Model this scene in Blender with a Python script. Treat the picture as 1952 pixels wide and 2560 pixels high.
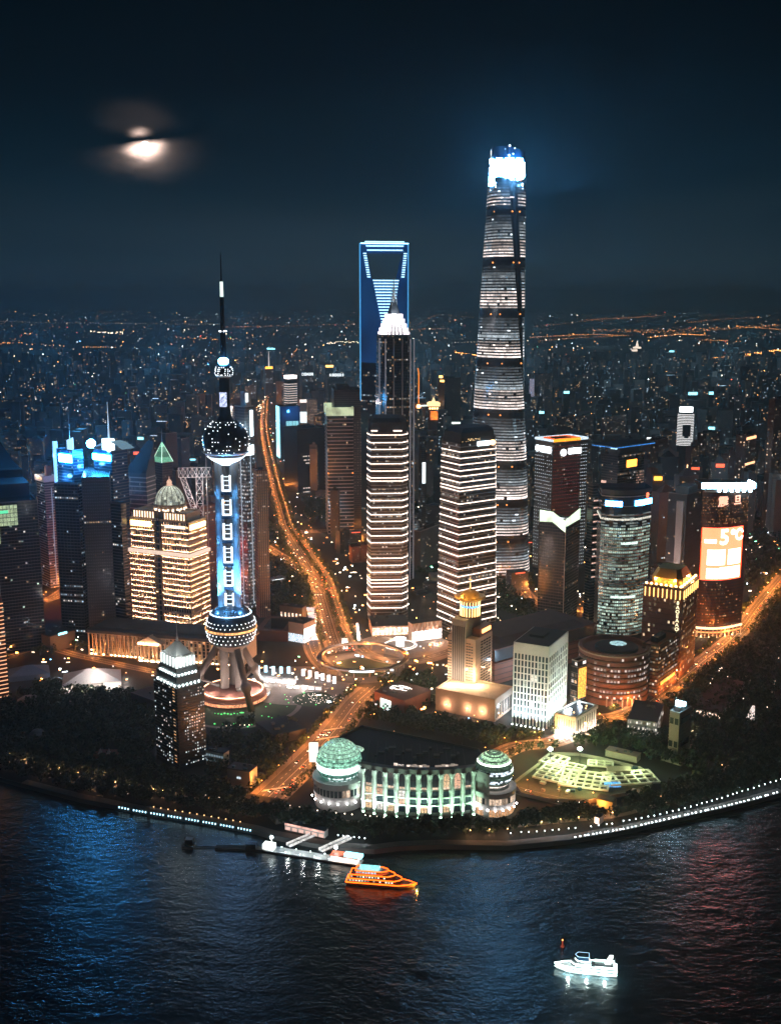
import bpy, math, random
from math import sin, cos, tan, pi, radians, sqrt, atan2
from mathutils import Vector, Matrix
random.seed(7)
S = bpy.context.scene
C = S.collection
for o in list(bpy.data.objects): bpy.data.objects.remove(o)

HAZE = 6.5e-5
LAMP_E = 17000
FAR_K = 4.2
CITY_Y = (2000, 2900, 4200, 6000, 9000, 14000); CITY_N = (8, 9, 10, 10, 10, 10); CITY_E = 1.15e5
# ---------------------------------------------------------------- camera
CAM_H, FOC, TH = 420.0, 2779.0, radians(10.96)      # height in metres, focal length in source pixels, pitch
cT, sT = cos(TH), sin(TH)
cam = bpy.data.objects.new('camera', bpy.data.cameras.new('camera'))
C.objects.link(cam); S.camera = cam
cam.location = (0, 0, CAM_H); cam.rotation_euler = (pi/2 - TH, 0, 0)
cam.data.sensor_fit = 'VERTICAL'; cam.data.sensor_height = 24
cam.data.lens = 24*FOC/2560; cam.data.clip_start = 1; cam.data.clip_end = 150000

# ---------------------------------------------------------------- world: night sky
W = bpy.data.worlds.new('World'); S.world = W; W.use_nodes = True
MOON_DIR = None
def wnodes():
    nt = W.node_tree; nt.nodes.clear(); N = nt.nodes.new; L = nt.links.new
    tc = N('ShaderNodeTexCoord'); sp = N('ShaderNodeSeparateXYZ'); L(tc.outputs['Generated'], sp.inputs[0])
    # faint cloud mottling
    mp = N('ShaderNodeMapping'); mp.inputs['Scale'].default_value = (1.4, 1.4, 7); L(tc.outputs['Generated'], mp.inputs[0])
    nz = N('ShaderNodeTexNoise'); nz.inputs['Scale'].default_value = 2.2; nz.inputs['Detail'].default_value = 4; L(mp.outputs[0], nz.inputs[0])
    ad = N('ShaderNodeMath'); ad.operation = 'MULTIPLY_ADD'; L(nz.outputs[0], ad.inputs[0]); ad.inputs[1].default_value = .085; L(sp.outputs[2], ad.inputs[2])
    sb = N('ShaderNodeMath'); sb.operation = 'SUBTRACT'; L(ad.outputs[0], sb.inputs[0]); sb.inputs[1].default_value = .042
    cr = N('ShaderNodeValToRGB'); L(sb.outputs[0], cr.inputs[0])
    e = cr.color_ramp; e.elements[0].position = 0.0; e.elements[0].color = (.0150, .0300, .041, 1)
    e.elements[1].position = .30; e.elements[1].color = (.0, .0012, .0026, 1)
    for p, c in ((.05, (.0080, .0205, .0310)), (.09, (.0016, .0115, .0200)), (.13, (.0003, .0066, .0125)), (.19, (.0, .0030, .0060))):
        n = e.elements.new(p); n.color = (*c, 1)
    # moonlit cloud: warm aureole around the moon, broken by noise and a dark strip of cloud
    md = Vector(((363-976)/FOC, 0, 0)); a = (363-976)/FOC; b = (360-1280)/FOC
    md = Vector((a, cT - b*sT, -sT - b*cT)).normalized()
    sub = N('ShaderNodeVectorMath'); sub.operation = 'SUBTRACT'
    nrm = N('ShaderNodeVectorMath'); nrm.operation = 'NORMALIZE'; L(tc.outputs['Generated'], nrm.inputs[0])
    L(nrm.outputs[0], sub.inputs[0]); sub.inputs[1].default_value = md
    s2 = N('ShaderNodeSeparateXYZ'); L(sub.outputs[0], s2.inputs[0])
    def M(op, x, y=None, z=None, clamp=False):
        m = N('ShaderNodeMath'); m.operation = op; m.use_clamp = clamp
        for i, v in enumerate((x, y, z)):
            if v is None: continue
            if isinstance(v, (int, float)): m.inputs[i].default_value = v
            else: L(v, m.inputs[i])
        return m.outputs[0]
    nz2 = N('ShaderNodeTexNoise'); nz2.inputs['Scale'].default_value = 22; nz2.inputs['Detail'].default_value = 5
    mp2 = N('ShaderNodeMapping'); mp2.inputs['Scale'].default_value = (1, 1, 2.2); L(nrm.outputs[0], mp2.inputs[0]); L(mp2.outputs[0], nz2.inputs[0])
    w = M('MULTIPLY_ADD', nz2.outputs[0], .020, -.010)
    hx = M('ADD', s2.outputs[0], w); vz = M('ADD', s2.outputs[2], M('MULTIPLY', w, .7))
    def blob(cx, cz, rx, rz, amp, pw=1.0):
        dx = M('DIVIDE', M('SUBTRACT', hx, cx), rx); dz = M('DIVIDE', M('SUBTRACT', vz, cz), rz)
        r2 = M('ADD', M('MULTIPLY', dx, dx), M('MULTIPLY', dz, dz))
        return M('MULTIPLY', M('POWER', 2.718, M('MULTIPLY', M('POWER', r2, pw), -1)), amp)
    # tilted dark strip across the top of the disc
    tl = M('SUBTRACT', vz, M('MULTIPLY', s2.outputs[0], .16))
    below = M('MULTIPLY', M('SUBTRACT', .0036, tl), 170, None, True)
    above = M('MULTIPLY', M('SUBTRACT', tl, .0048), 150, None, True)
    low = M('MULTIPLY', M('ADD', M('ADD', blob(.0, -.006, .036, .018, .050, 1.4), blob(0, -.004, .018, .012, .22)), blob(.0, -.001, .0112, .0078, 4.0, 1.2)), below)
    up = M('MULTIPLY', M('ADD', blob(-.004, .020, .027, .013, .030, 1.5), blob(-.003, .0082, .0060, .0030, 1.3)), above)
    tot = M('MULTIPLY', M('ADD', low, up), M('MULTIPLY_ADD', nz2.outputs[0], 1.6, .2))
    cm = N('ShaderNodeVectorMath'); cm.operation = 'SCALE'; cm.inputs[0].default_value = (1.0, .70, .58); L(tot, cm.inputs['Scale'])
    av = N('ShaderNodeVectorMath'); av.operation = 'ADD'; L(cr.outputs[0], av.inputs[0]); L(cm.outputs[0], av.inputs[1])
    bg = N('ShaderNodeBackground'); L(av.outputs[0], bg.inputs[0]); bg.inputs[1].default_value = 1.0
    out = N('ShaderNodeOutputWorld'); L(bg.outputs[0], out.inputs[0])
    return md
MOON_DIR = wnodes()
# the moon is the only "sun": a very weak bluish white light from its direction
moon_l = bpy.data.lights.new('moonlight', 'SUN'); moon_l.energy = .02; moon_l.color = (.75, .88, 1); moon_l.angle = radians(1)
mo = bpy.data.objects.new('moonlight', moon_l); C.objects.link(mo); mo.rotation_euler = (-MOON_DIR).to_track_quat('-Z', 'Y').to_euler()

S.view_settings.view_transform = 'Standard'; S.view_settings.look = 'None'; S.view_settings.gamma = 1
S.view_settings.exposure = 0; S.view_settings.use_curve_mapping = False
S.render.engine = 'CYCLES'
S.cycles.max_bounces = 4; S.cycles.diffuse_bounces = 1; S.cycles.glossy_bounces = 2; S.cycles.transmission_bounces = 3
S.cycles.transparent_max_bounces = 6; S.cycles.volume_bounces = 0; S.cycles.sample_clamp_indirect = 4
S.cycles.use_light_tree = True; S.cycles.use_denoising = True; S.cycles.caustics_reflective = False; S.cycles.caustics_refractive = False

# ---------------------------------------------------------------- picture <-> place
def G(px, py, z=0.0):
    a = (px-976)/FOC; b = (py-1280)/FOC
    t = (CAM_H - z)/(sT + b*cT)
    return (a*t, (cT - b*sT)*t)
def P(X, Y, Z=0.0):
    d = Y*cT - (Z-CAM_H)*sT
    return (976 + FOC*X/d, 1280 + FOC*((CAM_H-Z)*cT - Y*sT)/d)
def ZH(Y, py):                                   # height of the point at distance Y seen at row py
    b = (py-1280)/FOC
    return CAM_H - Y*(sT + b*cT)/(cT - b*sT)
def XA(px, Y, Z=0.0):
    return (px-976)/FOC*(Y*cT - (Z-CAM_H)*sT)
def mpp(Y, Z=0.0): return (Y*cT - (Z-CAM_H)*sT)/FOC      # metres per source pixel

# ---------------------------------------------------------------- materials
MATS = {}
def mat(name, col, rough=.6, metal=0.0, noise=.25, scale=.08, spec=.5, bump=0.0):
    m = bpy.data.materials.new(name); m.use_nodes = True; nt = m.node_tree; b = nt.nodes['Principled BSDF']
    N = nt.nodes.new; L = nt.links.new
    b.inputs['Roughness'].default_value = rough; b.inputs['Metallic'].default_value = metal
    b.inputs['Specular IOR Level'].default_value = spec
    tc = N('ShaderNodeTexCoord'); nz = N('ShaderNodeTexNoise'); nz.inputs['Scale'].default_value = scale; nz.inputs['Detail'].default_value = 5
    L(tc.outputs['Object'], nz.inputs[0])
    mx = N('ShaderNodeMix'); mx.data_type = 'RGBA'; L(nz.outputs[0], mx.inputs[0])
    mx.inputs[6].default_value = (*[max(0, c*(1-noise)) for c in col], 1); mx.inputs[7].default_value = (*[min(1, c*(1+noise)) for c in col], 1)
    L(mx.outputs[2], b.inputs['Base Color'])
    if bump:
        bp = N('ShaderNodeBump'); bp.inputs['Strength'].default_value = bump; L(nz.outputs[0], bp.inputs['Height']); L(bp.outputs[0], b.inputs['Normal'])
    m.cycles.emission_sampling = 'NONE'
    MATS[name] = m; return m
def glow(name, col, strength, sample=True, base=.3, var=.0, vscale=.6):
    m = bpy.data.materials.new(name); m.use_nodes = True; nt = m.node_tree; b = nt.nodes['Principled BSDF']
    b.inputs['Base Color'].default_value = (base*col[0], base*col[1], base*col[2], 1); b.inputs['Roughness'].default_value = .5
    b.inputs['Emission Color'].default_value = (*col, 1); b.inputs['Emission Strength'].default_value = strength
    if var:
        N = nt.nodes.new; L = nt.links.new
        tc = N('ShaderNodeTexCoord'); nz = N('ShaderNodeTexNoise'); nz.inputs['Scale'].default_value = vscale; nz.inputs['Detail'].default_value = 3
        L(tc.outputs['Object'], nz.inputs[0]); mr = N('ShaderNodeMapRange'); L(nz.outputs[0], mr.inputs[0])
        mr.inputs[1].default_value = .35; mr.inputs[2].default_value = .65
        mr.inputs[3].default_value = strength*(1-var); mr.inputs[4].default_value = strength*(1+var); L(mr.outputs[0], b.inputs['Emission Strength'])
    m.cycles.emission_sampling = 'FRONT' if sample else 'NONE'
    MATS[name] = m; return m
def attr_glow(name, sample):                       # lit panes: each pane carries the brightness of the room behind it
    m = bpy.data.materials.new(name); m.use_nodes = True; nt = m.node_tree; b = nt.nodes['Principled BSDF']
    b.inputs['Base Color'].default_value = (.02, .026, .034, 1); b.inputs['Roughness'].default_value = .12
    a = nt.nodes.new('ShaderNodeAttribute'); a.attribute_name = 'glow'
    tc = nt.nodes.new('ShaderNodeTexCoord'); nz = nt.nodes.new('ShaderNodeTexNoise'); nz.inputs['Scale'].default_value = .9; nz.inputs['Detail'].default_value = 2
    nt.links.new(tc.outputs['Object'], nz.inputs[0]); mr = nt.nodes.new('ShaderNodeMapRange'); nt.links.new(nz.outputs[0], mr.inputs[0])
    mr.inputs[1].default_value = .3; mr.inputs[2].default_value = .7; mr.inputs[3].default_value = .45; mr.inputs[4].default_value = 1.5
    nt.links.new(a.outputs['Color'], b.inputs['Emission Color']); nt.links.new(mr.outputs[0], b.inputs['Emission Strength'])
    m.cycles.emission_sampling = 'FRONT' if sample else 'NONE'
    MATS[name] = m; return m
WIN = attr_glow('window_light', False)
LED = attr_glow('led_light', True)
mat('glass_dark', (.016, .022, .030), .12, .0, .3, .05)
mat('glass_blue', (.012, .035, .075), .12, .0, .3, .05)
mat('facade_blue', (.06, .16, .36), .45, .0, .3, .05)
mat('glass_brown', (.10, .075, .065), .3, .2, .3, .05)
mat('curtain_grey', (.09, .10, .11), .25, .3, .3, .04)
mat('concrete', (.26, .25, .24), .8)
mat('concrete_dark', (.10, .105, .11), .8)
mat('concrete_warm', (.34, .27, .22), .8)
mat('stone_cream', (.50, .42, .33), .75, noise=.15, scale=.3)
mat('stone_pale', (.62, .62, .60), .7, noise=.12, scale=.3)
mat('metal_dark', (.035, .04, .05), .35, .6)
mat('metal_light', (.45, .46, .47), .35, .5)
mat('metal_white', (.72, .73, .75), .4, .1, .08)
mat('metal_gold', (.75, .45, .12), .3, .8, .1)
mat('roof_dark', (.028, .030, .036), .85, noise=.4, scale=.04)
mat('roof_blue', (.015, .05, .09), .5, .2, .3, .05)
mat('roof_brown', (.10, .055, .045), .85)
mat('brick_red', (.20, .085, .06), .8)
mat('bronze', (.10, .045, .03), .35, .5)
mat('asphalt', (.075, .072, .070), .7, noise=.75, scale=.06)
mat('paving', (.20, .18, .165), .75, noise=.3, scale=.2)
mat('road_paint', (.7, .68, .62), .6, noise=.2, scale=1)
mat('kerb', (.3, .29, .27), .8)
mat('land', (.020, .022, .020), .95, noise=.5, scale=.02)
mat('grass', (.030, .055, .020), .95, noise=.4, scale=.1)
mat('leaf', (.020, .045, .020), .7, noise=.55, scale=.25)
mat('leaf_pale', (.035, .06, .025), .7, noise=.5, scale=.25)
mat('bark', (.08, .055, .04), .9, scale=2)
mat('soil', (.075, .07, .045), .95, noise=.5, scale=.15, bump=.4)
mat('hull_white', (.75, .76, .76), .3, noise=.05)
mat('hull_dark', (.05, .05, .055), .4)
mat('hull_gold', (.55, .30, .08), .35, .4, .1)
mat('tent_cloth', (.62, .60, .57), .7, noise=.06)
mat('tent_blue', (.12, .18, .28), .6)
mat('car_dark', (.03, .03, .035), .25, .4); mat('car_white', (.7, .7, .7), .25); mat('car_red', (.3, .02, .02), .25); mat('car_silver', (.4, .4, .42), .25, .6)
glow('white_sign', (.80, .93, 1.0), 9); glow('blue_sign', (.10, .45, 1.0), 14); glow('orange_sign', (1, .36, .04), 5); glow('red_sign', (1, .09, .03), 3)
glow('warm_strip', (1, .80, .68), 2.6, var=.25); glow('flood_warm', (1, .60, .30), 9, var=.3); glow('flood_white', (.95, 1, .97), 6)
glow('gold_light', (1, .50, .10), 7); glow('beacon', (1, .30, .04), 2.5); glow('blue_led', (.12, .55, 1.0), 2.2); glow('ice_led', (.50, .85, 1.0), 2.6)
glow('lamp_warm', (1, .56, .24), 4, False); glow('lamp_white', (.85, .97, 1), 8, False); glow('lamp_orange', (1, .42, .10), 3.2, False)
glow('moon_face', (1, .94, .90), 5, False)
glow('crown_white', (.16, .52, 1.0), 110, var=.3); glow('blue_flood', (.12, .42, 1.0), 3.0)
def em(name, col, s, sample=True, **k):
    return MATS.get(name) or glow(name, col, s, sample, **k)

# ---------------------------------------------------------------- mesh builder
class MB:
    def __init__(s): s.v = []; s.f = []; s.m = []; s.c = []
    def face(s, pts, m=0, c=None):
        n = len(s.v); s.v.extend(pts); s.f.append(tuple(range(n, n+len(pts)))); s.m.append(m); s.c.append(c)
    def idx(s, base, fs, m=0, c=None):
        for f in fs: s.f.append(tuple(base+i for i in f)); s.m.append(m); s.c.append(c)
    def box(s, cx, cy, z0, sx, sy, sz, m=0, c=None, rot=0.0, bottom=True):
        n = len(s.v); co, si = cos(rot), sin(rot)
        for z in (z0, z0+sz):
            for x, y in ((-sx/2, -sy/2), (sx/2, -sy/2), (sx/2, sy/2), (-sx/2, sy/2)):
                s.v.append((cx+x*co-y*si, cy+x*si+y*co, z))
        s.idx(n, ((0, 1, 5, 4), (1, 2, 6, 5), (2, 3, 7, 6), (3, 0, 4, 7), (4, 5, 6, 7)) + (((3, 2, 1, 0),) if bottom else ()), m, c)
    def prism(s, poly, z0, z1, m=0, c=None, top=None, cap=True, bottom=False, mtop=None):
        n = len(s.v); k = len(poly); t = top or poly
        s.v += [(p[0], p[1], z0) for p in poly] + [(p[0], p[1], z1) for p in t]
        for i in range(k):
            j = (i+1) % k; s.f.append((n+i, n+j, n+k+j, n+k+i)); s.m.append(m); s.c.append(c)
        if cap: s.f.append(tuple(range(n+k, n+2*k))); s.m.append(m if mtop is None else mtop); s.c.append(c)
        if bottom: s.f.append(tuple(range(n+k-1, n-1, -1))); s.m.append(m); s.c.append(c)
    def ring(s, poly, inner, z0, z1, m=0, c=None):                     # hollow band
        n = len(s.v); k = len(poly)
        for pl, z in ((poly, z0), (poly, z1), (inner, z1), (inner, z0)): s.v += [(p[0], p[1], z) for p in pl]
        for i in range(k):
            j = (i+1) % k
            for a in range(4):
                b = (a+1) % 4; s.f.append((n+a*k+i, n+a*k+j, n+b*k+j, n+b*k+i)); s.m.append(m); s.c.append(c)
    def lathe(s, prof, n=24, cx=0, cy=0, m=0, c=None, a0=0, a1=2*pi):
        b = len(s.v); full = abs(a1-a0-2*pi) < 1e-6; k = n if full else n+1
        for r, z in prof:
            for i in range(k):
                a = a0+(a1-a0)*i/n; s.v.append((cx+r*cos(a), cy+r*sin(a), z))
        for q in range(len(prof)-1):
            for i in range(n):
                j = (i+1) % k; s.f.append((b+q*k+i, b+q*k+j, b+(q+1)*k+j, b+(q+1)*k+i)); s.m.append(m); s.c.append(c)
    def tube(s, p0, p1, r0, r1=None, n=8, m=0, c=None, caps=True):
        r1 = r0 if r1 is None else r1
        p0 = Vector(p0); p1 = Vector(p1); d = (p1-p0).normalized(); u = d.orthogonal().normalized(); w = d.cross(u); b = len(s.v)
        for p, r in ((p0, r0), (p1, r1)):
            for i in range(n):
                a = 2*pi*i/n; s.v.append(tuple(p+u*(r*cos(a))+w*(r*sin(a))))
        for i in range(n):
            j = (i+1) % n; s.f.append((b+i, b+j, b+n+j, b+n+i)); s.m.append(m); s.c.append(c)
        if caps:
            s.f.append(tuple(range(b+n-1, b-1, -1))); s.m.append(m); s.c.append(c); s.f.append(tuple(range(b+n, b+2*n))); s.m.append(m); s.c.append(c)
    def sphere(s, cx, cy, cz, r, n=12, k=6, m=0, c=None, sz=1.0):
        s.lathe([(max(1e-3, r*sin(pi*i/k)), cz - r*sz*cos(pi*i/k)) for i in range(k+1)], n, cx, cy, m, c)
    def dot(s, x, y, z, r, m=0, c=None):                               # small octahedral lamp
        n = len(s.v); s.v += [(x+r, y, z), (x, y+r, z), (x-r, y, z), (x, y-r, z), (x, y, z+r), (x, y, z-r)]
        s.idx(n, ((0, 1, 4), (1, 2, 4), (2, 3, 4), (3, 0, 4), (1, 0, 5), (2, 1, 5), (3, 2, 5), (0, 3, 5)), m, c)
    def mesh(s, name, mats, smooth=False):
        me = bpy.data.meshes.new(name); me.from_pydata(s.v, [], s.f)
        for m in mats: me.materials.append(MATS[m] if isinstance(m, str) else m)
        me.polygons.foreach_set('material_index', s.m)
        if smooth: me.polygons.foreach_set('use_smooth', [True]*len(s.f))
        if any(c is not None for c in s.c):
            at = me.color_attributes.new('glow', 'FLOAT_COLOR', 'CORNER'); buf = []
            for f, c in zip(s.f, s.c): buf.extend(((c[0], c[1], c[2], 1.0) if c else (0., 0., 0., 1.))*len(f))
            at.data.foreach_set('color', buf)
        me.update(); return me
    def build(s, name, mats, parent=None, stuff=False, smooth=False, loc=None):
        if isinstance(mats, (str, bpy.types.Material)): mats = [mats]
        o = bpy.data.objects.new(name, s.mesh(name, mats, smooth)); C.objects.link(o)
        if parent: o.parent = parent
        if loc: o.location = loc
        if stuff: o['kind'] = 'stuff'
        return o
def inst(me, name, parent=None, loc=(0, 0, 0), rot=0.0, scale=None):
    o = bpy.data.objects.new(name, me); C.objects.link(o); o.parent = parent; o.location = loc; o.rotation_euler = (0, 0, rot)
    if scale: o.scale = scale
    return o
def thing(name, label, cat, loc=(0, 0, 0), rot=0.0, group=None):
    o = bpy.data.objects.new(name, None); C.objects.link(o); o.location = (loc[0], loc[1], loc[2] if len(loc) > 2 else 0)
    o.rotation_euler = (0, 0, rot); o['label'] = label; o['category'] = cat; o.empty_display_size = 1
    if group: o['group'] = group
    return o
def tag(o, label, cat, group=None):
    o['label'] = label; o['category'] = cat
    if group: o['group'] = group
    return o
def struct(o): o['kind'] = 'structure'; return o
def stuff(o): o['kind'] = 'stuff'; return o
def light(kind, parent, loc, energy, col, size=1.0, **k):
    l = bpy.data.lights.new('lamp_light', kind); l.energy = energy; l.color = col
    if kind in ('POINT', 'SPOT'): l.shadow_soft_size = size
    if kind == 'AREA': l.shape = 'RECTANGLE'; l.size = size*60
    for a, b in k.items(): setattr(l, a, b)
    o = bpy.data.objects.new('lamp_light', l); C.objects.link(o); o.parent = parent; o.location = loc
    return o
def text(parent, s, size, loc, rot, m, extrude=.3, name='lettering', align='CENTER', width=1.0):
    cu = bpy.data.curves.new(name, 'FONT'); cu.body = s; cu.size = size; cu.extrude = extrude; cu.align_x = align; cu.align_y = 'CENTER'
    cu.offset = size*.018; cu.resolution_u = 3
    cu.materials.append(MATS[m] if isinstance(m, str) else m); o = bpy.data.objects.new(name, cu); C.objects.link(o); o.parent = parent
    o.location = loc; o.rotation_euler = rot; o.scale = (width, 1, 1); return o
FL, FR = (pi/2, 0, 0), (pi/2, 0, pi/2)             # lettering on the local -Y face and on the local +X face

# ---------------------------------------------------------------- facades
def shade(c, k): return (c[0]*k, c[1]*k, c[2]*k)
WARM, WHITE, COOL, GREEN, ORANGE = (1, .66, .38), (1, .92, .84), (.62, .84, 1), (.72, 1, .80), (1, .50, .20)
def lit(pal, p, lo=.15, hi=1.2, floor_p=.12, seed=None):
    """gives the light of pane (i, k): most rooms are dark, lit ones gather on some floors"""
    R = random.Random(seed if seed is not None else random.random()); fl = {}
    def g(i, k, e=0):
        if (k, e) not in fl: fl[(k, e)] = R.random() < floor_p
        q = .75 if fl[(k, e)] else p
        if R.random() > q: return None
        c = R.choice(pal); return shade(c, lo + (hi-lo)*R.random()**2)
    return g
def wall_panes(mb, a, b, z0, z1, nx, nz, gen, off=.12, fw=.72, fh=.55, m=0, e=0, dark=None, zoff=.5):
    dx, dy = b[0]-a[0], b[1]-a[1]; L_ = sqrt(dx*dx+dy*dy)
    if L_ < .01: return
    ox, oy = dy/L_*off, -dx/L_*off
    for k in range(nz):
        zc = z0+(z1-z0)*(k+zoff)/nz; h = (z1-z0)/nz*fh/2
        for i in range(nx):
            c = gen(i, k, e)
            if c is None:
                if dark is None: continue
                c = dark
            t0 = (i+.5-fw/2)/nx; t1 = (i+.5+fw/2)/nx
            x0, y0, x1, y1 = a[0]+dx*t0+ox, a[1]+dy*t0+oy, a[0]+dx*t1+ox, a[1]+dy*t1+oy
            mb.face([(x0, y0, zc-h), (x1, y1, zc-h), (x1, y1, zc+h), (x0, y0, zc+h)], m, c)
def rect(w, d): return [(-w/2, -d/2), (w/2, -d/2), (w/2, d/2), (-w/2, d/2)]
def grow(poly, r):                                   # offset a convex counter-clockwise polygon outwards
    out = []; n = len(poly)
    for i in range(n):
        p0, p1, p2 = Vector(poly[i-1]), Vector(poly[i]), Vector(poly[(i+1) % n])
        d1 = (p1-p0).normalized(); d2 = (p2-p1).normalized(); n1 = Vector((d1.y, -d1.x)); n2 = Vector((d2.y, -d2.x))
        k = n1+n2; q = 1+n1.dot(n2); out.append((p1.x+k.x*r/q, p1.y+k.y*r/q))
    return out
def foot(x0, xm, x1, yb, phi, z=0.0):
    """box footprint: near corner at column xm on ground row yb, walls reaching columns x0 and x1; phi in degrees"""
    Px, Py = G(xm, yb, z); f = radians(phi)
    def reach(px, dx, dy):
        k = (px-976)/FOC; return (k*(Py*cT+(CAM_H-z)*sT) - Px)/(dx - k*dy*cT)
    w = abs(reach(x0, -cos(f), sin(f))); d = abs(reach(x1, sin(f), cos(f)))
    cx = Px + (-cos(f)*w + sin(f)*d)/2; cy = Py + (sin(f)*w + cos(f)*d)/2
    return cx, cy, w, d, Py
OCC = []                                             # occupied discs, kept free of background blocks and trees
def parapet(mb, poly, z, h=1.2, t=.5, m=0): mb.ring(poly, grow(poly, -t), z, z+h, m)
def tower(name, label, cat, x0, xm, x1, yb, yt, phi, wall='concrete_dark', core='glass_dark', fh=3.8, bay=3.0,
          pal=(WARM, WHITE), p=.1, hi=1.2, floor_p=.08, band='concrete_dark', bandh=.9, bandt=.35, mull=None, dep=None,
          roofm='roof_dark', group=None, w=None, seed=None, bands=True, panes=True, units=True, bandstep=1, fw=.72, zbase=0.0, band_parts=False):
    """an office or apartment block: core, floor bands standing proud, panes, mullions, parapet and roof plant"""
    cx, cy, w_, d_, Py = foot(x0, xm, x1, yb, phi); w = w or w_; d = dep or d_
    if dep:
        f = radians(phi); Px, Py = G(xm, yb); cx = Px + (-cos(f)*w + sin(f)*d)/2; cy = Py + (sin(f)*w + cos(f)*d)/2
    h = ZH(Py, yt)
    t = thing(name, label, cat, (cx, cy, 0), -radians(phi), group)
    OCC.append((cx, cy, sqrt(w*w+d*d)/2+3))
    pl = rect(w, d); R = random.Random(seed if seed is not None else len(OCC))
    b = MB(); b.prism(pl, 0, h, 0); b.build('wall', core, t)
    n = max(2, int(h/fh)); f = h/n
    if bands:
        if band_parts:
            g = MB(); o = grow(pl, bandt); g.ring(o, grow(pl, -.05), 0, bandh, 0); me = g.mesh('floor_band', [band])
            for k in range(0, n, bandstep): inst(me, 'floor_band', t, (0, 0, k*f))
        else:
            g = MB(); o = grow(pl, bandt)
            for k in range(0, n, bandstep): g.ring(o, grow(pl, -.05), k*f, k*f+bandh, 0)
            g.build('floor_bands', band, t, stuff=True)
    if mull:
        g = MB()
        for a, c_ in ((pl[3], pl[0]), (pl[0], pl[1]), (pl[1], pl[2])):
            L_ = sqrt((c_[0]-a[0])**2+(c_[1]-a[1])**2); q = max(1, int(L_/mull[0]))
            for i in range(q+1):
                x = a[0]+(c_[0]-a[0])*i/q; y = a[1]+(c_[1]-a[1])*i/q; g.box(x, y, 0, mull[1], mull[1], h, 0, bottom=False)
        g.build('mullions', mull[2], t, stuff=True)
    if panes:
        g = MB(); gen = lit(pal, p, .12, hi, floor_p, R.random())
        for e, (a, c_) in enumerate(((pl[3], pl[0]), (pl[0], pl[1]), (pl[1], pl[2]))):
            L_ = sqrt((c_[0]-a[0])**2+(c_[1]-a[1])**2)
            wall_panes(g, a, c_, 0, h, max(2, int(L_/bay)), n, gen, .14, fw, .5, 0, e, zoff=.62)
        if g.f: g.build('windows', WIN, t, stuff=True)
    g = MB(); g.ring(pl, grow(pl, -.6), h, h+1.4); g.build('parapet', wall, t)
    if units:
        g = MB(); g.box(R.uniform(-.15, .15)*w, R.uniform(-.1, .1)*d, h, w*.42, d*.4, 3.5+R.random()*3, bottom=False); g.build('plant_room', roofm, t)
    return t, w, d, h
def sign_blocks(parent, w, h, loc, face, m, n=6, name='sign', seed=1, back=None):
    """a row of blown-out sign characters too bright to read in the photograph: irregular luminous blocks"""
    R = random.Random(seed); g = MB(); cw = w/n
    for i in range(n):
        cx = -w/2+cw*(i+.5); hh = h*R.uniform(.82, 1.0); ww = cw*R.uniform(.86, 1.02)
        if face == 'L': g.box(cx, 0, -hh/2, ww, .8, hh)
        else: g.box(0, cx, -hh/2, .8, ww, hh)
    return g.build(name, m, parent, loc=loc)

# ================================================================ ground, water, haze
SHORE = [(-700, 1880), (-300, 1900), (0, 1946), (60, 1962), (130, 1980), (200, 1998), (250, 2008), (290, 2016), (340, 2026), (450, 2044), (560, 2063), (640, 2078), (680, 2090),
         (780, 2110), (860, 2122), (935, 2126), (1000, 2118), (1100, 2114), (1270, 2117), (1420, 2102), (1560, 2078), (1700, 2046), (1800, 2024), (1880, 2004), (1952, 1984), (2150, 1925), (2500, 1800), (3400, 1500)]
sp_ = [G(x, y) for x, y in SHORE]
sp_ = [(-70000.0, sp_[0][1]+20)] + sp_ + [(70000.0, sp_[-1][1]+200)]
g = MB()
for (x0, y0), (x1, y1) in zip(sp_[:-1], sp_[1:]):
    ys0 = [y0, 2600, 6000, 70000]; ys1 = [y1, 2600, 6000, 70000]
    for k in range(3): g.face([(x0, ys0[k], 0), (x1, ys1[k], 0), (x1, ys1[k+1], 0), (x0, ys0[k+1], 0)])
struct(g.build('ground', 'land'))
g = MB()
for (x0, y0), (x1, y1) in zip(sp_[1:-2], sp_[2:-1]):
    g.face([(x0, y0-.3, -6), (x1, y1-.3, -6), (x1, y1-.3, .9), (x0, y0-.3, .9)]); g.face([(x0, y0-.3, .9), (x1, y1-.3, .9), (x1, y1+.6, .9), (x0, y0+.6, .9)]); g.face([(x1, y1+.6, 0), (x0, y0+.6, 0), (x0, y0+.6, .9), (x1, y1+.6, .9)])
o = struct(g.build('quay_wall', 'concrete_dark'))
g = MB(); o_ = [(x, y-.32) for x, y in sp_[1:-1]]
def band(pts, w, z, mb, m=0, off=0.0):                 # ribbon along a polyline
    n = len(pts); Ls = []; Rs = []
    for i, p in enumerate(pts):
        a = Vector(pts[max(0, i-1)]); b = Vector(pts[min(n-1, i+1)]); d = (b-a).normalized(); nn = Vector((-d.y, d.x)); ww = w[i] if isinstance(w, (list, tuple)) else w
        Ls.append((p[0]+nn.x*(off+ww/2), p[1]+nn.y*(off+ww/2), z)); Rs.append((p[0]+nn.x*(off-ww/2), p[1]+nn.y*(off-ww/2), z))
    for i in range(n-1): mb.face([Rs[i], Rs[i+1], Ls[i+1], Ls[i]], m)
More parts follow.
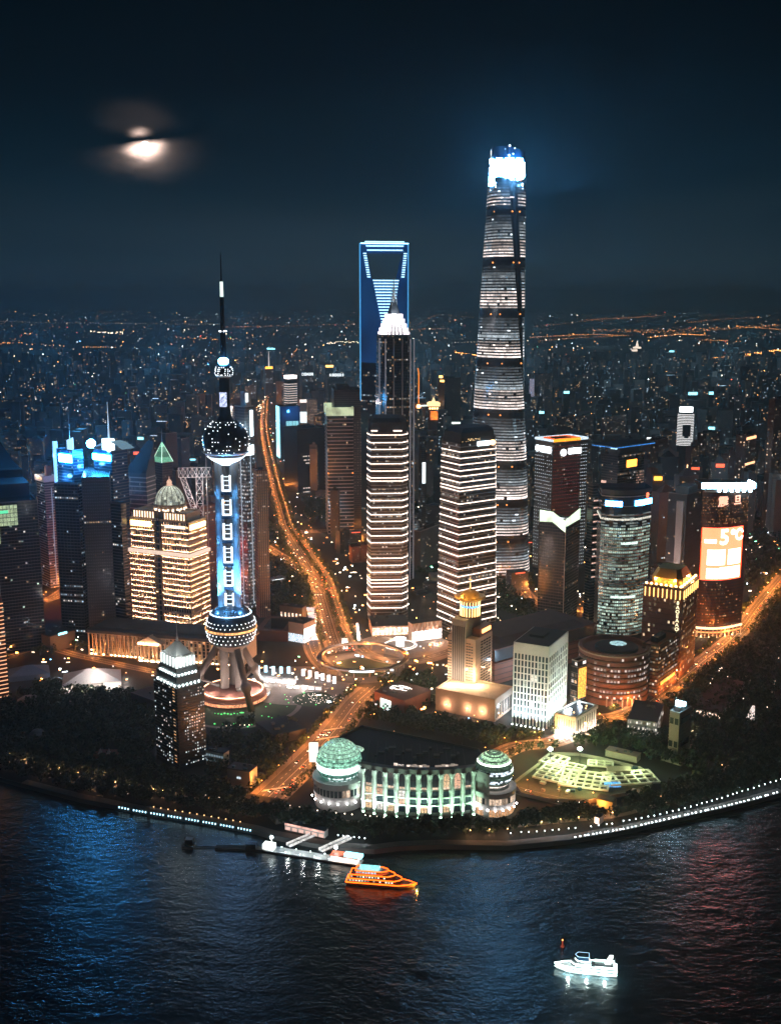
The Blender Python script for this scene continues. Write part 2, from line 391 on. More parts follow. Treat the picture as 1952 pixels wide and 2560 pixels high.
def smooth(pts, k=6):                                   # Catmull-Rom through the points
    out = []; n = len(pts)
    for i in range(n-1):
        p = [Vector(pts[max(0, i-1)]), Vector(pts[i]), Vector(pts[i+1]), Vector(pts[min(n-1, i+2)])]
        for q in range(k):
            t = q/k; v = .5*((2*p[1])+(p[2]-p[0])*t+(2*p[0]-5*p[1]+4*p[2]-p[3])*t*t+(3*p[1]-p[0]-3*p[2]+p[3])*t**3); out.append((v.x, v.y))
    out.append(tuple(pts[-1])); return out
# river
m = bpy.data.materials.new('river_water'); m.use_nodes = True; nt = m.node_tree; b = nt.nodes['Principled BSDF']; N = nt.nodes.new; L = nt.links.new
b.inputs['Base Color'].default_value = (.004, .013, .018, 1); b.inputs['Roughness'].default_value = .235; b.inputs['IOR'].default_value = 1.333; b.inputs['Specular IOR Level'].default_value = .68
tc = N('ShaderNodeTexCoord'); hs = None
for sc, mpv, w, dt in ((.16, (.55, 1.0, 1), .62, 3), (.045, (.7, 1.0, 1), 1.1, 2), (.42, (.7, 1, 1), .34, 2)):
    mp = N('ShaderNodeMapping'); mp.inputs['Scale'].default_value = mpv; mp.inputs['Rotation'].default_value = (0, 0, .25*sc*10); L(tc.outputs['Object'], mp.inputs[0])
    nz = N('ShaderNodeTexNoise'); nz.inputs['Scale'].default_value = sc; nz.inputs['Detail'].default_value = dt; nz.inputs['Roughness'].default_value = .55; L(mp.outputs[0], nz.inputs[0])
    mm = N('ShaderNodeMath'); mm.operation = 'MULTIPLY_ADD'; L(nz.outputs[0], mm.inputs[0]); mm.inputs[1].default_value = w
    if hs is None: mm.inputs[2].default_value = 0
    else: L(hs, mm.inputs[2])
    hs = mm.outputs[0]
# calmer and rougher patches of water
nzp = N('ShaderNodeTexNoise'); nzp.inputs['Scale'].default_value = .006; nzp.inputs['Detail'].default_value = 3; L(tc.outputs['Object'], nzp.inputs[0])
mrp = N('ShaderNodeMapRange'); L(nzp.outputs[0], mrp.inputs[0]); mrp.inputs[1].default_value = .38; mrp.inputs[2].default_value = .62; mrp.inputs[3].default_value = .50; mrp.inputs[4].default_value = .95
bp = N('ShaderNodeBump'); bp.inputs['Distance'].default_value = 1.5; L(mrp.outputs[0], bp.inputs['Strength']); L(hs, bp.inputs['Height']); L(bp.outputs[0], b.inputs['Normal'])
MATS['river_water'] = m; m.cycles.emission_sampling = 'NONE'
g = MB(); g.face([(-9000, -1200, -3), (9000, -1200, -3), (9000, 3600, -3), (-9000, 3600, -3)]); struct(g.build('river', 'river_water'))
# haze
m = bpy.data.materials.new('haze_air'); m.use_nodes = True; nt = m.node_tree; nt.nodes.clear()
v = nt.nodes.new('ShaderNodeVolumePrincipled'); v.inputs['Color'].default_value = (.50, .82, .95, 1); v.inputs['Density'].default_value = HAZE; v.inputs['Anisotropy'].default_value = .55
out = nt.nodes.new('ShaderNodeOutputMaterial'); nt.links.new(v.outputs[0], out.inputs['Volume'])
MATS['haze_air'] = m
if HAZE > 0:
    g = MB(); g.box(0, 29000, -5, 76000, 62000, 5+690); o = stuff(g.build('haze', 'haze_air'))
    m.cycles.homogeneous_volume = True

# ================================================================ moon
g = MB(); g.sphere(0, 0, -130, 330, 32, 16)
o = g.build('moon', 'moon_face', smooth=True, loc=Vector((0, 0, CAM_H)) + MOON_DIR*90000)
tag(o, 'bright full moon glowing through a strip of thin cloud', 'moon')

# ================================================================ roads
def road(name, px, w, z=.12, mname='asphalt', lanes=4, walk=6.0, key=None):
    pts = smooth([G(x, y) for x, y in px]); g = MB(); band(pts, w, z, g); r = struct(g.build(name, mname))
    if walk:
        g = MB(); band(pts, walk, z+.12, g, 0, w/2+walk/2); band(pts, walk, z+.12, g, 0, -w/2-walk/2)
        for s in (-1, 1):
            band(pts, .4, z+.16, g, 1, s*(w/2+.2))
        struct(g.build('pavement', ['paving', 'kerb']))
    if lanes:
        g = MB(); acc = 0
        for (a, b) in zip(pts[:-1], pts[1:]):
            d = Vector(b)-Vector(a); l = d.length; d.normalize(); nn = Vector((-d.y, d.x)); t = (-acc) % 9
            while t < l:
                for k in range(1, lanes):
                    o = -w/2 + w*k/lanes; p = Vector(a)+d*t+nn*o; solid = (k == lanes//2)
                    q = p+d*(9 if solid else 4)
                    hw = .18
                    g.face([(*(p-nn*hw), z+.006), (*(p+nn*hw), z+.006), (*(q+nn*hw), z+.006), (*(q-nn*hw), z+.006)])
                t += 9
            acc += l
        g.build('road_markings', 'road_paint', r, stuff=True)
    return pts
AVE = [(672, 1992), (722, 1945), (768, 1900), (812, 1855), (850, 1810), (890, 1758), (930, 1722)]
AVE2 = [(858, 1628), (842, 1590), (828, 1545), (814, 1500), (800, 1455), (778, 1418), (756, 1385), (735, 1352), (716, 1315), (706, 1280), (692, 1232), (680, 1180), (668, 1130), (660, 1080), (660, 1040), (664, 1005)]
ROADS = {}
ROADS['near'] = road('road', AVE, 23)
ROADS['avenue'] = road('avenue', AVE2[:8], 32, lanes=8, walk=4)
ROADS['avenuefar'] = road('avenue', AVE2[7:], 20, lanes=4, walk=2)
ROADS['left'] = road('road', [(660, 1365), (700, 1390), (735, 1408), (775, 1440), (808, 1480)], 18, z=.16, lanes=3, walk=3)
ROADS['leftpark'] = road('road', [(782, 1540), (776, 1590), (790, 1640), (835, 1690)], 16, z=.16, lanes=3, walk=3)
ROADS['ringup'] = road('road', [(865, 1560), (900, 1620), (960, 1650), (1040, 1650), (1130, 1625), (1200, 1590)], 14, z=.2, lanes=3, walk=3)
ROADS['right'] = road('road', [(1215, 1905), (1290, 1868), (1380, 1856), (1440, 1830), (1490, 1800), (1550, 1790), (1600, 1768), (1650, 1735), (1705, 1695), (1760, 1650), (1815, 1608), (1856, 1570), (1900, 1510), (1960, 1440)], 16, lanes=4, walk=4)
ROADS['front'] = road('road', [(1290, 1975), (1345, 1990), (1430, 2008), (1520, 2020)], 12, lanes=2, walk=2)
ROADS['cross'] = road('road', [(715, 1332), (760, 1330), (840, 1328), (930, 1345)], 20, z=.2, lanes=4, walk=3)
ROADS['fc'] = road('road', [(1230, 1440), (1290, 1460), (1330, 1500), (1420, 1520), (1500, 1530)], 18, lanes=3, walk=3)
ROADS['lft'] = road('road', [(60, 1490), (115, 1500), (160, 1478), (200, 1440), (240, 1420)], 16, lanes=3, walk=3)
ROADS['lft2'] = road('road', [(20, 1640), (110, 1620), (200, 1640), (330, 1668), (440, 1690)], 10, lanes=2, walk=2)
# zebra crossings on the near road
g = MB()
for (cx, cy) in ((690, 1972), (820, 1845), (838, 1822)):
    x, y = G(cx, cy); 
    for i in range(-10, 11): g.box(x+i*1.15*.92, y+i*1.15*.35, .13, .6, 4.5, .01, rot=-.45)
g.build('crossing_markings', 'road_paint', stuff=False)['kind'] = 'structure'
# promenade along the river
RIV = [G(x, y-8) for x, y in SHORE[3:-3]]
g = MB(); band(RIV, 9, .10, g); struct(g.build('promenade', 'paving'))
RIV2 = smooth([G(x, y) for x, y in [(0, 1895), (60, 1905), (150, 1930), (250, 1955), (330, 1970), (420, 1985), (520, 2003), (630, 2020), (700, 2025), (800, 2042), (930, 2062), (1100, 2066), (1270, 2066), (1420, 2052), (1540, 2040), (1640, 2012), (1700, 1985), (1760, 1955), (1830, 1912), (1900, 1880)]])
g = MB(); band(RIV2, 5, .10, g); struct(g.build('riverside_path', 'paving'))
# plaza paving round the ring
def disc(name, px, py, r, z, mname, n=48, rin=0, kind='structure'):
    x, y = G(px, py); g = MB()
    if rin:
        for i in range(n):
            a, b = 2*pi*i/n, 2*pi*(i+1)/n
            g.face([(x+rin*cos(a), y+rin*sin(a), z), (x+r*cos(a), y+r*sin(a), z), (x+r*cos(b), y+r*sin(b), z), (x+rin*cos(b), y+rin*sin(b), z)])
    else: g.face([(x+r*cos(2*pi*i/n), y+r*sin(2*pi*i/n), z) for i in range(n)])
    o = g.build(name, mname); o['kind'] = kind; return o
disc('plaza', 745, 1712, 62, .06, 'paving'); disc('plaza', 1010, 1620, 62, .05, 'paving'); disc('road', 905, 1668, 55, .22, 'asphalt', rin=34); disc('lawn', 905, 1668, 33, .25, 'grass')
disc('lawn', 598, 1762, 62, .04, 'grass'); disc('garden_path', 598, 1762, 66, .08, 'paving', rin=61)

# ================================================================ television tower
TX, TY = G(583, 1742)
TV = thing('television_tower', 'television tower with stacked dark spheres studded with lights and a tall antenna', 'tower', (TX, TY, 0)); OCC.append((TX, TY, 60))
def tz(py): return ZH(TY, py)
def tr(px, z): return px*mpp(TY, z)
zl, zu, zs = tz(1567), tz(1103), tz(929)
rl, ru, rs = tr(62, zl), tr(58, zu), tr(22, zs)
g = MB(); g.lathe([(36, 0), (36, 5), (33, 6), (31, 9), (12, 12), (0.1, 12)], 48); g.build('base_hall', 'brick_red', TV)
g = MB(); g.lathe([(36.4, 1.0), (36.4, 4.2)], 48, c=(1, .45, .22)); g.build('hall_windows', em('hall_glow', (1, .42, .2), 1.1, var=.8, vscale=.5), TV)
g = MB(); g.lathe([(31.5, 9.1), (32.5, 9.6), (31.3, 9.8)], 48); g.build('hall_light_ring', em('hall_ring', (1, .55, .3), 5), TV)
cols = [(8.6*cos(a), 8.6*sin(a)) for a in (radians(205), radians(-25), radians(90))]
for (x, y) in cols:
    g = MB(); g.tube((x, y, 0), (x, y, zu), 4.6, 4.4, 20); g.build('column', 'concrete', TV, smooth=True)
for k, a in enumerate((radians(-60), radians(60), radians(180))):
    g = MB(); top = (15*cos(a), 15*sin(a), zl-rl*.80); ft = (50*cos(a), 50*sin(a), 0); g.tube(top, ft, 3.6, 3.6, 14)
    leg = g.build('leg', 'concrete', TV, smooth=True)
    g = MB(); p = Vector(top).lerp(Vector(ft), .62); g.sphere(p.x, p.y, p.z, 6.2, 16, 10); g.build('ball_joint', 'concrete', leg, smooth=True)
    g = MB(); g.tube(tuple(p), (10*cos(a), 10*sin(a), 10), 1.6, 1.6, 10); g.build('strut', 'concrete', leg, smooth=True)
def studs(sphere_r, zc, rows, parent, r, m, n0=0, jitter=0.0, seed=3, dens=1.0, sz=1.0):
    R = random.Random(seed); g = MB()
    for el, n in rows:
        for i in range(n):
            if R.random() > dens: continue
            a = 2*pi*(i+(.5 if (int(el*100) % 2) else 0))/n + R.uniform(-jitter, jitter); e = radians(el)
            g.dot(sphere_r*1.012*cos(e)*cos(a), sphere_r*1.012*cos(e)*sin(a), zc+sphere_r*1.012*sz*sin(e), r)
    return g.build('stud_lights', m, parent, stuff=True)
def sph(name, r, zc, e0, e1, m, parent, k=14, n=48, sz=1.0):
    g = MB(); g.lathe([(r*cos(radians(e0+(e1-e0)*i/k)), zc+r*sz*sin(radians(e0+(e1-e0)*i/k))) for i in range(k+1)], n); return g.build(name, m, parent, smooth=True)
STUD = em('stud_white', (.88, .95, 1), 4.5, False)
s = sph('lower_sphere', rl, zl, -88, 88, 'metal_dark', TV)
sph('sphere_cap', rl*1.01, zl, 38, 80, 'curtain_grey', s, 8); sph('sphere_bowl', rl*1.01, zl, -85, -38, 'concrete_warm', s, 8)
g = MB(); g.lathe([(rl*1.03, zl-1.2), (rl*1.05, zl), (rl*1.03, zl+1.2)], 64); g.build('light_ring', em('ring_amber', (1, .50, .18), 1.3, var=.8, vscale=.4), s)
g = MB(); g.lathe([(rl*.82, zl+rl*.60), (rl*.84, zl+rl*.61), (rl*.82, zl+rl*.63)], 48); g.build('eave_ring', em('eave_ice', (.55, .8, 1), 4), s)
studs(rl, zl, [(38, 34), (19, 32), (10, 34), (-8, 34), (-18, 32), (-29, 30)], s, .62, STUD, jitter=.01)
s = sph('upper_sphere', ru, zu, -88, 88, 'metal_dark', TV)
studs(ru, zu, [(58, 20), (50, 26), (42, 30), (32, 34), (24, 38), (12, 40), (4, 40), (-6, 40), (-16, 40), (-24, 40)], s, .50, STUD, jitter=.05, dens=.34, seed=5)
g = MB(); g.lathe([(ru*.955, zu-ru*.42), (ru*1.0, zu-ru*.46), (ru*.93, zu-ru*.52)], 56); g.build('deck_ring', 'metal_light', s)
g = MB(); g.lathe([(ru*.83, zu-ru*.64), (ru*.62, zu-ru*.80), (ru*.30, zu-ru*1.02)], 48); g.build('lit_bowl', em('bowl_light', (.80, .92, 1), 2.2, var=.3, vscale=.1), s)
# ladder of bright openings between the columns
for i, py in enumerate((1180, 1240, 1300, 1358, 1416, 1474)):
    z0, z1 = tz(py+46), tz(py)
    light('POINT', TV, (-13, -14, z0), 9e3, (.10, .42, 1), .5); light('POINT', TV, (13, -14, z0), 9e3, (.10, .42, 1), .5)
    bay = MB(); bay.tube((0, -1, z0-3.2), (0, -1, z0-.4), 8.2, 8.2, 20); c_ = bay.build('collar', 'metal_dark', TV)
    for x in (-3.9, 4.1):
        g = MB(); g.box(x*.98, -5.9, z0+.6, 1.6, 2.6, z1-z0-3.0); g.build('light_panel', em('shaft_white', (.80, .92, 1), 3.2), c_)
    g = MB(); g.box(0, -6.6, z0+.2, 8, 1.2, 1.5); g.box(.2, -5.8, z0+6, 5, .5, .4); g.box(.2, -5.8, z0+11, 5, .5, .4); g.box(.2, -5.8, z0+15, 5, .5, .4); g.build('light_sill', em('shaft_white', (.80, .92, 1), 3.2), c_)
# neck, space capsule, antenna
g = MB(); g.lathe([(ru*.38, zu+ru*.90), (6.2, zu+ru*1.12), (5.6, tz(1020)), (5.4, tz(945))], 24); g.build('neck', 'metal_dark', TV, smooth=True)
g = MB(); g.lathe([(5.75, tz(1016)), (5.65, tz(980))], 24, a0=radians(215), a1=radians(300)); g.build('neck_screen', em('neck_led', (.62, .70, 1), 1.3, var=.7, vscale=.5), TV)
s = sph('top_sphere', rs, zs, -85, 85, 'metal_dark', TV, 10, 32); studs(rs, zs, [(30, 18), (18, 20), (6, 20), (-8, 20), (-20, 20)], s, .5, STUD, seed=9, dens=.6, jitter=.08)
g = MB(); g.lathe([(rs*.86, zs-rs*.52), (rs*.45, zs-rs*.92)], 28); g.build('lit_bowl', em('bowl_light', (.80, .92, 1), 2.2), s)
g = MB(); g.sphere(0, -1, tz(903), 5.2, 14, 8, sz=.75); g.build('floodlight_cluster', em('cluster', (.12, .48, 1.0), 120, True), TV)
g = MB(); g.lathe([(3.0, tz(915)), (2.8, tz(830)), (2.3, tz(828)), (2.1, tz(745)), (1.5, tz(744)), (1.3, tz(700)), (.8, tz(698)), (.55, tz(640)), (.05, tz(628))], 12); g.build('antenna', 'metal_dark', TV)
g = MB(); g.lathe([(1.75, tz(742)), (1.6, tz(704))], 12); g.build('antenna_sleeve', em('sleeve', (.80, 1, .92), 1.3), TV)
g = MB(); [g.dot(3.4*cos(a*pi/3), 3.4*sin(a*pi/3), tz(828), .9) for a in range(6)]; g.build('antenna_lights', STUD, TV, stuff=True)
for a in (-110, -70, -30, -150):
    light('SPOT', TV, (26*cos(radians(a)), 26*sin(radians(a)), zl+rl*.9), 9e5, (.10, .42, 1), 1, spot_size=radians(60), spot_blend=.8).rotation_euler = Vector((-.35*cos(radians(a)), -.35*sin(radians(a)), 1)).to_track_quat('-Z', 'Y').to_euler()
for a in (-90, -40, -140, -10):
    light('POINT', TV, (30*cos(radians(a)), 30*sin(radians(a)), 14), 1.7e4, (1, .74, .66), 1)
light('POINT', TV, (-4, -26, zl+rl*.9), 2.5e4, (.15, .5, 1), 1)

# ================================================================ bottle-opener tower: square prism shaved to a blade
Yw = 1800.0; Xw = XA(960, Yw, 480)
SW = thing('skyscraper', 'blue lit skyscraper with a trapezoid opening through its top', 'skyscraper', (Xw, Yw, 0), radians(10)); OCC.append((Xw, Yw, 50))
hw = 60*mpp(Yw, 400); zt = ZH(Yw, 608); za = ZH(Yw, 905); zo0, zo1 = ZH(Yw, 702), ZH(Yw, 634)
def cutc(z):                                        # depth of the shaved corner at height z
    if z <= za: return hw
    t = min(1.0, (z-za)/(zt-za)); return hw*(1-t)**.9*.90 + 5.0*t + hw*.1*(1-t)
def sect(z):
    c = cutc(z); k = max(0.02, hw-c); return [(-hw, 0), (-k, -c), (k, -c), (hw, 0), (k, c), (-k, c)]
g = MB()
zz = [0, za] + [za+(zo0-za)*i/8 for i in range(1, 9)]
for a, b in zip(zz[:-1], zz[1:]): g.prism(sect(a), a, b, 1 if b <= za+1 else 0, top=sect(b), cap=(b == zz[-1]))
def cutleg(z, s):                                   # the two legs beside the opening
    c = cutc(z); k = max(.02, hw-c); t = (z-zo0)/(zo1-zo0); ix = (38+10*t)*mpp(Yw, 430)*.96
    pts = [(-hw, 0), (-k, -c), (-ix, -c), (-ix, c), (-k, c)]
    return pts if s < 0 else [(-x, y) for x, y in reversed(pts)]
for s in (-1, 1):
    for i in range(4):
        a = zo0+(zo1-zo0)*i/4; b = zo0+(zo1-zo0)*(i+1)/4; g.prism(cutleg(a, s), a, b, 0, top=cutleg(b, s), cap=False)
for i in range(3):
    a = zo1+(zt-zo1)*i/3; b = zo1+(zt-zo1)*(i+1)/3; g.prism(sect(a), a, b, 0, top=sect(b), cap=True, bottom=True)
g.build('wall', [em('blue_wall_glow', (.015, .22, .80), .085, False, var=.7, vscale=.012), 'glass_blue'], SW)  # blue wash on the upper walls put in as faint emission
for s_, nm in ((-1, 0), (1, 0)):
    g = MB(); g.tube((s_*(hw+.4), -.3, ZH(Yw, 1000)), (s_*(hw+.4), -.3, zt), .85, .85, 6); g.build('edge_light', em('edge_blue', (.10, .50, 1), 1.8 if s_ > 0 else .9), SW)
g = MB(); g.box(0, -cutc(zt)-.6, zt-1.5, 2*hw, 1, 1.8); g.build('edge_light', em('edge_top', (.35, .75, 1), 4), SW)
z = za+4; ice = em('stripe_ice', (.42, .78, 1), 2.4, var=.2)
while z < zo0:
    c = cutc(z); k = hw-c-1.0
    if k > 1.2: g = MB(); g.box(0, 0, 0, 2*k, .8, 1.7); g.build('light_strip', ice, SW, loc=(0, -c-.5, z))
    z += (zo0-za)/28
for z in (zo1+4, zo1+10.5, zo1+17): g = MB(); g.box(0, 0, 0, 2*(hw-cutc(z))-4, .8, 1.8); g.build('light_strip', ice, SW, loc=(0, -cutc(z)-.6, z))
for i in range(11):
    z = zo0+5+(zo1-zo0-6)*i/10; t = (z-zo0)/(zo1-zo0); ix = (38+10*t)*mpp(Yw, 430)*.96
    for s in (-1, 1): g = MB(); g.box(0, 0, 0, 5, .8, 1.6); g.build('light_strip', ice, SW, loc=(s*(ix+3.2), -cutc(z)-.6, z))
g = MB(); R = random.Random(4); n = 12
for e, (a, b) in enumerate((((-hw, 0), (0, -hw)), ((0, -hw), (hw, 0)))): wall_panes(g, a, b, 0, za, 12, 70, lit((COOL, WHITE, WARM), .07, .1, .8, .04, 6+e), .2, .7, .5, 0, e)
g.build('windows', WIN, SW, stuff=True)

# ================================================================ pagoda-like tower (stepped octagon) in front of it
Yj = 1650.0; Xj = XA(984, Yj, 400)
JM = thing('skyscraper', 'dark stepped skyscraper with a brilliant white tiered crown and needle', 'skyscraper', (Xj, Yj, 0), radians(14)); OCC.append((Xj, Yj, 45))
def octo(r, c=.30): return [(-r*(1-c), -r), (r*(1-c), -r), (r, -r*(1-c)), (r, r*(1-c)), (r*(1-c), r), (-r*(1-c), r), (-r, r*(1-c)), (-r, -r*(1-c))]
zt = ZH(Yj, 836); zs_ = [0, zt*.34, zt*.62, zt*.82, zt*.93, zt]; rr = [25.5, 24.5, 23.5, 22.6, 21.8]
g = MB(); w_ = MB(); fb = MB(); gen = lit((WARM, WHITE, WHITE, ORANGE), .09, .1, 1.0, .08, 3)
for i in range(5):
    g.prism(octo(rr[i]), zs_[i], zs_[i+1], 0); pl = octo(rr[i]); nf = int((zs_[i+1]-zs_[i])/4)
    for e in range(8): wall_panes(w_, pl[e], pl[(e+1) % 8], zs_[i], zs_[i+1], 9 if e % 2 == 0 else 4, nf, gen, .35, .6, .5, 0, i*8+e)
    for k in range(nf): fb.ring(octo(rr[i]+.3), octo(rr[i]-.1), zs_[i]+k*4, zs_[i]+k*4+.7)
g.build('wall', 'glass_dark', JM); w_.build('windows', WIN, JM, stuff=True); fb.build('floor_bands', 'metal_dark', JM, stuff=True)
for (x, y) in ((-.72, -1), (.72, -1), (1, -.72), (-1, -.72), (-.25, -1.0), (.25, -1.0)):
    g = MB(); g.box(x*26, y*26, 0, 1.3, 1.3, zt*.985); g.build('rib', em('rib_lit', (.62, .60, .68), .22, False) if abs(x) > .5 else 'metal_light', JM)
cz = zt
for i, (r, h) in enumerate(((23, 4), (21, 6), (18.5, 6), (15.5, 7), (12.5, 7))):
    g = MB(); g.prism(octo(r*.80), cz, cz+h, 0); tier = g.build('crown_tier', 'metal_light', JM)
    g = MB(); pl = octo(r*.86); n_ = 0
    for e in range(8):
        a, b = Vector(pl[e]), Vector(pl[(e+1) % 8]); q = 5 if e % 2 == 0 else 2
        for j in range(q): p = a.lerp(b, (j+.5)/q); g.box(p.x, p.y, cz+.4, 2.2, 2.2, h*.86, rot=atan2((b-a).y, (b-a).x))
    g.build('crown_lights', em('crown_pink', (1, .88, .92), 2.2), tier, stuff=True); cz += h
g = MB(); g.prism(octo(8), cz, cz+16, 0, top=octo(4)); g.build('spire_base', 'metal_dark', JM)
g = MB(); g.lathe([(2.4, cz+16), (1.2, cz+34), (.5, cz+52), (.05, ZH(Yj, 722))], 8); g.build('spire', 'metal_light', JM)
for k in range(4): g = MB(); g.tube((6*cos(k*pi/2+.8), 6*sin(k*pi/2+.8), cz+6), (3.2*cos(k*pi/2+.8), 3.2*sin(k*pi/2+.8), cz+38), .8, .2, 6); g.build('fin', 'metal_light', JM)
light('POINT', JM, (0, -26, cz+4), 6e4, (.9, .95, 1), 2)

# ================================================================ twisting supertall
Ys = 1680.0
def SX(py): z = ZH(Ys, py); return z
ST = thing('skyscraper', 'tallest skyscraper, twisting glass with nine glowing zones and blazing white crown', 'skyscraper', (XA(1264, Ys, 600), Ys, 0)); OCC.append((XA(1264, Ys, 600), Ys, 62))
prof = [(0, 44), (ZH(Ys, 1330), 42), (ZH(Ys, 1150), 40), (ZH(Ys, 1000), 37.5), (ZH(Ys, 870), 34.2), (ZH(Ys, 700), 31), (ZH(Ys, 560), 28.3), (ZH(Ys, 440), 26.5), (ZH(Ys, 392), 25.6), (660, 24)]
def srad(z):
    for (a, ra), (b, rb) in zip(prof[:-1], prof[1:]):
        if a <= z <= b: return ra+(rb-ra)*(z-a)/(b-a)
    return prof[-1][1]
SN = 54
def ssec(z, k=1.0, n=SN):
    r = srad(z)*k; tw = radians(-100*z/632-20); out = []
    for i in range(n):
        a = 2*pi*i/n; q = 1+.10*cos(3*a)
        d = (a-radians(38)+pi) % (2*pi)-pi; q *= 1-.11*math.exp(-(d/.09)**2)   # the notch that winds up the tower
        out.append((r*q*cos(a+tw), r*q*sin(a+tw)))
    return out
bounds = [0, 1333, 1243, 1150, 1024, 898, 777, 650, 524, 446]
zb = [0] + [ZH(Ys, p) for p in bounds[1:]]
for i in range(9):
    z0, z1 = zb[i], zb[i+1]; g = MB(); n_ = 4
    for k in range(n_): a = z0+(z1-z0)*k/n_; b = z0+(z1-z0)*(k+1)/n_; g.prism(ssec(a), a, b, 0, top=ssec(b), cap=(k == n_-1))
    zone = g.build('glass_zone', 'curtain_grey', ST)
    g = MB(); g.ring(ssec(z1-5, 1.015), ssec(z1-5, .98), z1-8, z1-1); g.build('refuge_floor', 'metal_dark', zone)
    nf = max(6, int((z1-z0)/4.4)); R = random.Random(i*7+1)
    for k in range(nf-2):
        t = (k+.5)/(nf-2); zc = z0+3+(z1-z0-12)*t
        base = (1.9*(1-t)**1.7+.08)*(1.0 if R.random() > .14 else .45)  # uplighting from each zone's foot put into the band glow, fading upwards
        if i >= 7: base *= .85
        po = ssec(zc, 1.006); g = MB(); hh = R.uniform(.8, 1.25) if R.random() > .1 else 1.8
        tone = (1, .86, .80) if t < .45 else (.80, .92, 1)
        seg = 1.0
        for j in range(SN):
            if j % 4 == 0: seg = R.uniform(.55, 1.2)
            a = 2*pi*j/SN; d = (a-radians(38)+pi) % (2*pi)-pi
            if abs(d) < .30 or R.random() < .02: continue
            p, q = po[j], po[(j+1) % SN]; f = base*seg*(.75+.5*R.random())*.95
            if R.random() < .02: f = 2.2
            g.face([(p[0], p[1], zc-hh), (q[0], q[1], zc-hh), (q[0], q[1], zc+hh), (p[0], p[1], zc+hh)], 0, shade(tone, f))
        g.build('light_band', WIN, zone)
    for j, a in enumerate((-100, -75, -50, -128)):
        r = srad(z1-5)+1.2; g = MB(); g.sphere(r*cos(radians(a+R.uniform(-6, 6))), r*sin(radians(a)), z1-4.5, 1.25, 8, 5); g.build('beacon', em('beacon_red', (1, .32, .07), 2.2, False), zone)
zc0 = zb[9]; g = MB()
for k in range(3):
    a = zc0+(ZH(Ys, 392)-zc0)*k/3; b = zc0+(ZH(Ys, 392)-zc0)*(k+1)/3; g.prism(ssec(a, .97), a, b, 0, top=ssec(b, .97), cap=(k == 2))
crown = g.build('crown', 'glass_blue', ST)
top = ssec(ZH(Ys, 395), .97); g = MB(); n = len(top)
for i in range(n):                                  # crown wall that rises in a spiral, notch cut out
    p, q = top[i], top[(i+1) % n]; a = atan2(p[1], p[0]); h = 7+5*cos(a-radians(250)); g.face([(*p, ZH(Ys, 392)), (*q, ZH(Ys, 392)), (*q, ZH(Ys, 392)+h), (*p, ZH(Ys, 392)+h)])
g.build('crown_parapet', 'glass_blue', crown)
# the luminous crown screen: ragged bright patch made of LED tiles
g = MB(); R = random.Random(11); z0, z1 = ZH(Ys, 472), ZH(Ys, 396); rows, colsn = 18, 26
art = ["..........................", ".##..####..######..#####..", ".########.########.#####..", ".#########################", "..##.####################.", "...#.##############.######", ".###.##############.#####.", ".##..####.#########.######", ".###.###.##########..#####", ".####.####################", "..########################", ".####.##############.####.", ".#..########.####..#..##..", ".######.##.....#...##.....", "..####.#..................", ".#.###....................", ".###...................#..", ".....#...................."]
def crown_at(u, z):                                 # point on the crown at horizontal fraction u of the view side
    r = srad(z)*1.05; x = (u-.5)*2*r*.985; return x, -sqrt(max(0, r*r-x*x))*1.0-1.0
for r_, row in enumerate(art):
    za_ = z1-(z1-z0)*r_/rows; zb_ = z1-(z1-z0)*(r_+1)/rows
    for c_, ch in enumerate(row):
        if ch == '#':
            a = crown_at(c_/colsn, za_); b = crown_at((c_+1.02)/colsn, za_); j = R.uniform(-.5, .5)
            g.face([(*a, zb_+j*.6), (*b, zb_+j*.3), (*b, za_+.15), (*a, za_+j*.4)])
g.build('led_screen', 'crown_white', crown)
g = MB()
for (px, py, r) in ((1267, 370, 1.6), (1256, 378, .8), (1246, 381, 1.1), (1280, 376, 1.1), (1276, 390, 1.2), (1266, 394, 1.8), (1303, 474, .8), (1223, 478, .9), (1245, 478, 1.1), (1302, 461, .8)):
    z = ZH(Ys, py); x = (px-1263)*mpp(Ys, z); rr_ = srad(z); g.dot(x, -sqrt(max(4, rr_*rr_-x*x))-.8, z, r)
g.build('crown_lights', STUD, crown, stuff=True)
g = MB(); zz = ZH(Ys, 497); r_ = srad(zz)+.3; g.lathe([(r_, zz-.9), (r_, zz+.9)], 30, a0=radians(238), a1=radians(292)); g.build('light_band', em('crown_band', (1, .84, .80), 1.6, False, var=.5), crown)
light('POINT', ST, (0, -50, ZH(Ys, 440)), 2e5, (.15, .5, 1), 6)

# ================================================================ twin striped office towers
def prism_tower(name, label, px_pts, back, yt_px, Yref, n_strips, strips_px, taper=1.0, skew=()):
    pts = [(XA(px, Y, 0), Y) for px, Y in px_pts] + back
    cx = sum(p[0] for p in pts)/len(pts); cy = sum(p[1] for p in pts)/len(pts)
    t = thing(name, label, 'skyscraper', (cx, cy, 0)); pl = [(x-cx, y-cy) for x, y in pts]; OCC.append((cx, cy, max(sqrt(x*x+y*y) for x, y in pl)))
    return t, pl, cx, cy
Y1 = G(970, 1556)[1]
T1, pl1, c1x, c1y = prism_tower('office_tower', 'slender office tower ringed with white light lines, seen beside the striped twin, left of the pair',
    [(919, Y1+20), (928, Y1), (1004, Y1+2), (1018, Y1+14)], [(XA(1016, Y1+48), Y1+48), (XA(1000, Y1+58), Y1+58), (XA(935, Y1+58), Y1+58), (XA(921, Y1+50), Y1+50)], 0, Y1, 0, 0)
T1['label'] = 'straight slender office tower ringed with white light lines and a flat dark crown'
Y2 = G(1142, 1590)[1]
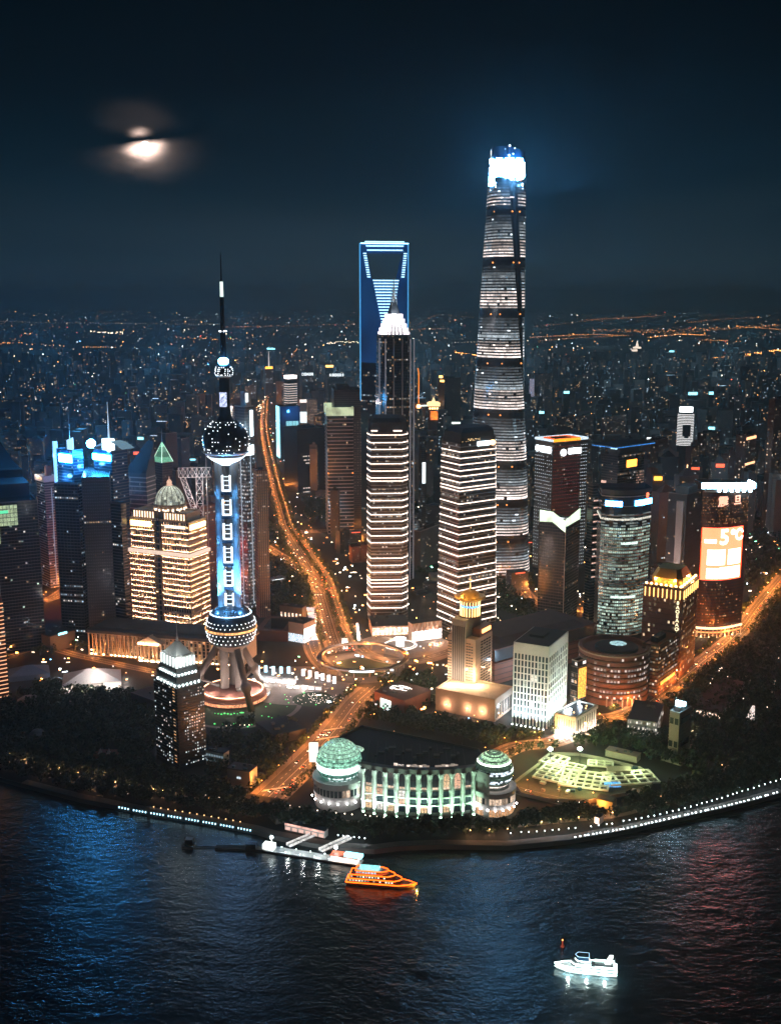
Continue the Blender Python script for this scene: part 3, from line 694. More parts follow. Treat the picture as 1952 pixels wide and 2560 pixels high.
T2, pl2, c2x, c2y = prism_tower('office_tower', '', [(1092, Y2+40), (1142, Y2), (1238, Y2+38)], [(XA(1238, Y2+62), Y2+66), (XA(1190, Y2+84), Y2+84), (XA(1104, Y2+78), Y2+76)], 0, Y2, 0, 0)
T2['label'] = 'broad sharp-cornered office tower ringed with white light lines, a white sign near its rounded crown'
def striped(t, pl, Yf, top_py, crown_py, strip_rows, tap, dimrows, seed):
    zt = ZH(Yf, top_py); zc = ZH(Yf, crown_py); R = random.Random(seed)
    def sc(z): k = 1-(1-tap)*max(0, z/zt); return [(x*k, y*k) for x, y in pl]
    g = MB(); K = 6
    for i in range(K): a = zt*i/K; b = zt*(i+1)/K; g.prism(sc(a), a, b, 0, top=sc(b), cap=(i == K-1))
    g.build('wall', 'glass_brown', t)
    zs = [ZH(Yf, p) for p in strip_rows]
    for z in zs: g = MB(); g.ring(grow(sc(z), .9), grow(sc(z), -.1), -.52, .52); g.build('light_strip', 'warm_strip', t, loc=(0, 0, z))
    n = int(zt/4.3)
    for k in range(n):
        z = zt*k/n
        if min(abs(z-q) for q in zs) > 1.4: g = MB(); g.ring(grow(sc(z), .5), grow(sc(z), -.1), 0, .9); g.build('floor_band', 'metal_light', t, loc=(0, 0, z))
    g = MB(); gen = lit((WARM, WHITE, WHITE), .10, .15, 1.1, .08, seed)
    m_ = len(pl)
    for q in range(8):
        a0, a1 = zt*q/8, zt*(q+1)/8; s_ = sc((a0+a1)/2)
        for e in range(m_):
            a, b = s_[e], s_[(e+1) % m_]; l = sqrt((a[0]-b[0])**2+(a[1]-b[1])**2)
            wall_panes(g, a, b, a0, a1, max(2, int(l/2.2)), max(1, int(n/8)), gen, .45, .7, .5, 0, q*10+e, zoff=.55)
    g.build('windows', WIN, t, stuff=True)
    g = MB()
    for e in range(m_):
        a, b = Vector(sc(0)[e]), Vector(sc(0)[(e+1) % m_]); c, d = Vector(sc(zt)[e]), Vector(sc(zt)[(e+1) % m_]); q = max(2, int((b-a).length/2.4))
        for j in range(q): p = a.lerp(b, j/q); r = c.lerp(d, j/q); g.tube((p.x, p.y, 0), (r.x, r.y, zt), .22, .22, 4, caps=False)
    g.build('mullions', 'metal_dark', t, stuff=True)
    return sc, zt, zc
rows1 = [1088, 1107, 1124, 1142, 1160, 1178, 1195, 1203, 1234, 1252, 1269, 1287, 1304, 1322, 1340, 1357, 1396, 1414, 1431, 1450, 1458, 1467, 1485, 1502, 1520]
sc, zt, zc = striped(T1, pl1, Y1, 1080, 1050, rows1, .97, (), 21)
g = MB(); a = grow(sc(zt), -.4); g.prism(a, zt, zt+12, 0, cap=False); b = [(x*.82, y*.82) for x, y in a]; g.prism(a, zt+12, zt+17, 0, top=b); g.build('crown', 'roof_dark', T1)
for (x0, x1) in ((-20, -12), (8, 19)): g = MB(); g.box((x0+x1)/2, min(y for x, y in pl1)-.6, zt+.8, x1-x0, .8, 1.6); g.build('light_strip', 'warm_strip', T1)
rows2 = [1132, 1148, 1164, 1179, 1193, 1208, 1222, 1230, 1262, 1282, 1300, 1319, 1338, 1356, 1374, 1392, 1424, 1443, 1460, 1478, 1486, 1506, 1526, 1546, 1562]
sc, zt, zc = striped(T2, pl2, Y2, 1112, 1078, rows2, .88, (), 22)
g = MB(); a = grow(sc(zt), -.5); b = [(x*.93, y*.93) for x, y in a]; c = [(x*.70, y*.70) for x, y in a]; g.prism(a, zt, zt+13, 0, top=b, cap=False); g.prism(b, zt+13, zt+18, 0, top=c); g.build('crown', 'roof_dark', T2)
A, B = Vector(sc(zt)[1]), Vector(sc(zt)[2]); d = (B-A).normalized(); nn = Vector((d.y, -d.x)); ang = atan2(d.y, d.x)
p = A.lerp(B, .64)+nn*1.2; g = MB(); g.box(0, 0, -3.3, (B-A).length*.34, 1, 5.5); o = g.build('sign', em('sign_ice', (.75, .93, 1), 6), T2, loc=(p.x, p.y, zt-1)); o.rotation_euler.z = ang
p = A.lerp(B, .90)+nn*1.4; g = MB(); g.sphere(0, 0, 0, 4.0, 12, 8, sz=.9); g.build('sign_emblem', em('emblem_warm', (1, .55, .25), 4), T2, loc=(p.x, p.y, zt-1.5))
g = MB(); R = random.Random(2); p0 = A.lerp(B, .0)
for i in range(30): q = A.lerp(B, R.uniform(.02, .55))-nn*(-.9); g.dot(q.x, q.y, zt+2.5+R.uniform(0, 3), .35)
g.build('crown_lights', em('gold_dots', (1, .66, .30), 3, False), T2, stuff=True)

# ================================================================ domed floodlit bank tower
cx, cy, w, d, Py = foot(335, 482, 527, 1592, 24)
BK = thing('bank_tower', 'floodlit cream stone tower with rows of pilasters under a ribbed glass dome', 'tower', (cx, cy, 0), -radians(24)); OCC.append((cx, cy, 75))
z1, z2, z3 = ZH(Py, 1388), ZH(Py, 1308), ZH(Py, 1290)
def slotbox(g, w_, d_, za, zb):                     # block with a recessed slot in the front face
    g.box(-w_*.29, 0, za, w_*.42, d_, zb-za, bottom=False); g.box(w_*.27, 0, za, w_*.46, d_, zb-za, bottom=False); g.box(-.03*w_, 2, za, w_*.14, d_-4, zb-za, bottom=False)
g = MB(); slotbox(g, w, d, 0, z1); slotbox(g, w-3, d-3, z1, z2); slotbox(g, w-13, d-11, z2, z3); g.build('wall', 'stone_cream', BK)
g = MB(); g.box(-.03*w, -d/2+1.9, 8, w*.035, .4, z2-8); g.build('glazed_slot', 'glass_dark', BK)
for s in (-.075, .03):                               # strips of light at the foot of the slot's side walls
    for zz_ in (9, z1*.5, z1+2): g = MB(); g.box(w*s, -d/2+.8, zz_, 2.0, .5, .5); g.build('flood_lamp', 'flood_warm', BK)
nf = 14; fhgt = (z1-8)/nf
pier = MB(); wn = MB(); R = random.Random(5); gen = lit((WARM, ORANGE), .12, .3, 1.4, .05, 8)
def facade_rows(w_, d_, za, zb, n, dark=()):
    fh_ = (zb-za)/n
    for k in range(n):
        z = za+k*fh_
        segs = [((-w_/2, -d_/2), (-w_*.085, -d_/2), 10), ((w_*.045, -d_/2), (w_/2, -d_/2), 11), ((w_/2, -d_/2), (w_/2, -d_*.02), 8), ((w_/2, d_*.06), (w_/2, d_/2), 6)]
        g = MB(); g.ring(rect(w_+2.2, d_+2.2), rect(w_-.4, d_-.4), 0, .8); g.ring(rect(w_+2.6, d_+2.6), rect(w_+2.1, d_+2.1), .2, 1.45); led = g.build('floor_ledge', 'stone_cream', BK, loc=(0, 0, z))
        for e, (a, b, q) in enumerate(segs):
            A, B = Vector(a), Vector(b); nn = Vector(((B-A).y, -(B-A).x)).normalized(); ang = atan2((B-A).y, (B-A).x)
            for j in range(q+1):
                p = A.lerp(B, j/q)+nn*.45; pier.box(p.x, p.y, z+.8, .95, .9, fh_-.8, rot=ang, bottom=False)
            wall_panes(wn, a, b, z, z+fh_, q, 1, gen, .06, .70, .62, 0, e*50+k, dark=(0, 0, 0), zoff=.52)
            if k in dark and e == 1: continue
            if k in dark and e == 2: continue
            g = MB(); c = A.lerp(B, .5)+nn*.62; l = (B-A).length; g.box(0, 0, 0, l*.97, .3, .2); o = g.build('ledge_lights', em('ledge_warm', (1, .50, .28), 430, var=.25), led, loc=(c.x, c.y, .82)); o.rotation_euler.z = ang
facade_rows(w, d, 8, z1, nf, dark=(3,)); facade_rows(w-3, d-3, z1+1.5, z2, 5)
pier.build('pilasters', 'stone_cream', BK, stuff=True); wn.build('windows', WIN, BK, stuff=True)
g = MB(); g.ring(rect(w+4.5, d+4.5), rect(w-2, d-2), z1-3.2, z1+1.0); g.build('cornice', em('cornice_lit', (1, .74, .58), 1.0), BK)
g = MB(); g.ring(rect(w-1.0, d-1.0), rect(w-6, d-6), z2-1, z2+.8); g.build('cornice', 'stone_cream', BK)
for (x, l) in ((-w*.30, w*.34),): g = MB(); g.box(x, -d/2+.2, z2-9.5, l, 1.6, 6.5); g.build('sign', em('sign_amber', (1, .62, .22), 9), BK)
g = MB(); g.box(w/2+.3, -d*.04, z2-9.5, 1.6, d*.80, 6.0); g.build('sign', em('sign_amber', (1, .62, .22), 9), BK)
g = MB(); g.box(w*.27, -d/2+.2, z2-8.5, w*.34, 1.0, 3.5); g.build('sign', em('sign_cream', (1, .78, .60), 2.0), BK)
for s in (-1, 1):
    for x in range(8): 
        g = MB(); g.box((.07+.045*x)*w*s - (.06*w if s < 0 else 0), -d/2+5.6, z2+1.0, 1.3, .9, z3-z2-1); g.build('flood_lamp', em('tier_lamp', (1, .66, .42), 3.4), BK)
g = MB(); g.ring(rect(w-11, d-9), rect(w-16, d-14), z3, z3+1.6); g.build('parapet', 'stone_cream', BK)
rd = 39*mpp(Py+20, z3); zb_ = ZH(Py+18, 1268); dx, dy = -.03*w+4, 4
dome = MB(); dome.lathe([(rd*.98, z3), (rd*.98, zb_-7), (rd*1.03, zb_-7), (rd*1.03, zb_-5.5), (rd*.92, zb_-5.5), (rd*.92, zb_), (rd*1.05, zb_), (rd*1.05, zb_+1.6), (rd, zb_+1.6)], 32, dx, dy); dome.build('drum', 'stone_cream', BK)
for k in range(20):
    a = 2*pi*k/20; g = MB(); g.box(dx+rd*1.0*cos(a), dy+rd*1.0*sin(a), zb_-5.4, 1.2, 1.2, 5.2, rot=a); c_ = g.build('column', 'stone_cream', BK)
    a += pi/20; g = MB(); g.box(dx+rd*.99*cos(a), dy+rd*.99*sin(a), zb_-5.4, .5, 1.6, 1.6, rot=a); g.build('drum_lamp', em('drum_lamp', (1, .70, .48), 7), c_)
for k in range(14):
    a = 2*pi*k/14+.1; g = MB(); g.box(dx+rd*1.02*cos(a), dy+rd*1.02*sin(a), z3+1, .6, 1.6, 2.4, rot=a); g.build('drum_lamp', em('drum_lamp', (1, .70, .48), 7), BK)
dh = rd*1.18; N_ = 16; g = MB(); fr = MB()
for i in range(10):
    e0, e1 = radians(90*i/10), radians(90*(i+1)/10)
    for j in range(N_*2):
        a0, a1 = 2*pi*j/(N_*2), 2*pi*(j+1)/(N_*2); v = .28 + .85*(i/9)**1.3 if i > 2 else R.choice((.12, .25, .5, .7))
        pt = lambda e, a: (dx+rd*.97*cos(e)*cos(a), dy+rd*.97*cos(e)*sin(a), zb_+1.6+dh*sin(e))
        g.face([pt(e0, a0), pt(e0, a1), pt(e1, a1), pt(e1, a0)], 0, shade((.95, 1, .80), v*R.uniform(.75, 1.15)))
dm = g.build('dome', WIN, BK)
for j in range(N_):
    a = 2*pi*j/N_; g = MB()
    for i in range(8):
        e0, e1 = radians(86*i/8), radians(86*(i+1)/8); g.tube((dx+rd*cos(e0)*cos(a), dy+rd*cos(e0)*sin(a), zb_+1.6+dh*sin(e0)), (dx+rd*cos(e1)*cos(a), dy+rd*cos(e1)*sin(a), zb_+1.6+dh*sin(e1)), .38, .38, 5, caps=False)
    g.build('dome_rib', 'bronze', dm)
g = MB(); g.lathe([(4.2, zb_+dh), (4.2, zb_+dh+1.5), (3, zb_+dh+1.5), (3, zb_+dh+5), (3.6, zb_+dh+5), (2.2, zb_+dh+7.5), (.5, zb_+dh+9), (.1, zb_+dh+13)], 12, dx, dy); g.build('lantern', em('lantern_lit', (1, .60, .42), .9), dm)
# podium with its colonnade
cx, cy, w, d, Py = foot(224, 610, 646, 1668, 14)
PD = thing('colonnade_hall', 'long low stone hall with lit giant columns and a pedimented porch, below the domed tower', 'hall', (cx, cy, 0), -radians(14)); OCC.append((cx, cy, 100))
z1 = 27; g = MB(); g.box(0, 3, 0, w-4, d-6, z1, bottom=False); g.build('wall', 'stone_cream', PD)
g = MB(); g.box(0, 0, z1, w+2, d+2, 3.4); g.box(0, 4, z1+3.4, w-6, d-10, 2.4); g.build('roof', 'concrete_dark', PD)
g = MB(); g.box(0, 0, z1-.5, w+3, d+3, .9); g.build('cornice', 'stone_cream', PD)
g = MB(); nC = 38
g = MB(); g.box(0, -d/2-2.9, 0, w, .5, 1.5); g.build('flood_kerb', 'stone_cream', PD)  # low kerb added to screen the flood lamps behind it
for i in range(nC+1):
    x = -w/2+w*i/nC; c = MB(); c.lathe([(1.25, .0), (1.05, 1.2), (.95, z1-2), (1.35, z1-.6)], 10); 
    if i == 0: cme = c.mesh('column', ['stone_cream'], True)
    inst(cme, 'column', PD, (x, -d/2+.4, 0))
for i in range(nC):
    if R.random() < .82 and not 15 <= i <= 19: x = -w/2+w*(i+.5)/nC; g = MB(); g.box(0, 0, 0, 2.2, .5, .5); g.build('flood_lamp', em('hall_flood', (1, .52, .25), 90), PD, loc=(x, -d/2+1.6, .3))
g = MB(); gen = lit((WARM, ORANGE), .3, .2, 1.0, .2, 4); wall_panes(g, (-w/2+2, -d/2+3), (w/2-2, -d/2+3), 1, z1, nC, 6, gen, .08, .62, .85, dark=(.004, .003, .003)); g.build('windows', WIN, PD, stuff=True)
hx = (405-437)*mpp(cy, 0); pw = 70*mpp(Py, 0); g = MB(); fy = -d/2-9
g.box(hx, fy+4.5, 20, pw, 11, 2.5); por = g.build('porch', 'stone_cream', PD)
g = MB(); n0 = [(hx-pw/2, fy-1.4, 22.5), (hx+pw/2, fy-1.4, 22.5), (hx, fy-1.4, 31), (hx-pw/2, fy+10, 22.5), (hx+pw/2, fy+10, 22.5), (hx, fy+10, 31)]
g.v = n0; g.idx(0, ((0, 1, 2), (1, 4, 5, 2), (4, 3, 5), (3, 0, 2, 5)), 0); g.build('pediment', 'stone_cream', por)
for i in range(5): inst(cme, 'column', por, (hx-pw/2+1.5+(pw-3)*i/4, fy, 0), scale=(1, 1, .74))
g = MB(); g.box(hx, fy+1.5, 0, pw, .7, .6); g.build('flood_lamp', em('porch_flood', (1, .58, .32), 60), por); g = MB(); g.box(hx, fy-2.6, 22.2, pw*.8, .5, .5); g.build('flood_lamp', em('porch_flood', (1, .58, .32), 60), por)

# ================================================================ convention centre
A = Vector(G(905, 2024)); B = Vector(G(1186, 2032)); Yc = (A.y+B.y)/2
zc = ZH(Yc-3, 1914); zr = zc+1
CC = thing('convention_hall', 'low hall with a curved columned front lit green, between two glass globes', 'hall', (A.x, A.y, 0)); OCC.append((A.x+60, A.y+60, 110))
def arcpt(t, off=0.0):
    L_ = (B-A).length; q = A.lerp(B, t); nn = Vector((0, -1)); bul = 4*t*(1-t)*(9.5+0); p = q+nn*(bul+off); return (p.x-A.x, p.y-A.y)
NA = 22
arc = [arcpt(i/NA) for i in range(NA+1)]
rp = [G(x, y, zr) for x, y in ((1224, 1925), (1212, 1886), (1196, 1864), (905, 1806), (796, 1862), (822, 1888), (880, 1884), (912, 1908))]
poly = arc + [(x-A.x, y-A.y) for x, y in rp]
g = MB(); g.prism(poly, 0, zc-3.5, 0, cap=False); g.build('wall', 'stone_pale', CC)
g = MB(); g.prism(poly, zc-3.5, zc-3.4, 0); g.build('roof', 'roof_dark', CC)
g = MB(); o_ = [arcpt(i/NA, 2.6) for i in range(NA+1)]; i_ = [arcpt(i/NA, -3) for i in reversed(range(NA+1))]
g.prism(o_+i_, zc-3.6, zc+.2, 0); g.build('cornice', 'concrete', CC)
bk = [(x-A.x, y-A.y) for x, y in rp]
g = MB()
for p, q in zip(bk[:-1], bk[1:]):
    a = Vector(p); b = Vector(q); l = (b-a).length; c = a.lerp(b, .5); g.box(c.x, c.y, zc-3.6, l, .8, 2.0, rot=atan2((b-a).y, (b-a).x))
g.build('parapet', 'concrete_dark', CC)
for i in range(16): g = MB(); p = arcpt(.12+.05*i, -26-(i*7) % 24); g.box(0, 0, 0, 2+(i*3) % 5, 2+(i*5) % 4, 1.2+(i % 3)*.6); g.build('roof_unit', 'concrete_dark', CC, loc=(p[0], p[1], zc-3.4))
for i in range(12): g = MB(); p = arcpt(.04+.08*i, -7); q = arcpt(.06+.078*i, -58); g.tube((p[0], p[1], zc-3.3), (q[0], q[1], zc-3.3), .18, .18, 4); g.build('roof_seam', 'concrete_dark', CC)
# lit glass ridge on the roof behind the front
g = MB()
for i, t in enumerate([.30+.028*k for k in range(20)]):
    if i in (3, 11, 12): continue
    p = arcpt(t, -9); g.box(p[0], p[1], zc-3, 3.2, 2.0, 1.8 if i % 3 else 2.6, 0, shade((1, .80, .66), .30+.9*(i % 4 == 0)))
g.build('roof_lights', WIN, CC)
nb = 10; win = MB(); frm = MB(); R = random.Random(31)
for i in range(nb+1):
    t = (i+.12)/(nb+.24); p = arcpt(t, 1.7); c = MB(); c.lathe([(1.9, 0), (1.9, 1.5), (1.45, 2.2), (1.35, zc-8), (1.7, zc-7), (2.2, zc-4.2), (2.2, zc-3.5)], 14)
    col = c.build('column', 'stone_pale', CC, smooth=False, loc=(p[0], p[1], 0))
    c = MB(); c.box(0, -2.6, .1, 1.6, .9, .7); c.build('uplight', em('up_green', (.55, 1, .72), 30), col)
    light('SPOT', col, (0, -5.5, .8), 9.5e4 if i not in (7, 9) else 4e4, (.55, 1, .66) if i > 3 else (.66, 1, .80), .5, spot_size=radians(70), spot_blend=.9).rotation_euler = Vector((0, 3.2, 9)).to_track_quat('-Z', 'Y').to_euler()
for i in range(nb):
    for rr_ in range(4):
        t0 = (i+.12+.24)/(nb+.24); t1 = (i+.12+.76)/(nb+.24); z0 = (3.5, 10.5, 17.0, 24.0)[rr_]; h = (5.2, 5.2, 5.0, zc-4.5-24)[rr_]
        a = arcpt(t0, .45); b = arcpt(t1, .45); ax, bx = Vector(a), Vector(b)
        hasl = R.random(); colr = shade(R.choice((WARM, (1, .55, .36), WHITE)), R.uniform(.5, 1.2))
        if rr_ < 3:
            f = MB(); f.face([(*a, z0), (*b, z0), (*b, z0+h), (*a, z0+h)], 0, colr if hasl < .25 else (.01, .014, .018)); wn_ = f.build('window', WIN, CC)
        else:                                       # arched top window
            f = MB(); pts = [(*a, z0), (*b, z0), (*b, z0+h*.62)]
            for q in range(1, 8): u = q/8; an = pi*u; m_ = bx.lerp(ax, (1-cos(an))/2); pts.append((m_.x, m_.y, z0+h*.62+h*.38*sin(an)))
            pts.append((*a, z0+h*.62)); f.face(pts, 0, colr if hasl < .12 else (.014, .010, .012)); wn_ = f.build('window', WIN, CC)
            f = MB(); m0, m1 = ax.lerp(bx, .05), ax.lerp(bx, .95); f.face([(m0.x, m0.y-.1, z0-.2), (m1.x, m1.y-.1, z0-.2), (m1.x, m1.y-.1, z0+1.6), (m0.x, m0.y-.1, z0+1.6)], 0, shade((1, .66, .48), R.uniform(.7, 1.2))); f.build('lit_balcony', WIN, wn_)
        f = MB(); m0 = ax.lerp(bx, .5); f.box(m0.x, m0.y-.1, z0, .25, .25, h*.9); f.box(m0.x, m0.y-.1, z0+h*.5, (bx-ax).length, .2, .25); f.build('window_frame', 'metal_dark', wn_)
        if rr_ in (1, 2): f = MB(); f.box(m0.x, m0.y-.4, z0-1.2, (bx-ax).length*1.25, .9, .8); f.build('sill', 'stone_pale', wn_)
g = MB(); o_ = [arcpt(i/NA, 6) for i in range(NA+1)]; i_ = [arcpt(i/NA, .3) for i in reversed(range(NA+1))]; g.prism(o_+i_, 0, .6, 0); g.build('terrace', 'paving', CC)
# white lit side screen
a = G(784, 1862, 30); g = MB(); g.box(a[0]-A.x, a[1]-A.y, 14, 8, 1, 18); g.build('lit_screen', em('side_screen', (.95, 1, 1), 1.6), CC)
def globe(px, bpy_, cpy, r_px, pod_px, pod_py, label, seed, tilt):
    X, Y = G(px, bpy_); Y += 14; k = mpp(Y, 25); r = r_px*k; X = XA(px, Y, 20)
    z = ZH(Y, cpy); zp = ZH(Y-pod_px*k*.8, pod_py)
    t = thing('glass_globe', label, 'building', (X, Y, 0)); OCC.append((X, Y, 30)); R = random.Random(seed)
    pr = pod_px*k; g = MB(); g.lathe([(pr*.93, 0), (pr*.93, zp*.45), (pr*.97, zp*.45), (pr*.97, zp*.95), (pr*1.02, zp*.95), (pr*1.02, zp*1.06), (r*.8, zp*1.06)], 48); pod = g.build('podium', 'stone_pale', t)
    g = MB()
    for i in range(40):
        a0, a1 = 2*pi*(i+.1)/40, 2*pi*(i+.9)/40; rr_ = pr*.98
        c = shade((1, .72, .52), R.uniform(.2, 1.2)) if R.random() < (.85 if tilt else .35) else (.02, .02, .02)
        g.face([(rr_*cos(a0), rr_*sin(a0), zp*.56), (rr_*cos(a1), rr_*sin(a1), zp*.56), (rr_*cos(a1), rr_*sin(a1), zp*.82), (rr_*cos(a0), rr_*sin(a0), zp*.82)], 0, c)
        if tilt: rr_ = pr*.94; g.face([(rr_*cos(a0), rr_*sin(a0), .6), (rr_*cos(a1), rr_*sin(a1), .6), (rr_*cos(a1), rr_*sin(a1), zp*.33), (rr_*cos(a0), rr_*sin(a0), zp*.33)], 0, shade((1, .52, .25), R.uniform(.5, 1.2)))
    g.build('windows', WIN, pod, stuff=True)
    n = 9
    for i in range(n):
        a = radians(-165+150*i/(n-1)); c = MB(); c.sphere(0, 0, 0, .7, 10, 6); c.build('flood_lamp', em('pod_lamp', (1, .94, .96), 26), pod, loc=(pr*1.05*cos(a), pr*1.05*sin(a), zp*.36))
    # globe: panes of glass with the lights behind them, and a fine grid of ribs
    NS, NR = 48, 26; g = MB(); fr = MB()
    for i in range(NR):
        e0 = radians(-52+142*i/NR); e1 = radians(-52+142*(i+1)/NR); em_ = math.degrees((e0+e1)/2)
        for j in range(NS):
            a0, a1 = 2*pi*j/NS, 2*pi*(j+1)/NS
            if not tilt:
                if -15 < em_ < 4: v = 2.4; c0 = (.80, 1, .94)
                elif 4 <= em_ < 22: v = R.uniform(.15, .6); c0 = (.45, 1, .72)
                elif em_ >= 22: v = R.uniform(.30, .52) + (.5 if R.random() < .06 else 0); c0 = (.50, .92, .68)
                else: v = R.uniform(.08, .24); c0 = (.30, .85, .66)
                if -30 < em_ < -25 and R.random() < .45: v = .9; c0 = (.8, 1, 1)
                if -42 < em_ < -36 and R.random() < .5: v = .7; c0 = (.8, 1, 1)
            else:
                if 28 < em_ < 36: v = 2.2; c0 = (.84, 1, .84)
                elif em_ >= 36: v = R.uniform(.25, .8) if int(em_/7) % 2 else R.uniform(.04, .2); c0 = (.60, 1, .62)
                elif 4 < em_ < 13 or -22 < em_ < -14: v = R.choice((.05, .9, 1.2, .5)); c0 = (.78, .90, 1)
                elif -44 < em_ < -34: v = R.uniform(.6, 1.2); c0 = (1, .84, .76)
                else: v = R.uniform(.02, .08); c0 = (.5, .9, .6)
            pt = lambda e, a: (r*cos(e)*cos(a), r*cos(e)*sin(a), z+r*sin(e))
            g.face([pt(e0, a0), pt(e0, a1), pt(e1, a1), pt(e1, a0)], 0, shade(c0, v*1.9))
    gl = g.build('glass_shell', WIN, t)
    me = None
    for j in range(0, NS, 2):
        a = 2*pi*j/NS
        if me is None:
            f = MB()
            for i in range(14):
                e0 = radians(-52+140*i/14); e1 = radians(-52+140*(i+1)/14); f.tube((r*1.004*cos(e0), 0, z+r*1.004*sin(e0)), (r*1.004*cos(e1), 0, z+r*1.004*sin(e1)), .09, .09, 4, caps=False)
            me = f.mesh('rib', ['metal_dark'])
        inst(me, 'rib', gl, (0, 0, 0), a)
    for i in range(1, 14):
        e = radians(-52+140*i/14); f = MB(); f.lathe([(r*1.006*cos(e)+.16, z+r*1.006*sin(e)), (r*1.006*cos(e), z+r*1.006*sin(e)+.2), (r*1.006*cos(e)-.1, z+r*1.006*sin(e)), (r*1.006*cos(e), z+r*1.006*sin(e)-.2)], 40); f.build('hoop', 'metal_dark', gl)
    return t, r, z, X, Y
gt, r, z, X, Y = globe(848, 2022, 1903, 57, 66, 1962, 'larger glass globe with a blazing white band round its middle, on a round podium', 3, False)
# half dome behind the larger globe
g = MB(); rr_ = 44*mpp(Y, 30); R = random.Random(8)
hd = thing('half_dome', 'small green lit glass half dome on the hall roof, tucked behind the larger globe', 'building', (X+36*mpp(Y, 30), Y+20, 0))
z0 = ZH(Y+20, 1905)
for i in range(8):
    for j in range(32):
        e0, e1 = radians(10+80*i/8), radians(10+80*(i+1)/8); a0, a1 = 2*pi*j/32, 2*pi*(j+1)/32; pt = lambda e, a: (rr_*cos(e)*cos(a), rr_*cos(e)*sin(a), z0+rr_*.95*sin(e))
        g.face([pt(e0, a0), pt(e0, a1), pt(e1, a1), pt(e1, a0)], 0, shade((.62, 1, .74), (R.uniform(1.2, 2) if i == 0 else R.uniform(.2, 1.3))))
sh = g.build('glass_shell', WIN, hd)
for j in range(16):
    f = MB(); a = 2*pi*j/16
    for i in range(7):
        e0, e1 = radians(10+78*i/7), radians(10+78*(i+1)/7); f.tube((rr_*1.004*cos(e0)*cos(a), rr_*1.004*cos(e0)*sin(a), z0+rr_*.954*sin(e0)), (rr_*1.004*cos(e1)*cos(a), rr_*1.004*cos(e1)*sin(a), z0+rr_*.954*sin(e1)), .15, .15, 4, caps=False)
    f.build('rib', 'metal_dark', sh)
g = MB(); g.lathe([(rr_*.93, zc-4), (rr_*.93, z0+rr_*.17)], 32); g.build('drum', 'concrete', hd)
globe(1233, 2040, 1924, 49, 56, 1985, 'smaller glass globe with several glowing storeys, on a round podium', 6, True)

# ================================================================ golden-crowned tower
cx, cy, w, d, Py = foot(1118, 1186, 1227, 1760, 32)
GT = thing('office_tower', 'stone office tower with ribbed dark shaft under a golden saucer crown and spire', 'tower', (cx, cy, 0), -radians(32)); OCC.append((cx, cy, 48))
h = ZH(Py, 1600); hc = ZH(Py, 1556); g = MB()
g.box(0, 0, 0, w, d, h, bottom=False); g.build('wall', 'concrete_warm', GT)
g = MB(); g.box(-w*.10, -1.8, 0, w*.50, d*.95, hc); g.build('central_shaft', 'concrete', GT)
for i in range(6):
    x = -w*.10-w*.19+w*.38*i/5; g = MB(); g.box(x, -1.8-d*.475-.1, 9, w*.035, .5, hc-16); g.build('dark_window_strip', 'glass_dark', GT)
g = MB(); gen = lit((WHITE, WARM), .04, .3, 1.2, .0, 3)
nfl = 19
for k in range(nfl):
    for (a, b, q, e) in (((-w/2, -d/2), (-w*.36, -d/2), 2, 0), ((w*.16, -d/2), (w*.42, -d/2), 3, 1), ((w/2, -d*.2), (w/2, d*.42), 4, 2)):
        zz0 = 8+(h-12)*k/nfl; wall_panes(g, a, b, zz0, zz0+(h-12)/nfl, q, 1, gen, .15, .8, .42, 0, e*99+k, dark=(.002, .002, .002))
g.build('windows', WIN, GT, stuff=True)
fl = MB(); fl.ring(rect(w+.7, d+.7), rect(w-.2, d-.2), 0, .5); me = fl.mesh('floor_ledge', ['concrete_warm'])
for k in range(nfl): inst(me, 'floor_ledge', GT, (0, 0, 8+(h-12)*k/nfl))
g = MB(); g.box(w*.36, d*.12, h, w*.28, d*.7, 9); g.box(-w*.42, d*.1, h-1, w*.16, d*.7, 8); g.build('roof_wings', 'bronze', GT)
g = MB(); g.box(w*.5+.5, d*.12, h+3.6, .8, d*.5, 4); g.build('sign', em('sign_orange_hot', (1, .36, .12), 5), GT)
g = MB(); g.box(-w*.42, -d*.26, h+3.6, w*.12, .8, 4); g.build('sign', em('sign_orange_hot', (1, .36, .12), 5), GT)
sx_, sy_ = -w*.02, 0; zr_ = hc; rcr = 29*mpp(Py, hc)
g = MB(); g.lathe([(rcr, zr_), (rcr, zr_+1.2), (rcr*.82, zr_+1.2), (rcr*.80, zr_+16), (rcr*.86, zr_+17)], 32, sx_, sy_); g.build('crown_drum', 'bronze', GT)
for k in range(22):
    a = 2*pi*k/22; g = MB(); g.box(0, 0, 0, .7, 1.1, 9.5, rot=a); g.build('crown_light', em('crown_amber', (1, .60, .20), 3.5), GT, loc=(sx_+rcr*.86*cos(a), sy_+rcr*.86*sin(a), zr_+.8))
g = MB(); g.lathe([(rcr*.86, zr_+10.8), (rcr*.86, zr_+12.6)], 32, sx_, sy_); g.build('blue_ring', em('crown_blue', (.15, .45, 1), 2.4, var=.6), GT)
for k in range(20):
    a = 2*pi*(k+.5)/20; g = MB(); g.box(0, 0, 0, .5, .9, 3.6, rot=a); g.build('crown_light', em('crown_amber', (1, .60, .20), 3.5), GT, loc=(sx_+rcr*.88*cos(a), sy_+rcr*.88*sin(a), zr_+13))
g = MB(); g.lathe([(rcr*.9, zr_+17), (rcr*1.38, zr_+20.5), (rcr*1.40, zr_+21.5), (rcr*1.0, zr_+20.6), (rcr*.95, zr_+21), (rcr*.75, zr_+25.5), (rcr*.35, zr_+28), (1, zr_+28.6), (1.2, zr_+30)], 36, sx_, sy_)
sau = g.build('saucer', 'metal_gold', GT, smooth=True)
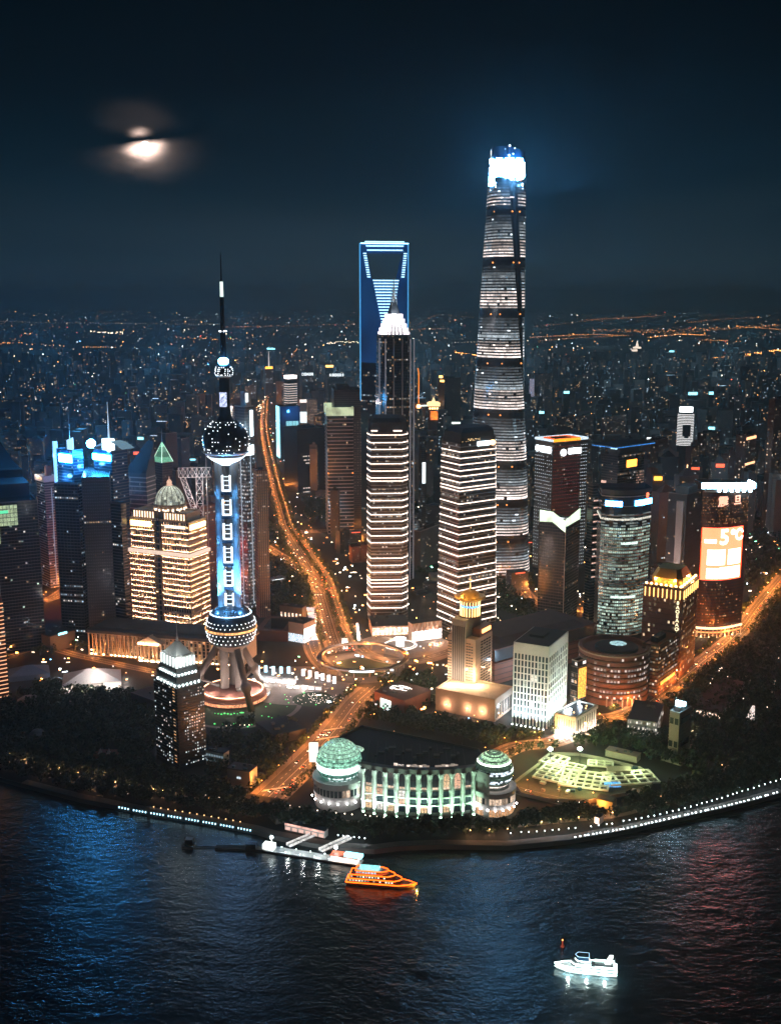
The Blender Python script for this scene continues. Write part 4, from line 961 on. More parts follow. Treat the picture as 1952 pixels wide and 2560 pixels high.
g = MB(); g.lathe([(.9, zr_+28), (.5, zr_+36), (.12, zr_+44)], 8, sx_, sy_); g.box(sx_, sy_, zr_+39, 4, .5, .6); g.build('spire', em('spire_gold', (1, .62, .25), 1.6), sau)
for a in (-90, -150, -30): light('POINT', GT, (sx_+rcr*1.9*cos(radians(a)), sy_+rcr*1.9*sin(radians(a)), zr_+32), 2.2e4, (1, .55, .18), .6)
light('POINT', GT, (w*.66, -d*.66, 32), 7e4, (1, .62, .32), .6); light('POINT', GT, (w*.2, -d*.85, 28), 4e4, (1, .58, .30), .6); light('POINT', GT, (-w*.66, -d*.8, 31), 4.5e4, (1, .60, .32), .6); light('POINT', GT, (-w*.1, -d*.95, 30), 3e4, (1, .78, .62), .6)
light('POINT', GT, (w*.8, d*.5, 28), 3e4, (1, .60, .32), .6)
t, w, d, h = tower('podium_building', 'low sandy podium building at the foot of the golden-crowned tower', 'building', 1088, 1236, 1281, 1805, 1752, 30, wall='concrete_warm', core='concrete_warm', fh=7, p=.02, band='concrete_warm', bandh=.5, floor_p=0, units=False, panes=False, bands=False)
for i in range(10):
    g = MB(); g.box(0, 0, 3, .4, d*.035, h*.6); g.build('tall_window', 'glass_dark', t, loc=(w/2+.1, -d*.4+d*.8*i/9, 0))
for x, q in ((-.3, 0), (.05, 0), (.3, 0)): g = MB(); g.sphere(0, 0, 0, .8, 8, 6); o = g.build('wall_lamp', 'lamp_warm', t, loc=(w*x, -d/2-1, 9)); light('POINT', o, (0, -2.5, 0), 8e3, (1, .50, .28), .5)
g = MB(); g.sphere(0, 0, 0, 2.0, 10, 6); o = g.build('floodlight', em('flood_ice', (.75, .90, 1), 24, False), t, loc=(w*.5+10, d*.1, 6)); light('POINT', o, (0, 0, 3), 3.5e4, (.75, .9, 1), 1)

# ================================================================ white gridded office block
cx, cy, w, d, Py = foot(1279, 1367, 1414, 1822, 27)
WB = thing('office_block', 'white office block with a regular grid of tall windows, washed by floodlights', 'building', (cx, cy, 0), -radians(27)); OCC.append((cx, cy, 40))
h = ZH(Py, 1618); g = MB(); g.box(0, 0, 0, w-1.2, d-1.2, h-1, bottom=False); g.build('core', 'metal_dark', WB)
g = MB(); g.box(0, 0, h-10.5, w, d, 10.5); g.build('parapet', 'stone_pale', WB); g = MB(); g.box(0, 0, h, w-2, d-2, .5); g.box(-3, 2, h, w*.4, d*.3, 3); g.build('roof', 'roof_dark', WB)
nr = 9; rh = (h-10.5-12)/nr; zr0 = 12
for k in range(nr+1):
    g = MB(); g.ring(rect(w, d), rect(w-1.4, d-1.4), 0, 1.0); g.build('floor_band', 'stone_pale', WB, loc=(0, 0, zr0+k*rh-.5))
pm = MB(); pm.box(0, 0, 0, 1.25, 1.25, h-10.5, bottom=False); pme = pm.mesh('pier', ['stone_pale'])
NX, NY = 10, 10
for i in range(NX+1): inst(pme, 'pier', WB, (-w/2+.65+(w-1.3)*i/NX, -d/2+.6, 0))
for i in range(1, NY+1): inst(pme, 'pier', WB, (w/2-.6, -d/2+.65+(d-1.3)*i/NY, 0))
R = random.Random(12)
cols_ = {}
def paneme(wd, hh, c):
    key = (round(wd, 2), round(hh, 2), c)
    if key not in cols_:
        g = MB(); g.face([(-wd/2, 0, 0), (wd/2, 0, 0), (wd/2, 0, hh), (-wd/2, 0, hh)], 0, c); g.box(0, -.1, hh*.55, wd, .15, .18, 0, (0, 0, 0)); cols_[key] = g.mesh('window', [WIN])
    return cols_[key]
for k in range(nr):
    for i in range(NX):
        c = shade(WHITE, .9) if (k == 5 and i in (4, 5, 6) and R.random() < .8) else ((.02, .03, .03) if R.random() < .9 else (.25, .28, .25))
        inst(paneme((w-1.3)/NX-1.25, rh-1.0, c), 'window', WB, (-w/2+.65+(w-1.3)*(i+.5)/NX, -d/2+.55, zr0+k*rh+.5))
    for i in range(NY):
        c = (.03, .04, .04) if R.random() < .8 else (.4, .42, .38)
        inst(paneme((d-1.3)/NY-1.25, rh-1.0, c), 'window', WB, (w/2-.55, -d/2+.65+(d-1.3)*(i+.5)/NY, zr0+k*rh+.5), pi/2)
for i in range(8):
    for f in (0, 1):
        x, y, dx_, dy_ = ((-w/2+w*(i+.5)/8, -d/2-5, 0, 5) if f == 0 else (w/2+5, -d/2+d*(i+.5)/8, -5, 0))
        g = MB(); g.box(0, 0, 0, 1.0, 1.0, .7); o = g.build('ground_floodlight', em('gf_white', (.86, 1, .93), 12), WB, loc=(x, y, .2))
        light('SPOT', o, (0, 0, 1.2), (1.5e5 if f == 0 else 2.2e5), (.72, 1, .92), .4, spot_size=radians(64), spot_blend=1).rotation_euler = Vector((dx_, dy_, 17)).to_track_quat('-Z', 'Y').to_euler()
light('POINT', WB, (w/2+14, -d*.2, 26), 3e4, (.9, 1, .95), 2)
t, w, d, h = tower('annex_building', 'low white annex with tall lit pillars and lamps on its roof, beside the gridded block', 'building', 1388, 1436, 1488, 1846, 1796, 38, wall='stone_pale', core='metal_dark', p=0, panes=False, bands=False, units=False)
for i in range(9): g = MB(); g.box(0, 0, 0, 1.6, 1.6, h-2); g.build('pillar', 'stone_pale', t, loc=(-w/2+w*i/8, -d/2, 0)); g = MB(); g.box(0, 0, 0, 1.6, 1.6, h-2); g.build('pillar', 'stone_pale', t, loc=(w/2, -d/2+d*(i+.6)/9, 0))
g = MB(); g.ring(rect(w+2.5, d+2.5), rect(w-2, d-2), h-2.5, h+.6); g.build('cornice', 'stone_pale', t)
for i in range(4):
    light('POINT', t, (-w/2+w*(i+.5)/4, -d/2-4, 3), 7e3, (.9, 1, .97), .3); light('POINT', t, (w/2+4, -d/2+d*(i+.5)/4, 3), 7e3, (1, .70, .52), .3)
for x, y, q in ((-.2, .3, 1), (.1, .1, 1), (-.1, -.2, 1), (.25, .25, 0), (.3, -.1, 0), (.38, .1, 0), (.2, -.3, 0)):
    g = MB(); g.sphere(0, 0, 0, 1.5 if q else .8, 8, 6); g.build('roof_lamp', em('flood_ice', (.75, .90, 1), 24, False) if q else 'lamp_warm', t, loc=(w*x, d*y, h+2))

# ================================================================ weather-screen tower (curved front)
Yw = G(1790, 1590)[1]
pts = []
for i in range(11):
    t = i/10; px = 1736+ (1850-1736)*t; pts.append((XA(px, Yw-11*sin(pi*t)+16*t, 0), Yw-11*sin(pi*t)+16*t))
back = [(XA(1852, Yw+50), Yw+55), (XA(1750, Yw+50), Yw+50)]
cx = sum(p[0] for p in pts+back)/13; cy = sum(p[1] for p in pts+back)/13
AU = thing('screen_tower', 'curved tower carrying a huge lit orange temperature screen and red sign', 'tower', (cx, cy, 0)); OCC.append((cx, cy, 50))
pl = [(x-cx, y-cy) for x, y in pts+back]; h = ZH(Yw-8, 1232)
g = MB(); g.prism(pl, 0, h, 0); g.build('wall', 'bronze', AU)
def curve(t, off):                                   # point on the curved front
    i = min(9, int(t*10)); f = t*10-i; a, b = Vector(pl[i]), Vector(pl[i+1]); nn = Vector(((b-a).y, -(b-a).x)).normalized(); p = a.lerp(b, f)+nn*off; return p
def curved_panel(t0, t1, z0, z1, off, n=12):
    g = MB()
    for i in range(n):
        a = curve(t0+(t1-t0)*i/n, off); b = curve(t0+(t1-t0)*(i+1)/n, off); g.face([(a.x, a.y, z0), (b.x, b.y, z0), (b.x, b.y, z1), (a.x, a.y, z1)])
    return g
sz0, sz1 = ZH(Yw-8, 1452), ZH(Yw-8, 1322)
scr = curved_panel(.03, .90, sz0, sz1, 1.2).build('screen', em('screen_orange', (1, .06, .01), 6), AU)
for k in range(22):
    z = sz0+(sz1-sz0)*(k+.5)/22; curved_panel(.045, .885, z-1.5, z+1.9, 1.45).build('screen_row', em('screen_cream', (1, .11, .05), 6), scr)
def on_curve_text(s, t, z, size, m, parent, off=2.2, width=1.0):
    p = curve(t, off); q = curve(min(.99, t+.05), off); ang = atan2((q-p).y, (q-p).x); return text(parent, s, size, (p.x, p.y, z), (pi/2, 0, ang), m, .25, width=width)
zt_ = lambda py: ZH(Yw-8, py)
SW_ = em('screen_white', (1, .25, .20), 24, False)
on_curve_text('-', .22, zt_(1349), 34, SW_, scr, width=1.5); on_curve_text('5', .50, zt_(1346), 27, SW_, scr); on_curve_text('℃', .76, zt_(1343), 19, SW_, scr)
for (t0, t1, za_, zb_) in ((.17, .54, 1414, 1376), (.60, .86, 1414, 1376), (.17, .42, 1448, 1422), (.44, .86, 1448, 1420)):
    curved_panel(t0, t1, zt_(za_), zt_(zb_), 1.9, 6).build('screen_characters', em('screen_white2', (1, .22, .17), 24, True), scr)
RS = em('sign_pink_red', (1, .50, .34), 1.7)
on_curve_text('震', .44, zt_(1257), 14, RS, AU, 1.6); on_curve_text('旦', .74, zt_(1255), 13, RS, AU, 1.6)
g = MB(); fb = lit((ORANGE, WARM, (1, .36, .15)), .10, .1, 1.1, .05, 3)
for e in range(10): wall_panes(g, pl[e], pl[e+1], 12, sz0-3, 4, 22, fb, .3, .8, .5, 0, e); wall_panes(g, pl[e], pl[e+1], sz1+3, h-6, 4, 20, lit((ORANGE, (1, .36, .15)), .3, .1, .9, .1, e), .3, .6, .6, 0, e+20)
g.build('windows', WIN, AU, stuff=True)
lb = MB()
for k in range(int(h/4)):
    for i in range(10): 
        a = curve(i/10, .35); b = curve((i+1)/10 if i < 9 else .999, .35); lb.face([(a.x, a.y, k*4), (b.x, b.y, k*4), (b.x, b.y, k*4+.7), (a.x, a.y, k*4+.7)])
lb.build('floor_bands', 'metal_dark', AU, stuff=True)
g = MB(); x0, x1 = pl[0][0]-1, pl[10][0]; g.box((x0+x1)/2, 8, h+8, x1-x0-3, 46, .8); g.build('roof', 'roof_dark', AU)
for k in range(5): g = MB(); g.box(0, 0, 0, 1.2, 1.2, 8.5); g.build('roof_post', 'metal_light', AU, loc=(x0+4+(x1-x0-8)*k/4, -12, h))
g = MB(); yf = min(p[1] for p in pl); g.box((x0+x1)/2, yf+3, h+4, x1-x0+1, 2.5, 7); g.build('roof_light_box', em('roof_white', (.45, .80, 1), 24), AU)
g = MB(); g.box(x1+1, 2, h+4, 2, 24, 7); g.build('roof_light_box', em('roof_white', (.45, .80, 1), 24), AU)
for i in range(6): g = MB(); g.sphere(0, 0, 0, 2.4, 10, 6); g.build('flood_lamp', em('roof_white', (.45, .80, 1), 24), AU, loc=(x0+(x1-x0)*(.32+.12*i), yf+1.5, h+2))
for z, hgt, off, m_ in ((10.5, 3.0, 3.0, em('aur_band', (1, .66, .40), 2.2)), (5.5, 1.8, 2.0, em('aur_band2', (1, .40, .14), 1.6))):
    curved_panel(0, .98, z, z+hgt, off).build('lit_cornice', m_, AU)
for i in range(12): p = curve((i+.5)/12, 2.4); g = MB(); g.box(0, 0, 0, .9, .9, 10); c_ = g.build('column', 'stone_cream', AU, loc=(p.x, p.y, 0)); light('POINT', c_, (0, -2, 1), 2.5e3, (1, .55, .28), .3) if i % 2 else None
g = MB(); g.box(x0-6, yf+8, 0, 14, 14, 9); g.build('side_wing', 'stone_cream', AU)
light('POINT', AU, (x0-6, yf-4, 6), 9e3, (1, .55, .25), .5)

# ================================================================ cylinder-cornered office tower with green-lit floors
Yg = G(1545, 1584)[1]; pts = []
for i in range(13): t = i/12; px = 1491+(1612-1491)*t; yy = Yg-12*sin(pi*min(1, t*1.15))**.8 if t < .86 else Yg-12*sin(pi*min(1, t*1.15))**1+10*(t-.86)/.14; pts.append((XA(px, yy.real if isinstance(yy, complex) else yy, 0), yy.real if isinstance(yy, complex) else yy))
back = [(pts[-1][0], Yg+42), (pts[0][0]+4, Yg+46)]
cx = sum(p[0] for p in pts+back)/15; cy = sum(p[1] for p in pts+back)/15; pl = [(x-cx, y-cy) for x, y in pts+back]; h = ZH(Yg-8, 1236)
GB = thing('office_tower', 'curved glass office tower with pale green lit floors and two blue-white rooftop signs', 'tower', (cx, cy, 0)); OCC.append((cx, cy, 45))
g = MB(); g.prism(pl, 0, h, 0); g.build('wall', 'glass_dark', GB)
zb2 = ZH(Yg-8, 1318); n = 33; g = MB(); R = random.Random(14); fl_ = [R.choice((.35, .6, .85, 1.15)) for _ in range(40)]; seg_ = 1
fb = MB(); fb.ring(grow(pl, .6), grow(pl, -.1), 0, 1.0); me = fb.mesh('floor_band', ['metal_light'])
for k in range(n):
    z = zb2*k/n
    if k % 1 == 0: inst(me, 'floor_band', GB, (0, 0, z))
    br = 1.0 if k < 14 else .75
    if k in (15, 16): br = .12
    for e in range(12):
        for j in range(2):
            if R.random() < .06: continue
            if j == 0: seg_ = R.choice((.25, .5, .8, 1.0))
            a = Vector(pl[e]).lerp(Vector(pl[e+1]), j/2+.04); b = Vector(pl[e]).lerp(Vector(pl[e+1]), j/2+.46); nn = Vector(((b-a).y, -(b-a).x)).normalized()*.25
            v = br*(fl_[k])*seg_*R.uniform(.75, 1.15); c = R.choice(((.74, 1, .84), (.70, .98, .85), (.82, 1, .80)))
            g.face([(a.x+nn.x, a.y+nn.y, z+1.3), (b.x+nn.x, b.y+nn.y, z+1.3), (b.x+nn.x, b.y+nn.y, z+zb2/n-.5), (a.x+nn.x, a.y+nn.y, z+zb2/n-.5)], 0, shade(c, v))
for k in range(5):
    z = zb2+(h-zb2)*k/12; 
    for e in range(12):
        if R.random() < .5: a, b = Vector(pl[e]), Vector(pl[e+1]); nn = Vector(((b-a).y, -(b-a).x)).normalized()*.25; g.face([(a.x+nn.x, a.y+nn.y, z+1), (b.x+nn.x, b.y+nn.y, z+1), (b.x+nn.x, b.y+nn.y, z+3), (a.x+nn.x, a.y+nn.y, z+3)], 0, shade((.8, .95, .9), R.uniform(.05, .35)))
g.build('windows', WIN, GB, stuff=True)
zl2 = ZH(Yg-8, 1300); fb = MB(); fb.ring(grow(pl, .7), grow(pl, -.1), 0, 2.2); fb.build('lit_band', em('pale_band', (1, .98, .84), .75, False, var=.6), GB, loc=(0, 0, zl2))
for k in range(3): inst(me, 'floor_band', GB, (0, 0, h-3-k*12))
g = MB(); g.ring(grow(pl, .4), grow(pl, -1), h, h+5.5); g.build('parapet', 'curtain_grey', GB)
def on_poly_panel(pl, e0, e1, z0, z1, off):
    g = MB()
    for e in range(e0, e1): a, b = Vector(pl[e]), Vector(pl[e+1]); nn = Vector(((b-a).y, -(b-a).x)).normalized()*off; g.face([(a.x+nn.x, a.y+nn.y, z0), (b.x+nn.x, b.y+nn.y, z0), (b.x+nn.x, b.y+nn.y, z1), (a.x+nn.x, a.y+nn.y, z1)])
    return g
zs_ = ZH(Yg-8, 1264)
BS = em('sign_blue_white', (.08, .45, 1.0), 40)
on_poly_panel(pl, 1, 5, zs_-.5, zs_+6.0, 1.2).build('sign', BS, GB); on_poly_panel(pl, 8, 12, zs_, zs_+6.5, 1.2).build('sign', BS, GB)
g = MB(); a = Vector(pl[11]); g.box(0, 0, 0, 7, .8, 6); g.build('sign_emblem', em('sign_redorange', (1, .16, .06), 3), GB, loc=(a.x-2, a.y-1.2, zs_+8.5))
for i, (x0_, z0_) in enumerate(((1497, 1242), (1497, 1280), (1497, 1318), (1497, 1356))):
    z = ZH(Yg, z0_); g = MB(); g.tube((pl[1][0]-3, pl[1][1]-.9, z-8), (pl[1][0]+5, pl[1][1]-1.2, z), .35, .35, 5); g.build('brace', 'metal_light', GB)
curt = em('lit_caption', (.78, 1, .90), 1.4, False, var=.6, vscale=.9)
for (e0, e1, py) in ((5, 9, 1360), (3, 9, 1494)): on_poly_panel(pl, e0, e1, ZH(Yg-8, py), ZH(Yg-8, py)+3, .9).build('caption_strip', curt, GB)

# ================================================================ LED-dotted tower
t, w, d, h = tower('office_tower', 'tall office tower dotted with tiny white and red lights, orange rim and white bank signs', 'tower', 1330, 1373, 1457, 1430, 1106, 58, wall='metal_dark', core='glass_brown', p=.03, hi=.8, floor_p=.0, bandh=.4, band='metal_dark')
g = MB(); r = MB(); R = random.Random(6)
nz_ = int(h/5.6)
for k in range(nz_):
    z = 6+k*(h-8)/nz_
    for i in range(9):
        if R.random() < .9: g.dot(-w/2+w*(i+.5)/9, -d/2-.7, z, .55)
    for i in range(4): g.dot(w/2+.7, d/2-d*.20*(i+.5)/4, z, .55)
    for i in range(15): r.dot(w/2+.7, -d/2+d*.78*(i+.5)/15, z, .42)
g.build('white_dots', em('dot_white', (.80, .93, 1), 2.2, False), t, stuff=True); r.build('red_dots', em('dot_red', (1, .10, .08), .9, False), t, stuff=True)
g = MB(); g.ring(rect(w+1.6, d+1.6), rect(w-1, d-1), h+.5, h+4); g.build('crown_rim', em('rim_white', (.72, .88, 1), 1.2, var=.8, vscale=.9), t)
g = MB(); g.box(w/2+1.2, -d*.11, h+.2, 1, d*.78, 4.2); g.build('orange_rim', em('rim_orange', (1, .34, .02), 2.0, var=.4, vscale=.8), t)
g = MB(); g.ring(rect(w*.7, d*.7), rect(w*.7-1.5, d*.7-1.5), h+1, h+4); g.build('inner_rim', em('rim_red', (1, .16, .04), 1.1, var=.5), t)
WS = em('sign_white_hot', (.86, .96, 1), 9)
g = MB(); g.box(-w*.10+w*.22, -d/2-1, h-17, w*.56, 1, 9); g.build('sign', WS, t); g = MB(); g.tube((-w*.34, -d/2-.4, h-12.5), (-w*.34, -d/2-1.6, h-12.5), 4.6, 4.6, 16); g.build('sign_emblem', WS, t)
g = MB(); g.box(w/2+1, d*.13, h-20, 1, d*.36, 8.5); g.build('sign', WS, t); g = MB(); g.tube((w/2+.4, -d*.20, h-17), (w/2+1.6, -d*.20, h-17), 5.2, 5.2, 16); g.build('sign_emblem', WS, t)

# dark blue flat-roofed tower
t, w, d, h = tower('office_tower', 'dark tower under an oversailing flat roof edged in blue light, small orange sign', 'tower', 1493, 1532, 1598, 1440, 1140, 50, wall='metal_dark', core='glass_dark', p=.03, floor_p=.03, hi=.9, pal=(WARM, WHITE), band='metal_dark')
g = MB(); g.box(0, 0, h+14, w*1.55, d*1.45, 2.5); rf = g.build('roof', 'roof_blue', t); g = MB(); g.box(0, 0, h, w*.7, d*.7, 14); g.build('roof_neck', 'metal_dark', t)
for sx2, sy2 in ((0, -1), (1, 0)):
    g = MB(); (g.box(0, -d*.728, h+13.4, w*1.5, .5, 1.2) if sy2 else g.box(w*.78, 0, h+13.4, .5, d*1.4, 1.2)); g.build('edge_light', em('edge_soft_blue', (.06, .35, 1), .9, var=.7), rf)
g = MB(); g.box(0, -d*.36, h+8, w*.4, .6, 3); g.build('lit_louvre', em('louvre_ice', (.5, .85, 1), 1.6), t)
g = MB(); g.box(w/2+.3, d*.02, h-19.5, .4, 24, 11); g.build('sign', 'orange_sign', t)
for k in range(4): g = MB(); g.box(-w*.32, -d/2-.4, h*.52+k*15, w*.3, .6, 4); g.build('lit_floor', em('pink_floor', (1, .62, .50), .9, False, var=.6), t)
g = MB(); gen = lit(((1, .62, .50),), .7, .1, .6, .5, 3); wall_panes(g, (w/2, d*.2), (w/2, d*.5), h*.55, h*.85, 5, 14, gen, .4); g.build('lit_stairwell', WIN, t, stuff=True)
# ribbed lower tower left of it
t, w, d, h = tower('office_tower', 'narrow dark tower with stacked pink-lit floors between the dotted and curved towers', 'tower', 1457, 1470, 1494, 1560, 1215, 60, core='glass_dark', p=.02, floor_p=0, units=False)
for k in range(12): g = MB(); g.box(w/2+.4, 0, 0, .5, d*.82, 1.6); g.build('lit_floor', em('pink_floor', (1, .62, .50), .9, False, var=.6), t, loc=(0, 0, h*.34+k*h*.05))

# angular crown tower
t, w, d, h = tower('office_tower', 'dark tower whose roof is a folded angular band of pale green light', 'tower', 1342, 1405, 1440, 1572, 1312, 30, core='glass_dark', p=.05, floor_p=.02, hi=.8, pal=(WARM, WHITE, ORANGE), units=False, mull=(3.2, .5, 'metal_dark'))
CG = em('crown_green', (.80, 1, .72), 1.5, False, var=.35, vscale=.06)
zt_ = h
def slab4(a, b, c, d_, m_, nm, par, th=.8):
    g = MB(); n0 = (Vector(b)-Vector(a)).cross(Vector(d_)-Vector(a)).normalized()*th; P_ = [Vector(q) for q in (a, b, c, d_)]; g.v = [tuple(p) for p in P_]+[tuple(p-n0) for p in P_]
    g.idx(0, ((0, 1, 2, 3), (7, 6, 5, 4), (0, 4, 5, 1), (1, 5, 6, 2), (2, 6, 7, 3), (3, 7, 4, 0))); return g.build(nm, m_, par)
slab4((-w/2, -d/2-.6, zt_+1), (-w*.0, -d/2-.6, zt_+2), (-w*.0, -d/2-.6, zt_+15), (-w/2, -d/2-.6, zt_+16), CG, 'crown_band', t)
slab4((0, -d/2-.7, zt_+2), (w/2+.3, -d/2-.7, zt_-10), (w/2+.3, -d/2-.7, zt_+4), (0, -d/2-.7, zt_+15), CG, 'crown_band', t)
slab4((w/2+.6, -d/2-.6, zt_-3), (w/2+.6, d/2, zt_-1), (w/2+.6, d/2, zt_+13), (w/2+.6, -d/2-.6, zt_+6), CG, 'crown_band', t)
g = MB(); g.box(w/2+.5, -d*.5-.3, 0, .7, .7, h); g.build('corner_rib', 'metal_light', t)
g = MB(); g.sphere(0, 0, 0, 2.0, 8, 6); g.build('beacon', em('beacon_amber', (1, .55, .2), 5, False), t, loc=(0, -d/2-2, zt_+12))

# hotel with golden roof
t, w, d, h = tower('hotel_tower', 'brown hotel tower with a glowing golden mansard roof and vertical lit lettering', 'hotel', 1598, 1694, 1733, 1700, 1474, 30, wall='bronze', core='brick_red', p=.25, floor_p=.02, hi=1.3, pal=(WARM, (1, .75, .45)), bay=5.2, fh=6.0, band='bronze', bandh=.5, fw=.38, units=False)
ox = octo(1, .35)
def rec8(a, b, c=.3): return [(x*a, y*b) for x, y in octo(1, c)]
g = MB(); g.prism(rec8(w*.40, d*.36), h, h+8, 0); g.prism(rec8(w*.40, d*.36), h+8, h+17, 0, top=rec8(w*.30, d*.22)); rf = g.build('roof', 'metal_gold', t)
me = MB(); me.box(0, 0, 0, .9, .9, 11); me = me.mesh('eave_light', [em('gold_drop', (1, .56, .16), 3.2)])
for i in range(9): inst(me, 'eave_light', t, (-w/2+w*(i+.5)/9, -d/2-.8, h-12))
for i in range(8): inst(me, 'eave_light', t, (w/2+.8, -d/2+d*(i+.5)/8, h-12))
g = MB(); g.ring(rect(w+3, d+3), rect(w-2, d-2), h-1.5, h+.8); g.build('cornice', 'bronze', t)
bs = MB(); bs.sphere(0, 0, 0, 1.5, 8, 6); bs = bs.mesh('roof_lamp', [em('gold_lamp', (1, .58, .20), 9)])
for i in range(8): inst(bs, 'roof_lamp', t, (-w/2+w*(i+.5)/8, -d/2+2, h+2))
for i in range(7): inst(bs, 'roof_lamp', t, (w/2-2, -d/2+d*(i+.5)/7, h+2.5))
for x, y in ((-.3, -.46), (.2, -.46), (.47, .2)): light('POINT', t, (w*x, d*y, h+5), 2.2e4, (1, .52, .16), .5)
for i, ch in enumerate('8AOEAAOA'): text(t, ch, 5.6, (w*.40, -d/2-.6, h-16-i*5.0), FL, em('hotel_letters', (1, .90, .55), 1.8, False), .2)

# grey slab with bright stair tower
t, w, d, h = tower('apartment_tower', 'plain grey apartment tower with a pale blank stair column, beside the screen tower', 'tower', 1655, 1700, 1738, 1560, 1238, 40, wall='concrete', core='concrete_dark', p=.04, floor_p=0, bandh=.6, units=False)
g = MB(); g.box(w*.22, -d/2-2, 0, w*.36, 5, h-8); g.build('stair_tower', em('pale_wall', (.9, .70, .68), .16, False, base=.5), t) if False else g.build('stair_tower', 'stone_pale', t)
g = MB(); g.box(w*.05, 0, h, w*.7, d*.6, 9); g.build('plant_room', 'concrete', t)
light('SPOT', t, (w*.25, -d*1.6, 20), 2.5e5, (1, .72, .68), 2, spot_size=radians(70), spot_blend=1).rotation_euler = Vector((0, 1.2, 2.2)).to_track_quat('-Z', 'Y').to_euler()

# far white striped oval tower
X_, Y_ = G(1706, 1190)[0], G(1706, 1190)[1]
t = thing('office_tower', 'rounded tower far off with stacked white light lines round a dark oval', 'tower', (X_, Y_, 0)); OCC.append((X_, Y_, 45))
h = ZH(Y_, 1030); r = 20*mpp(Y_, h); el = [(r*cos(2*pi*i/24), r*.7*sin(2*pi*i/24)) for i in range(24)]
g = MB(); g.prism(el, 0, h, 0); g.build('wall', 'metal_dark', t)
for k in range(20):
    z = ZH(Y_, 1112)+(h-6-ZH(Y_, 1112))*k/19; f = MB()
    for i in range(24):
        a, b = el[i], el[(i+1) % 24]; x = (a[0]+b[0])/2/r
        if a[1] < 2 and 4 < k < 13 and abs(x+.02) < .55*sqrt(max(0, 1-((k-9)/5)**2)): continue
        f.face([(a[0]*1.02, a[1]*1.02, 0), (b[0]*1.02, b[1]*1.02, 0), (b[0]*1.02, b[1]*1.02, 1.7), (a[0]*1.02, a[1]*1.02, 1.7)])
    f.build('light_strip', em('oval_white', (.98, .97, .96), 1.2, False), t, loc=(0, 0, z))
g = MB(); g.prism([(x*.85, y*.85) for x, y in el], h, h+12, 0); g.build('lit_crown', em('oval_crown', (.95, 1, 1), 3), t)

# round department building and its wing
Yr = G(1530, 1764)[1]; rr_ = 85*mpp(Yr+40, 20); X_ = XA(1529, Yr+rr_, 10); Yc_ = Yr+rr_*.9
t = thing('round_building', 'dark round brown building with stacked ring balconies and a sunken roof court', 'building', (X_, Yc_, 0)); OCC.append((X_, Yc_, rr_+4))
h = ZH(Yc_-rr_, 1638)
g = MB(); g.lathe([(rr_, 0), (rr_, h), (rr_-3, h), (rr_-4, h-4), (.1, h-4)], 64); g.build('wall', 'brick_red', t)
for k in range(9):
    f = MB(); f.lathe([(rr_+.1, 0), (rr_+1.3, 0), (rr_+1.3, 1.6), (rr_+.1, 1.6)], 64); f.build('balcony_ring', 'concrete_warm' if k == 8 else 'roof_brown', t, loc=(0, 0, 6+k*(h-9)/8))
g = MB(); R = random.Random(9)
for k in range(8):
    for i in range(64):
        a = 2*pi*(i+.2)/64; b = 2*pi*(i+.8)/64; am = (math.degrees(a)+360) % 360
        on = (R.random() < .75 and 225 < am < 330 and k in (1, 3, 4, 5)) or R.random() < .06; 
        if k == 0 and 235 < am < 315 and i % 2 == 0: on = True
        if not on: continue
        c = shade((1, .80, .70), R.uniform(.15, 1.0) if k else 1.4); z = 8+k*(h-9)/8; q = rr_+.15
        g.face([(q*cos(a), q*sin(a), z), (q*cos(b), q*sin(b), z), (q*cos(b), q*sin(b), z+2.4), (q*cos(a), q*sin(a), z+2.4)], 0, c)
g.build('windows', WIN, t, stuff=True)
g = MB(); g.lathe([(rr_*.62, h-4), (rr_*.62, h-1), (rr_*.55, h), (.1, h+1.5)], 32, 2, -2); g.build('roof_drum', 'roof_dark', t)
g = MB(); g.lathe([(9, h+1.2), (.1, h+2.4)], 16, 4, 0); o = g.build('skylight', em('skylight', (.55, .9, .92), .7, False, var=.7, vscale=.5), t)
for i in range(8): a = radians(250+i*8); g = MB(); g.box(0, 0, 0, 1.2, 1.2, 9, rot=a); g.build('entrance_column', 'concrete_warm', t, loc=((rr_+2)*cos(a), (rr_+2)*sin(a), 0)); light('POINT', t, ((rr_+5)*cos(a), (rr_+5)*sin(a), 4), 2.4e3, (1, .60, .35), .4) if i % 2 else None
t, w, d, h = tower('office_block', 'dark low block with long rows of lit windows joined to the round building', 'building', 1600, 1640, 1690, 1745, 1618, 35, core='brick_red', wall='roof_brown', p=.18, floor_p=.2, hi=1.1, pal=(WARM, WHITE, ORANGE), band='roof_brown')
g = MB(); g.box(w/2+.5, 0, 12, .8, d*.7, 3.2); g.build('sign', em('sign_gold_soft', (1, .45, .08), 1.6, var=.5), t)
t, w, d, h = tower('link_building', 'small brightly lit glass link between the gridded block and the round building', 'building', 1425, 1440, 1462, 1760, 1655, 50, core='glass_dark', wall='concrete', p=.8, floor_p=.5, hi=1.5, pal=(WHITE, WARM), fh=6, bay=6, units=False)
g = MB(); g.box(w/2+1, 0, 6, 1, d*.8, h*.7); g.build('lit_side', em('sign_gold_soft', (1, .45, .08), 1.6, var=.5), t)
light('POINT', t, (0, -d, 6), 1.5e4, (1, .6, .35), .5)

